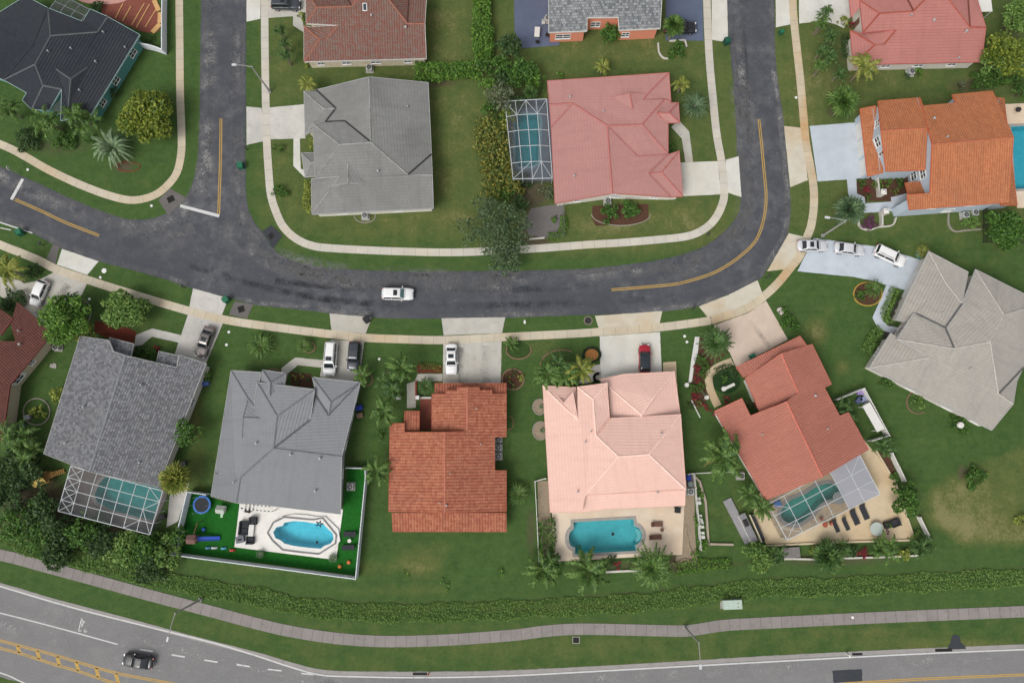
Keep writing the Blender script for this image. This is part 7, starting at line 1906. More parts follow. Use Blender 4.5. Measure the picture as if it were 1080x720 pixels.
low_wall('bed_edging', 'curved brick edging in front of the mid grey porch', [(263, 391), (275, 393), (288, 389), (296, 391)], .15, .18, BRICK_E, smooth_=True)
palm('tall feathery palm above the terracotta entry, with bright centre', 424, 388, 40, 4.4, 'feather', 'pgreen'); palm('dark palm left of the terracotta walkway', 410, 408, 40, 3.2, 'areca', 'pdeep'); palm('feathery palm over the left eave of the terracotta roof, upper one', 405, 434, 40, 4.0, 'feather', 'pgreen')
palm('feathery palm over the left eave of the terracotta roof, lower one', 397, 496, 38, 4.0, 'feather', 'pgreen'); shrub('small bush left of the terracotta roof', 401, 459, 14, 1.2, 'green', 4)
palm('sago palm in the red walled bed at the terracotta entry', 450, 407, 22, 1.0, 'sago', 'pdeep')
bed('red mulch bed at the terracotta entry', [(440, 384), (466, 386), (466, 393), (440, 393)], MULCH_R); hedge('low yellow and red plant strip above the terracotta entry', [(442, 386), (454, 386), (465, 388)], 6, .5, 'croton', 70, .1)
low_wall('garden_wall', 'red low wall of the terracotta entry bed', [(439, 402), (439, 422)], .4, .25, RED_E); low_wall('garden_wall', 'white cap wall under the terracotta sago palm', [(441, 419.5), (455, 419.5)], .5, .3, CURB_M)
ring('curved brick edging left of the terracotta palms', 411, 402, 9, 10, 150, 270, None, BRICK_E)
for x, y, lb in [(441.5, 419.5, 'right'), (421.5, 419.5, 'left')]:
    b = P(x, y, 0); t = thing('gate_pillar', '%s white pillar at the terracotta entry walk' % lb, 'pillar', b); MB().box((0, 0, .7), (.5, .5, 1.4)).build('shaft', CURB_M, t); MB().box((0, 0, 1.45), (.62, .62, .1), 0, .8).build('cap', FENCE_M, t)
bed('ring bed by the white mailbox', circ(547, 369, 12, 9), M('bed_grass', lin(52, 74, 34), .95, .3)); ring('brick ring around the small palm bed by the mailbox', 547, 369, 13, 9.5, -20, 200, None, BRICK_E, .12, .2)
palm('small palm in the ring bed by the white mailbox', 540, 362, 22, 1.0, 'feather', 'pgreen')
bed('croton bed at the right corner of the terracotta garage', circ(541, 399, 11, 10), MULCH); ring('brick ring of the croton bed at the terracotta garage', 541, 400, 11.5, 11, 0, 360, None, BRICK_E, .12, .2)
for x, y, mt, lb in [(536, 398, 'croton', 'orange'), (549, 398, 'gold', 'yellow'), (542, 392, 'deep', 'dark'), (540, 406, 'hedge', 'lowest')]: shrub('%s bush in the croton bed at the terracotta garage' % lb, x, y, 10, .7, mt, 3, .12)
ring('small ring of edging right of the terracotta roof', 537, 446, 4.5, 7, 0, 360, None, BRICK_E, .1, .12); palm('small faint palm on the lawn right of the terracotta roof', 546, 520, 26, .8, 'sago', 'pgreen')
ring('brick edging arc under the peach house palms', 592, 385, 22, 16, 180, 300, None, BRICK_E, .12, .2)
for x, y, d_, mt, lb in [(578, 394, 40, 'pgreen', 'leftmost'), (589, 384, 34, 'pdeep', 'upper middle'), (597, 394, 36, 'pgreen', 'middle, over the roof corner'), (612, 390, 38, 'pyell', 'rightmost and yellowest')]: palm('feathery palm over the peach roof corner, ' + lb, x, y, d_, 4.0, 'feather', mt)
bed('orange flower bed beside the peach driveway', circ(624, 374, 7, 6), M('flowers_orange', lin(176, 120, 70), .9, .35, 5.0)); ring('dark hedge ring around the orange flower bed', 624, 374, 9, 7.5, 0, 360, None, M('edging_dark', lin(40, 52, 34), .9, .3), .25, .35)
ring('dark coiled edging at the peach driveway corner', 630, 398, 3.5, 4, 90, 300, None, M('edging_black', lin(30, 32, 30), .9, .3), .3, .4)
for x, y, rx, ry, a0, a1, lb in [(569, 429, 7, 8, 90, 270, 'upper'), (570, 454, 8, 9.5, 0, 360, 'lower')]:
    ring('%s round stone bed at the left wall of the peach house' % lb, x, y, rx, ry, 0, 360, None, STONE_E, .12, .2); bed('%s round gravel bed by the peach house wall' % lb, circ(x, y, rx, ry), GRAVEL); palm('small agave in the %s round bed of the peach house' % lb, x + 2, y, 7, .3, 'agave', 'silver')
# side gardens of the peach house
bed('gravel strip left of the peach house', [(567, 507), (578, 507), (580, 540), (586, 566), (574, 592), (568, 560)], GRAVEL)
hedge('leafy strip along the left side of the peach pool patio', [(575, 548), (578, 562), (576, 580), (580, 592)], 15, 1.2, 'green', 40, .16)
bed('gravel bed between the peach patio and the white fence', [(720, 500), (732, 502), (733, 560), (735, 592), (712, 596), (716, 560)], GRAVEL)
for k, (x, y) in enumerate([(737, 528), (738.5, 546), (740, 553), (741, 564)]):
    b = P(x, y, .3); t = thing('planter_box', 'white planter box in the fence strip, %s from the top' % ['first', 'second', 'third', 'fourth'][k], 'planter', (b.x, b.y, 0), .1, 'white planter boxes by the fence')
    MB().box((0, 0, .25), (.5, .95, .5), 0, 1.1).build('box', FENCE_M, t); 
    V, F = leaf_quads(blob_points(rngs(), .3, .3, .5, 2, 30), .1, rngs()); fast_mesh('plant', V, F, LM['bright'], t)
for k, (x, y, d_) in enumerate([(739, 520, 13), (735, 548, 14), (741, 575, 16), (732, 585, 12)]): shrub('bright bush in the fence strip right of the peach patio, %s from the top' % ['first', 'second', 'third', 'fourth'][k], x, y, d_, 1.0, 'bright', 4, .13)
palm('bushy palm at the lower left corner of the peach patio', 573, 601, 50, 2.4, 'feather', 'pgreen'); palm('palm right behind the bushy corner palm of the peach patio', 584, 594, 34, 2.2, 'areca', 'pdeep'); palm('wide palm below the middle of the turquoise pool', 621, 602, 54, 2.4, 'feather', 'pgreen'); palm('largest palm below the right end of the turquoise pool', 688, 597, 58, 2.8, 'date', 'pgreen')
shrub('red flowering bush at the white kerb below the pool', 650, 596, 12, .8, 'red', 4, .12); shrub('dark bush by the white kerb below the pool', 645, 590, 14, 1.0, 'deep', 4); shrub('round dark bush left of the largest pool palm', 671, 594, 17, 1.1, 'green', 5)
hedge('bright low ground cover strip below the fence of the peach yard', [(712, 600), (735, 596), (755, 595), (772, 594)], 11, .5, 'bright', 55, .13)
tree('yellow green bush at the lower left of the coral patio', 799, 586, 34, 2.8, 'hedge', 11, .2, 12); tree('yellow bush just below the lower left coral patio bush', 806, 596, 18, 1.8, 'gold', 5, .18, 12)
for k, (x, y, d_, kd, mt) in enumerate([(820, 588, 30, 'areca', 'pdeep'), (872, 586, 38, 'fan', 'pdeep'), (878, 592, 30, 'areca', 'pgreen'), (930, 578, 40, 'areca', 'pgreen'), (974, 577, 38, 'areca', 'pdeep'), (888, 580, 26, 'areca', 'pdeep')]):
    palm('palm in the planted row below the coral patio, ' + ['leftmost by the stone table', 'tall fan kind', 'in front of the fan palm', 'right of the red bush', 'by the lower right fence', 'behind the fan palm'][k], x, y, d_, 1.8, kd, mt)
shrub('round yellow green bush below the coral patio', 862, 581, 20, 1.3, 'gold', 6); shrub('red bougainvillea below the coral patio', 910, 583, 16, 1.0, 'red', 5, .12); shrub('dark bush next to the red bougainvillea', 900, 580, 16, 1.0, 'deep', 5); shrub('yellow bush below the coral patio right end', 953, 584, 17, 1.1, 'gold', 5); shrub('yellow green bush by the coral right fence', 968, 565, 15, 1.2, 'hedge', 5)
tree('round dense tree at the right edge of the coral patio', 956, 527, 38, 3.4, 'green', 12, .2, 15)
palm('leafy palm above the coral patio at the right wall', 935, 468, 34, 1.6, 'areca', 'pdeep'); shrub('narrow bush strip at the coral right wall', 943, 505, 15, 1.2, 'green', 4)
bed('dark mulch strip outside the coral right wall', [(927, 478), (936, 476), (946, 500), (938, 505)], MULCH)
palm('palms in the fenced side yard of the coral house, larger', 890, 430, 34, 2.0, 'areca', 'pdeep'); palm('dark palm in the fenced side yard of the coral house, smaller', 899, 444, 22, 1.6, 'areca', 'pdeep')
palm('big feathery palm over the left eave of the coral roof', 762, 481, 62, 5.0, 'feather', 'pgreen'); palm('upper palm at the lower left corner of the coral roof', 791, 521, 32, 2.8, 'feather', 'pgreen'); palm('lower palm at the coral cage corner', 805, 536, 30, 2.8, 'feather', 'pgreen'); palm('stiff date palm beside the coral driveway', 754, 361, 46, 2.6, 'date', 'pdeep')
# entry garden of the coral house
bed('white stone strip along the coral entry garden', [(733, 355), (738, 355), (736, 372), (732, 385), (730, 402), (726, 404), (729, 380)], STONES)
bed('mulch bed inside the coral entry garden', [(738, 352), (768, 372), (752, 384), (742, 400), (748, 420), (736, 432), (728, 424), (730, 400), (736, 372)], MULCH)
low_wall('garden_walk', 'curved cream walkway of the coral entry garden', [(772, 381), (756, 388), (748, 396), (749, 410), (757, 428)], .07, 1.2, C_TAN, None, 'walkway', 0, True)
hedge('clipped curved hedge in the coral entry garden, upper', [(734, 377), (742, 382), (745, 390), (739, 397)], 7, .8, 'green', 70, .11); hedge('clipped curved hedge in the coral entry garden, lower', [(727, 409), (736, 410), (742, 405)], 7, .8, 'green', 70, .11)
bed('dark round lawn inside the coral entry walk', circ(766, 402, 15, 13), M('bed_dark_grass', lin(34, 58, 28), .95, .3)); hedge('heart shaped clipped hedge by the coral front wall', [(754, 392), (764, 388), (772, 388), (776, 398)], 6, .8, 'deep', 70, .11); shrub('bright clipped bush in the round coral entry bed', 763, 399, 13, .9, 'green', 4, .12)
b = P(768, 408, .4); t = thing('garden_bench', 'white bench with a white pot in the coral entry bed', 'bench', (b.x, b.y, 0), math.radians(25))
MB().box((0, 0, .45), (2.2, .45, .08)).build('seat', FENCE_M, t); MB().box((-.8, 0, .2), (.12, .4, .42)).build('leg', FENCE_M, t); MB().box((.8, 0, .2), (.12, .4, .42)).build('leg', FENCE_M, t)
for x, y, mt, lb in [(734, 389, 'red', 'upper red'), (735, 400, 'red', 'second red'), (742, 380, 'green', 'green'), (734, 417, 'red', 'reddish'), (744, 428, 'red', 'dark red'), (752, 434, 'red', 'pink flowering'), (728, 427, 'deep', 'dark'), (742, 416, 'grey', 'pale leaved'), (766, 420, 'red', 'small red'), (789, 425, 'grey', 'grey'), (737, 425, 'croton', 'orange')]:
    shrub('%s bush in the coral entry garden' % lb, x, y, 11, .8, mt, 3, .12)
for k, (x, y) in enumerate([(745, 419), (763, 410), (724, 406)]):
    b = P(x, y, .3); o_ = MB().lathe((0, 0, 0), [(.22, 0), (.34, .35), (.36, .5), (.28, .5), (.26, .42), (.01, .42)], 12).build('garden_pot', FENCE_M); o_.location = (b.x, b.y, .03); tag(o_, 'white garden pot in the coral entry, ' + ['beside the walkway', 'at the bench end', 'on the stones at the left'][k], 'pot', 'white pots of the coral entry garden')
low_wall('garden_wall', 'thin white edging at the left of the coral entry garden', [(729, 422), (738, 440)], .3, .12, FENCE_M)
# yellow weeds and long hedge
for k, (x, y, d_) in enumerate([(429, 604, 10), (528, 602, 12), (470, 615, 18)]): shrub('low yellow green weed patch on the lower lawn, ' + ['left', 'tall sprout right', 'widest in the middle'][k], x, y, d_, .25 if k != 1 else .7, 'bright', 3, .12, 8 if k == 2 else 20, name='weed')
hedge('very long low hedge between the back lawns and the footpath', [(-40, 555), (0, 563), (30, 576), (60, 584), (110, 596), (162, 609), (225, 622), (270, 629), (320, 640), (395, 646), (450, 646), (540, 643), (640, 638), (690, 634), (740, 627.5), (810, 620), (872, 619), (935, 616), (1010, 612), (1080, 609), (1120, 607)], 17, .26, 'hedge', 75, .11, cat='hedge', name='long_hedge')
bed('brick paved entry court of the terracotta house', [(443, 420), (456, 420), (456, 453), (443, 453)], BR, None, .03)
for k, (x, y, d_, h, mt) in enumerate([(517, 112, 24, 3.0, 'green'), (536, 122, 24, 2.8, 'olive'), (545, 108, 24, 2.6, 'deep'), (513, 90, 22, 3.0, 'bright'), (541, 86, 26, 3.4, 'green'), (563, 82, 26, 3.0, 'bright'), (528, 84, 22, 3.4, 'deep'), (524, 130, 22, 2.6, 'green'), (547, 214, 24, 2.2, 'deep'), (531, 206, 22, 2.4, 'green')]):
    tree('tree in the strip between grey and rose roofs, ' + ['left above the crotons', 'right above the crotons, olive', 'above the pool cage corner', 'behind the thin grey tree', 'below the dark round tree', 'lowest right of the dark tree', 'small dark one in the middle', 'at the top of the crotons', 'dark one behind the oak', 'between crotons and oak'][k], x, y, d_, h, mt, 9, .2, 11)
# ------------------------------------------------------------------ yard equipment and furniture
CUSH = M('cushion_charcoal', (0.035, 0.037, 0.042), .9, .2, 4.0); WICK = M('wicker_brown', lin(104, 74, 62), .8, .25, 6.0); STEEL = flat_mat('steel_tube', (.4, .41, .42), .4, .6, .6); AC_M = M('ac_casing', lin(176, 178, 176), .6, .1, 4.0); SLAB = M('pad_concrete', lin(158, 154, 146), .85, .15)
def ac(label, px, py, rot=0, s=.9):
    b = P(px, py, .5); t = thing('air_conditioner', label, 'air conditioner', (b.x, b.y, 0), rot, 'air conditioners beside the houses')
    MB().box((0, 0, .05), (s + .4, s + .4, .1)).build('pad', SLAB, t); MB().box((0, 0, .1 + s * .42), (s, s, s * .84)).build('casing', AC_M, t)
    z = .1 + s * .84
    MB().lathe((0, 0, z), [(s * .42, 0), (s * .42, .04), (s * .36, .05), (s * .34, .01), (.02, .01)], 18).build('fan_guard', IRON, t)
    m = MB()
    for k in range(5):
        a = k * math.tau / 5; m.beam((0, 0, z + .03), (math.cos(a) * s * .32, math.sin(a) * s * .32, z + .03), .1, .01)
    m.build('fan_blade', STEEL, t)
for a in [('air conditioner in a round bed at the grey hip roof house', 385, 227.5), ('air conditioner on the lawn of the mottled red tile house', 389.5, 72), ('round topped air conditioner by the rose red house', 961, 76), ('air conditioner right one of the pair by the orange house', 1028, 224.5), ('air conditioner left one of the pair by the orange house', 1018, 227), ('topmost air conditioner in the notch of the terracotta roof', 525.5, 463.5), ('middle air conditioner in the notch of the terracotta roof', 525.5, 471.5), ('lowest unit in the notch of the terracotta roof', 525.5, 481), ('air conditioner by the right wall of the mid grey house', 369.5, 513), ('air conditioner by the left wall of the coral house', 781.5, 501.5), ('air conditioner beside the maroon house wall', 60, 366), ('air conditioner under the salmon house window', 578, 20), ('cooling unit on the rose house gable side', 641, 212.5), ('air conditioner by the fence of the peach yard', 728, 518)]: ac(*a)
def trampoline(label, px, py, r):
    b = P(px, py, .7); t = thing('trampoline', label, 'trampoline', (b.x, b.y, 0)); n = 28
    MB().lathe((0, 0, .72), [(r * .82, .0), (r * .82, .02), (.01, .025)], n).build('mat', CUSH, t)
    MB().lathe((0, 0, .7), [(r, .0), (r, .07), (r * .8, .09), (r * .8, .03)], n).build('pad', flat_mat('pad_blue', (.02, .12, .42), .6), t)
    for k in range(6):
        a = k * math.tau / 6; MB().tube((math.cos(a) * r * .97, math.sin(a) * r * .97, 0), (math.cos(a) * r * .97, math.sin(a) * r * .97, 2.3), .03, n=6).build('leg', STEEL, t)
trampoline('round trampoline with blue rim on the artificial turf', 213, 532, 1.35)
# small playhouse on the turf
b = P(233, 537, .8); t = thing('toy_playhouse', 'small white toy playhouse on the artificial turf', 'playhouse', (b.x, b.y, 0), -.1)
MB().box((0, 0, .5), (1.0, .9, 1.0)).build('wall', FENCE_M, t); MB().face([(-.65, -.6, .95), (.65, -.6, .95), (.65, 0, 1.45), (-.65, 0, 1.45)]).face([(.65, .6, .95), (-.65, .6, .95), (-.65, 0, 1.45), (.65, 0, 1.45)]).build('roof', M('toy_roof', lin(170, 174, 164), .6, .1), t); MB().box((.05, -.47, .35), (.35, .04, .7)).build('door', M('toy_door', lin(120, 160, 130), .6), t); MB().box((0, -.85, .1), (.35, .8, .2)).build('slide', M('toy_slide', lin(170, 200, 170), .6), t)
# play tower with blue slide
b = P(205, 567.5, .8); t = thing('play_tower', 'wooden play tower with a blue slide on the turf', 'play tower', (b.x, b.y, 0), -.03)
WOODB = M('play_wood', lin(104, 72, 62), .85, .2, 4.0)
MB().box((0, 0, 1.0), (1.1, 1.1, .08)).build('deck', WOODB, t)
for x in (-.5, .5):
    for y in (-.5, .5): MB().box((x, y, .95), (.1, .1, 1.9)).build('post', WOODB, t)
MB().face([(-.65, -.65, 1.9), (.65, -.65, 1.9), (.65, 0, 2.3), (-.65, 0, 2.3)]).face([(.65, .65, 1.9), (-.65, .65, 1.9), (-.65, 0, 2.3), (.65, 0, 2.3)]).build('roof', M('play_roof', lin(112, 84, 78), .8, .2), t)
SLB = flat_mat('slide_blue', (.015, .07, .42), .35)
m = MB(); m.beam((.55, 0, 1.05), (3.6, .05, .22), .55, .05)
for s in (-.28, .28): m.beam((.55, s, 1.12), (3.6, s + .05, .30), .06, .16)
m.build('slide', SLB, t); MB().beam((.2, .55, 1.7), (.6, 2.4, 1.6), .1).build('swing_beam', WOODB, t); MB().beam((.6, 2.4, 1.65), (.7, 2.5, 0), .09).build('post', WOODB, t)
for k, (x, y, rgb, lb) in enumerate([(219.5, 577.5, (60, 120, 160), 'blue toy block left of the white toy'), (236, 578, (70, 150, 180), 'light blue toy at the lower turf edge'), (245, 580, (190, 50, 40), 'red toy by the patio corner'), (226, 577.5, (190, 190, 190), 'white toy board on the turf edge'), (215, 558, (50, 100, 190), 'blue ball near the slide'), (368, 592.5, (210, 110, 60), 'orange ball on the right turf strip'), (358.5, 597, (200, 120, 50), 'small orange toy at the lower right turf')]):
    b = P(x, y, .15); mb = MB().lathe((0, 0, 0), [(.08, .0), (.24, .1), (.3, .25), (.22, .42), (.02, .5)], 12) if k in (4, 5, 6) else MB().box((0, 0, .15), (.9 if k != 3 else 1.0, .35, .3), .05, .8).box((.1, 0, .36), (.4, .26, .14), 0, .7)
    o_ = mb.build('toy', flat_mat('toy_%d' % k, lin(*rgb), .5)); o_.location = (b.x, b.y, .02); tag(o_, lb, 'toy', 'toys on the turf')
# patio sofa set of the white patio (label, pixel, size, turn)
def sofa(label, px, py, w, d, rot, seats):
    b = P(px, py, .4); t = thing('patio_sofa' if seats > 1 else 'patio_armchair', label, 'sofa' if seats > 1 else 'armchair', (b.x, b.y, .1), rot, 'charcoal patio seats')
    MB().box((0, 0, .18), (w, d, .28)).build('base', WICK if False else CUSH, t)
    for k in range(seats): MB().box((-w / 2 + .12 + (w - .24) * (k + .5) / seats, -.08, .4), ((w - .3) / seats, d - .28, .16), 0, .94).build('seat_cushion', CUSH, t)
    MB().box((0, d / 2 - .1, .5), (w, .2, .6)).build('backrest', CUSH, t)
    for s in (-1, 1): MB().box((s * (w / 2 - .08), 0, .42), (.16, d, .42)).build('armrest', CUSH, t)
sofa('charcoal two seat sofa on the white patio', 257.5, 556.5, 2.0, 1.35, 1.5, 2); sofa('charcoal armchair above the sofa on the white patio', 267, 549, 1.1, 1.1, 0, 1); sofa('charcoal armchair below the sofa on the white patio', 264, 569.5, 1.1, 1.05, 3.14, 1)
b = P(265, 559, .4); t = thing('coffee_table', 'long white coffee table beside the charcoal sofa', 'table', (b.x, b.y, .1), 1.5); MB().box((0, 0, .4), (1.7, .75, .06)).build('table_top', FENCE_M, t)
for x in (-.75, .75):
    for y in (-.3, .3): MB().box((x, y, .19), (.07, .07, .38)).build('leg', FENCE_M, t)
b = P(253.5, 568.5, .4); t = thing('fire_pit', 'grey square fire table at the patio edge', 'fire table', (b.x, b.y, .1), .2); MB().box((0, 0, .25), (1.1, .9, .5)).build('body', M('fire_table_grey', lin(84, 88, 96), .7, .15), t); MB().box((0, 0, .53), (1.2, 1.0, .06)).build('table_top', M('fire_top_grey', lin(104, 108, 116), .6, .15), t); MB().box((0, 0, .575), (.6, .3, .03)).build('burner', IRON, t)
b = P(261.5, 538.5, .5); t = thing('barbecue', 'small dark barbecue by the roof edge of the white patio', 'grill', (b.x, b.y, .1), -.2); MB().box((0, 0, .7), (.9, .5, .3), 0, .8).build('lid', IRON, t); MB().box((-.7, 0, .68), (.4, .4, .05)).build('shelf', STEEL, t)
for x in (-.35, .35): MB().box((x, 0, .28), (.06, .4, .55)).build('leg', STEEL, t)
def lounger(label, px, py, rot, mat, L_=1.95, w=.7, z=.1, tilt=.55, group='sun loungers by the pools'):
    b = P(px, py, .3); t = thing('sun_lounger', label, 'sun lounger', (b.x, b.y, z), rot, group)
    MB().box((-.25, 0, .3), (L_ - .5, w, .1)).build('seat', mat, t); MB().beam((L_ / 2 - .5, 0, .31), (L_ / 2 + .02, 0, .31 + tilt * .7), w, .1).build('backrest', mat, t)
    for x in (-L_ / 2 + .1, L_ / 2 - .5):
        for y in (-w / 2 + .06, w / 2 - .06): MB().box((x, y, .13), (.06, .06, .26)).build('leg', STEEL, t)
for k, (x, y) in enumerate([(881, 554), (891.5, 552), (901, 545), (911, 539.5)]): lounger('black sun lounger on the coral patio, %s along the cage' % ['first from the left', 'second', 'third', 'last by the mesh corner'][k], x, y, math.radians(112), CUSH, 2.0 if k < 2 else 2.3, .6 if k < 2 else .85)
lounger('brown sun lounger on the cream patio, upper of the two', 692.5, 552.5, math.radians(180), WICK, 1.75); lounger('brown sun lounger on the cream patio, lower of the two', 691, 566, math.radians(182), WICK, 1.9)
lounger('dark lounge chair on the right turf strip, upper of the two', 369, 563, .0, CUSH, 1.9, .75, .02); lounger('dark lounge chair on the right turf strip, lower of the two', 367.5, 577, math.radians(3), CUSH, 1.9, .75, .02)
def round_table(label, px, py, r, mat, z=.1, h=.72, cat='table', nm='round_table'):
    b = P(px, py, h); t = thing(nm, label, cat, (b.x, b.y, z)); MB().lathe((0, 0, h), [(r, 0), (r, .04), (.01, .045)], 22).build('table_top', mat, t); MB().tube((0, 0, .03), (0, 0, h), .06, .05, 8).build('pedestal', STEEL, t); MB().lathe((0, 0, 0), [(r * .5, 0), (r * .5, .04), (.06, .08)], 14).build('foot', STEEL, t)
round_table('brown side table between the two brown loungers', 698, 558.5, .28, WICK, .1, .45); round_table('white round side table between the dark turf chairs', 368.5, 570, .28, FENCE_M, .02, .45)
round_table('round glass topped table on the coral patio', 924.5, 557.5, 1.0, M('table_glass', lin(168, 178, 170), .2, .1)); round_table('round table inside the coral mesh cage', 884.5, 525, .95, M('table_pale', lin(150, 156, 152), .3, .1)); round_table('small red table on the coral patio by the cage', 870, 553, .4, M('table_red', lin(150, 80, 60), .6, .1), .1, .5)
ring('coiled hose on the cream patio corner', 591.5, 578.5, 3, 3, 0, 350, None, M('hose_yellow', lin(150, 136, 60), .6, .1), .08, .1, 'garden_hose')
sofa('dark corner seat on the coral patio', 944, 551, 1.1, 1.3, -1.2, 1); b = P(936, 553, .4); t = thing('planter_box', 'dark planter box with a plant on the coral patio', 'planter', (b.x, b.y, .1), .3); MB().box((0, 0, .3), (1.0, .9, .6), 0, 1.08).build('box', IRON, t); V, F = leaf_quads(blob_points(rngs(), .5, .4, .55, 3, 30), .12, rngs()); fast_mesh('plant', V, F, LM['green'], t)
shrub('purple flowers in a pot on the coral patio', 936.5, 560.5, 6, .6, 'purple', 3, .1)
for x, y, lb in [(866, 546.5, 'nearest the red table'), (876, 551.5, 'right of the red table')]:
    b = P(x, y, .4); t = thing('patio_chair', 'small reddish chair on the coral patio, ' + lb, 'chair', (b.x, b.y, .1), .6); MB().box((0, 0, .42), (.5, .5, .06)).build('seat', _mc['table_red'], t); MB().box((0, .24, .7), (.5, .06, .5)).build('backrest', _mc['table_red'], t)
    for a in (-.2, .2):
        for c_ in (-.2, .2): MB().box((a, c_, .2), (.05, .05, .4)).build('leg', STEEL, t)
# stone table and store at the coral lawn
b = P(778.5, 549, .3); t = thing('stone_slab', 'grey concrete slab step at the coral lawn', 'slab', (b.x, b.y, 0), math.radians(116)); MB().box((0, 0, .12), (7.0, 1.3, .24)).build('slab', M('slab_grey', lin(140, 138, 140), .8, .12), t)
b = P(788, 556, .5); t = thing('outdoor_kitchen', 'long white counter with dark grill top at the coral patio', 'outdoor kitchen', (b.x, b.y, .05), math.radians(114)); MB().box((0, 0, .45), (4.2, .9, .9)).build('cabinet', FENCE_M, t); MB().box((0, 0, .93), (4.4, 1.05, .06)).build('counter', M('counter_grey', lin(128, 126, 128), .4, .2, 5.0), t); MB().box((.8, 0, 1.05), (1.1, .7, .22), 0, .85).build('grill', IRON, t)
b = P(799, 556, .5); t = thing('storage_bench', 'long dark bench with cream frame at the coral patio', 'bench', (b.x, b.y, .1), math.radians(112)); MB().box((0, 0, .25), (4.2, .55, .4)).build('seat', CUSH, t); MB().box((0, .35, .35), (4.4, .12, .7)).build('frame', M('frame_cream', lin(206, 196, 170), .7, .1), t)
b = P(834, 582, .4); t = thing('garden_table', 'weathered grey table below the coral patio', 'table', (b.x, b.y, 0), .06); MB().box((0, 0, .7), (2.5, 1.5, .08)).build('table_top', FWOOD, t)
for x in (-1.1, 1.1):
    for y in (-.6, .6): MB().box((x, y, .34), (.12, .12, .68)).build('leg', FWOOD, t)
shrub('dark potted plant at the weathered grey table', 828, 578, 9, .9, 'deep', 3, .12)
# side yard store of the coral house
b = P(917, 440, .5); t = thing('garden_shelter', 'long white shelf roof in the fenced coral side yard', 'shelter', (b.x, b.y, 0), math.radians(117)); MB().box((0, 0, 1.7), (4.4, 1.3, .08)).build('roof', FENCE_M, t)
for x in (-2, 2):
    for y in (-.5, .5): MB().box((x, y, .84), (.1, .1, 1.68)).build('post', FENCE_M, t)
for k in range(7):
    f = k / 6; b = P(920.5 + 9.5 * f, 430 + 22 * f, .6); o_ = MB().box((0, 0, .02), (.9, .1, .05)).box((-.3, 0, -.3), (.06, .06, .6)).build('slat_board', FENCE_M); o_.location = (b.x, b.y, .62); o_.rotation_euler = (0, 0, math.radians(27)); tag(o_, 'white board on the side yard rack of the coral house, ' + ['first', 'second', 'third', 'fourth', 'fifth', 'sixth', 'seventh'][k] + ' from the top', 'board', 'white boards in the coral side yard')
for k, (x, y, rgb, lb) in enumerate([(907, 414, (140, 120, 170), 'lilac'), (910, 421, (130, 140, 170), 'grey blue'), (905, 422, (70, 80, 110), 'dark blue'), (913, 428, (180, 180, 190), 'pale grey')]):
    b = P(x, y, .3); t = thing('storage_crate', lb + ' storage crate in the fenced coral side yard', 'crate', (b.x, b.y, 0), .4 * k); mm = flat_mat('crate_%d' % k, lin(*rgb), .6); MB().box((0, 0, .3), (.9, .6, .6), 0, 1.08).build('box', mm, t); MB().box((0, 0, .63), (1.02, .7, .06)).build('lid', mm, t)
# yellow playhouse left
b = P(44, 505, 1.2); t = thing('yellow_playhouse', 'yellow roofed wooden playset in the shade left of the mesh cage', 'playset', (b.x, b.y, 0), math.radians(22)); PWD = M('playset_wood', lin(170, 132, 78), .8, .2, 3.0); PRF = M('playset_roof', lin(192, 164, 92), .8, .15, 3.0)
MB().face([(-.95, -.95, 1.9), (.95, -.95, 1.9), (.95, 0, 2.5), (-.95, 0, 2.5)]).face([(.95, .95, 1.9), (-.95, .95, 1.9), (-.95, 0, 2.5), (.95, 0, 2.5)]).build('roof', PRF, t)
for x in (-.8, .8):
    for y in (-.8, .8): MB().box((x, y, .95), (.1, .1, 1.9)).build('post', PWD, t)
MB().box((0, 0, 1.0), (1.8, 1.8, .08)).build('deck', PWD, t); MB().box((1.25, .1, 1.0), (.8, .9, .08)).build('balcony', PWD, t)
m = MB()
for s in (-.3, .3): m.beam((1.5, .1 + s, 1.05), (3.0, .1 + s, .1), .07, .12)
for k in range(6): m.beam((1.6 + .24 * k, -.2, .98 - .15 * k), (1.6 + .24 * k, .4, .98 - .15 * k), .2, .05)
m.build('ladder', PWD, t)
# table at the salmon house, awning, misc
b = P(566.5, 34, .7); t = thing('folding_table', 'white folding table on the slate blue patio', 'table', (b.x, b.y, .04), 1.5); MB().box((0, 0, .72), (1.75, .85, .05)).build('table_top', FENCE_M, t)
for x in (-.7, .7): MB().box((x, 0, .35), (.06, .7, .7)).build('leg', STEEL, t)
for k, (x, y, lb) in enumerate([(573, 24.5, 'pale chair above the folding table'), (577.5, 37.5, 'dark chair right of the folding table'), (567, 44.5, 'dark chair below the folding table')]):
    b = P(x, y, .4); t = thing('patio_chair', lb, 'chair', (b.x, b.y, .04), k * 1.3); mm = [AC_M, IRON, IRON][k]; MB().box((0, 0, .44), (.55, .55, .06)).build('seat', mm, t); MB().box((0, .26, .75), (.55, .06, .55)).build('backrest', mm, t)
    for a in (-.22, .22):
        for c_ in (-.22, .22): MB().box((a, c_, .21), (.05, .05, .42)).build('leg', STEEL, t)
b = P(1037, 1, 2.6); t = thing('awning', 'white flat patio awning behind the rose red house', 'awning', (b.x, b.y, 0), .02); MB().box((0, 0, 2.7), (2.4, 4.0, .12)).build('roof', FENCE_M, t)
for x in (-1.1, 1.1):
    for y in (-1.9, 1.9): MB().tube((x, y, 0), (x, y, 2.65), .05, n=8).build('post', FENCE_M, t)
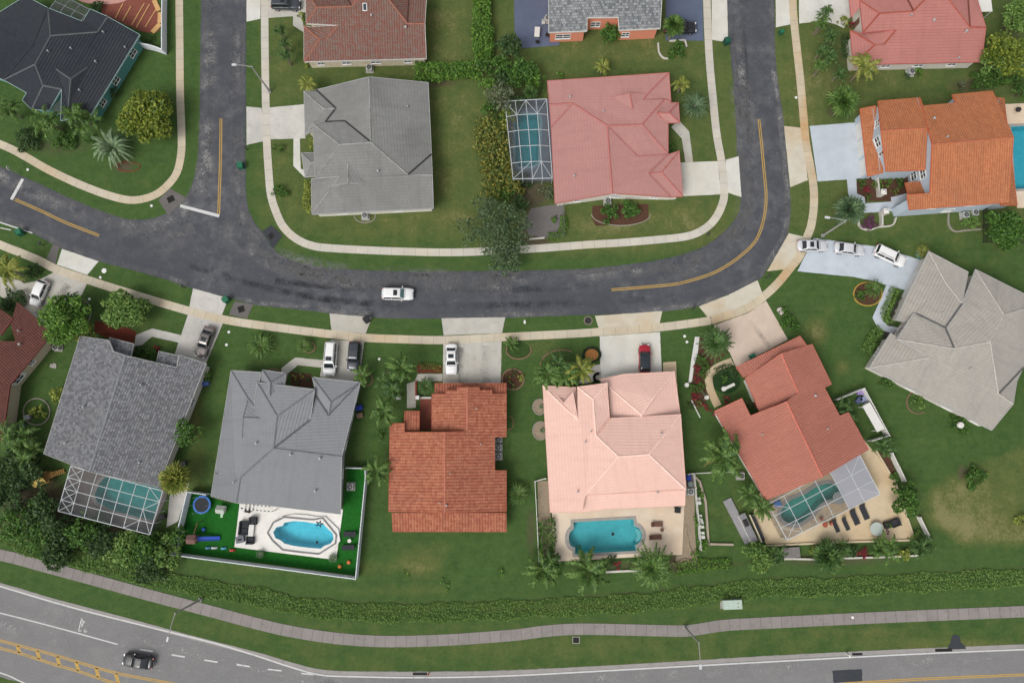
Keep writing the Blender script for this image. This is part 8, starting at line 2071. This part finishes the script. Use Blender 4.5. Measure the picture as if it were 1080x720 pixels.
b = P(1072, 117, .5); t = thing('kettle_barbecue', 'round black kettle barbecue on the pale patio at the right edge', 'grill', (b.x, b.y, .1)); MB().lathe((0, 0, .55), [(.05, 0), (.36, .14), (.42, .32), (.36, .5), (.12, .62), (.01, .64)], 16).build('bowl', IRON, t)
for k in range(3): a = k * 2.1; MB().tube((math.cos(a) * .35, math.sin(a) * .35, 0), (math.cos(a) * .2, math.sin(a) * .2, .65), .02, n=6).build('leg', STEEL, t)
for x, y, lb, rgb in [(21, 449, 'blue tarp covered crate at the maroon house wall', (40, 60, 160)), (379, 430, 'blue box by the right wall of the mid grey house', (30, 50, 150)), (379.5, 438, 'brown box by the right wall of the mid grey house', (120, 96, 76)), (217, 404, 'blue and white tub by the small bush of the shingled house', (70, 90, 160)), (29, 440, 'grey stacked boxes at the maroon house wall', (120, 122, 126)), (820, 551 - 20, 'blue toy box by the coral cage', (60, 120, 190)), (58, 362, 'dark grill cover beside the maroon house', (46, 46, 50)), (193, 489, 'dark bench box by the shingled roof corner', (60, 62, 66)), (171, 545, 'black storage box at the right side of the mesh cage', (20, 20, 22))]:
    b = P(x, y, .4); t = thing('storage_box', lb, 'box', (b.x, b.y, .02), .3); mm = flat_mat('box_%d_%d' % (rgb[0], rgb[2]), lin(*rgb), .6); MB().box((0, 0, .3), (.95, .7, .6), 0, .96).build('body', mm, t); MB().box((0, 0, .63), (1.0, .75, .06), 0, .9).build('lid', mm, t)
b = P(56, 386, .1); o_ = MB().box((0, 0, .06), (1.0, .55, .12)).box((.1, .3, .05), (.5, .3, .1)).build('stepping_stone', SLAB); o_.location = (b.x, b.y, 0); o_.rotation_euler = (0, 0, -.2); tag(o_, 'flat pale stepping stone on the lawn by the maroon house', 'stone')
# pergola strip over the white patio and the brick side path
b = P(270, 535, 2.4); t = thing('pergola', 'short white slatted pergola along the mid grey roof edge', 'pergola', (b.x, b.y, 0), -.1)
for y in (-.35, .35): MB().beam((-2.4, y, 2.4), (2.4, y, 2.4), .1, .14).build('beam', IRON, t)
for k in range(9): MB().beam((-2.3 + .575 * k, -.5, 2.52), (-2.3 + .575 * k, .5, 2.52), .26, .06).build('slat', FENCE_M, t)
for x in (-2.3, 2.3): MB().box((x, -.35, 1.2), (.1, .1, 2.4)).build('post', FENCE_M, t)
BRP = tile_mat('paver_path_grey', lin(110, 106, 102), lin(170, 166, 160), lin(96, 100, 84), course=.5, width=.7)
sheet('brick_path', zp(O13, [(478, 480), (520, 490), (500, 570), (478, 640), (440, 660), (450, 560)]), .03, C_STAIN, 'worn paved side path between the mesh cage and the white fence', 'path')
b = P(1040, 250, 0)
fence('wire_fence', 'thin dark fence along the leafy tree below the orange house', [(1036, 222), (1036, 256), (1080, 257)], 1.2, .07, 2.2, IRON, .03, rail=True)
b = P(641.5, 585 - 11, .1); 
o_ = MB().lathe((0, 0, 0), [(.1, 0), (.25, .05), (.2, .14), (.02, .16)], 10).box((0, .1, .1), (.1, .5, .05)).build('pool_cleaner', CUSH); b = P(646.5, 563, 0); o_.location = (b.x, b.y, -.1); tag(o_, 'dark floating pool cleaner in the turquoise pool', 'pool cleaner')
m = MB()
for k in range(5):
    a = k * 1.256; m.tube((math.cos(a) * .15, math.sin(a) * .15, .05), (math.cos(a) * .62, math.sin(a) * .5, .05), .13, .08, 8)
b = P(337, 552, .3); o_ = m.build('pool_float', CUSH); o_.location = (b.x, b.y, .25); tag(o_, 'dark star shaped float in the bright blue pool', 'pool float')
b = P(334.5, 571.5, .2); o_ = MB().lathe((0, 0, 0), [(.1, 0), (.2, .06), (.02, .12)], 9).build('pool_cleaner', CUSH); o_.location = (b.x, b.y, .21); tag(o_, 'small dark skimmer in the bright blue pool', 'pool cleaner')
for x, y, lb in [(274.5, 584, 'left'), (351, 588, 'right')]: palm('small blue green plant at the white patio edge, %s one' % lb, x, y, 11, .5, 'sago', 'blue')
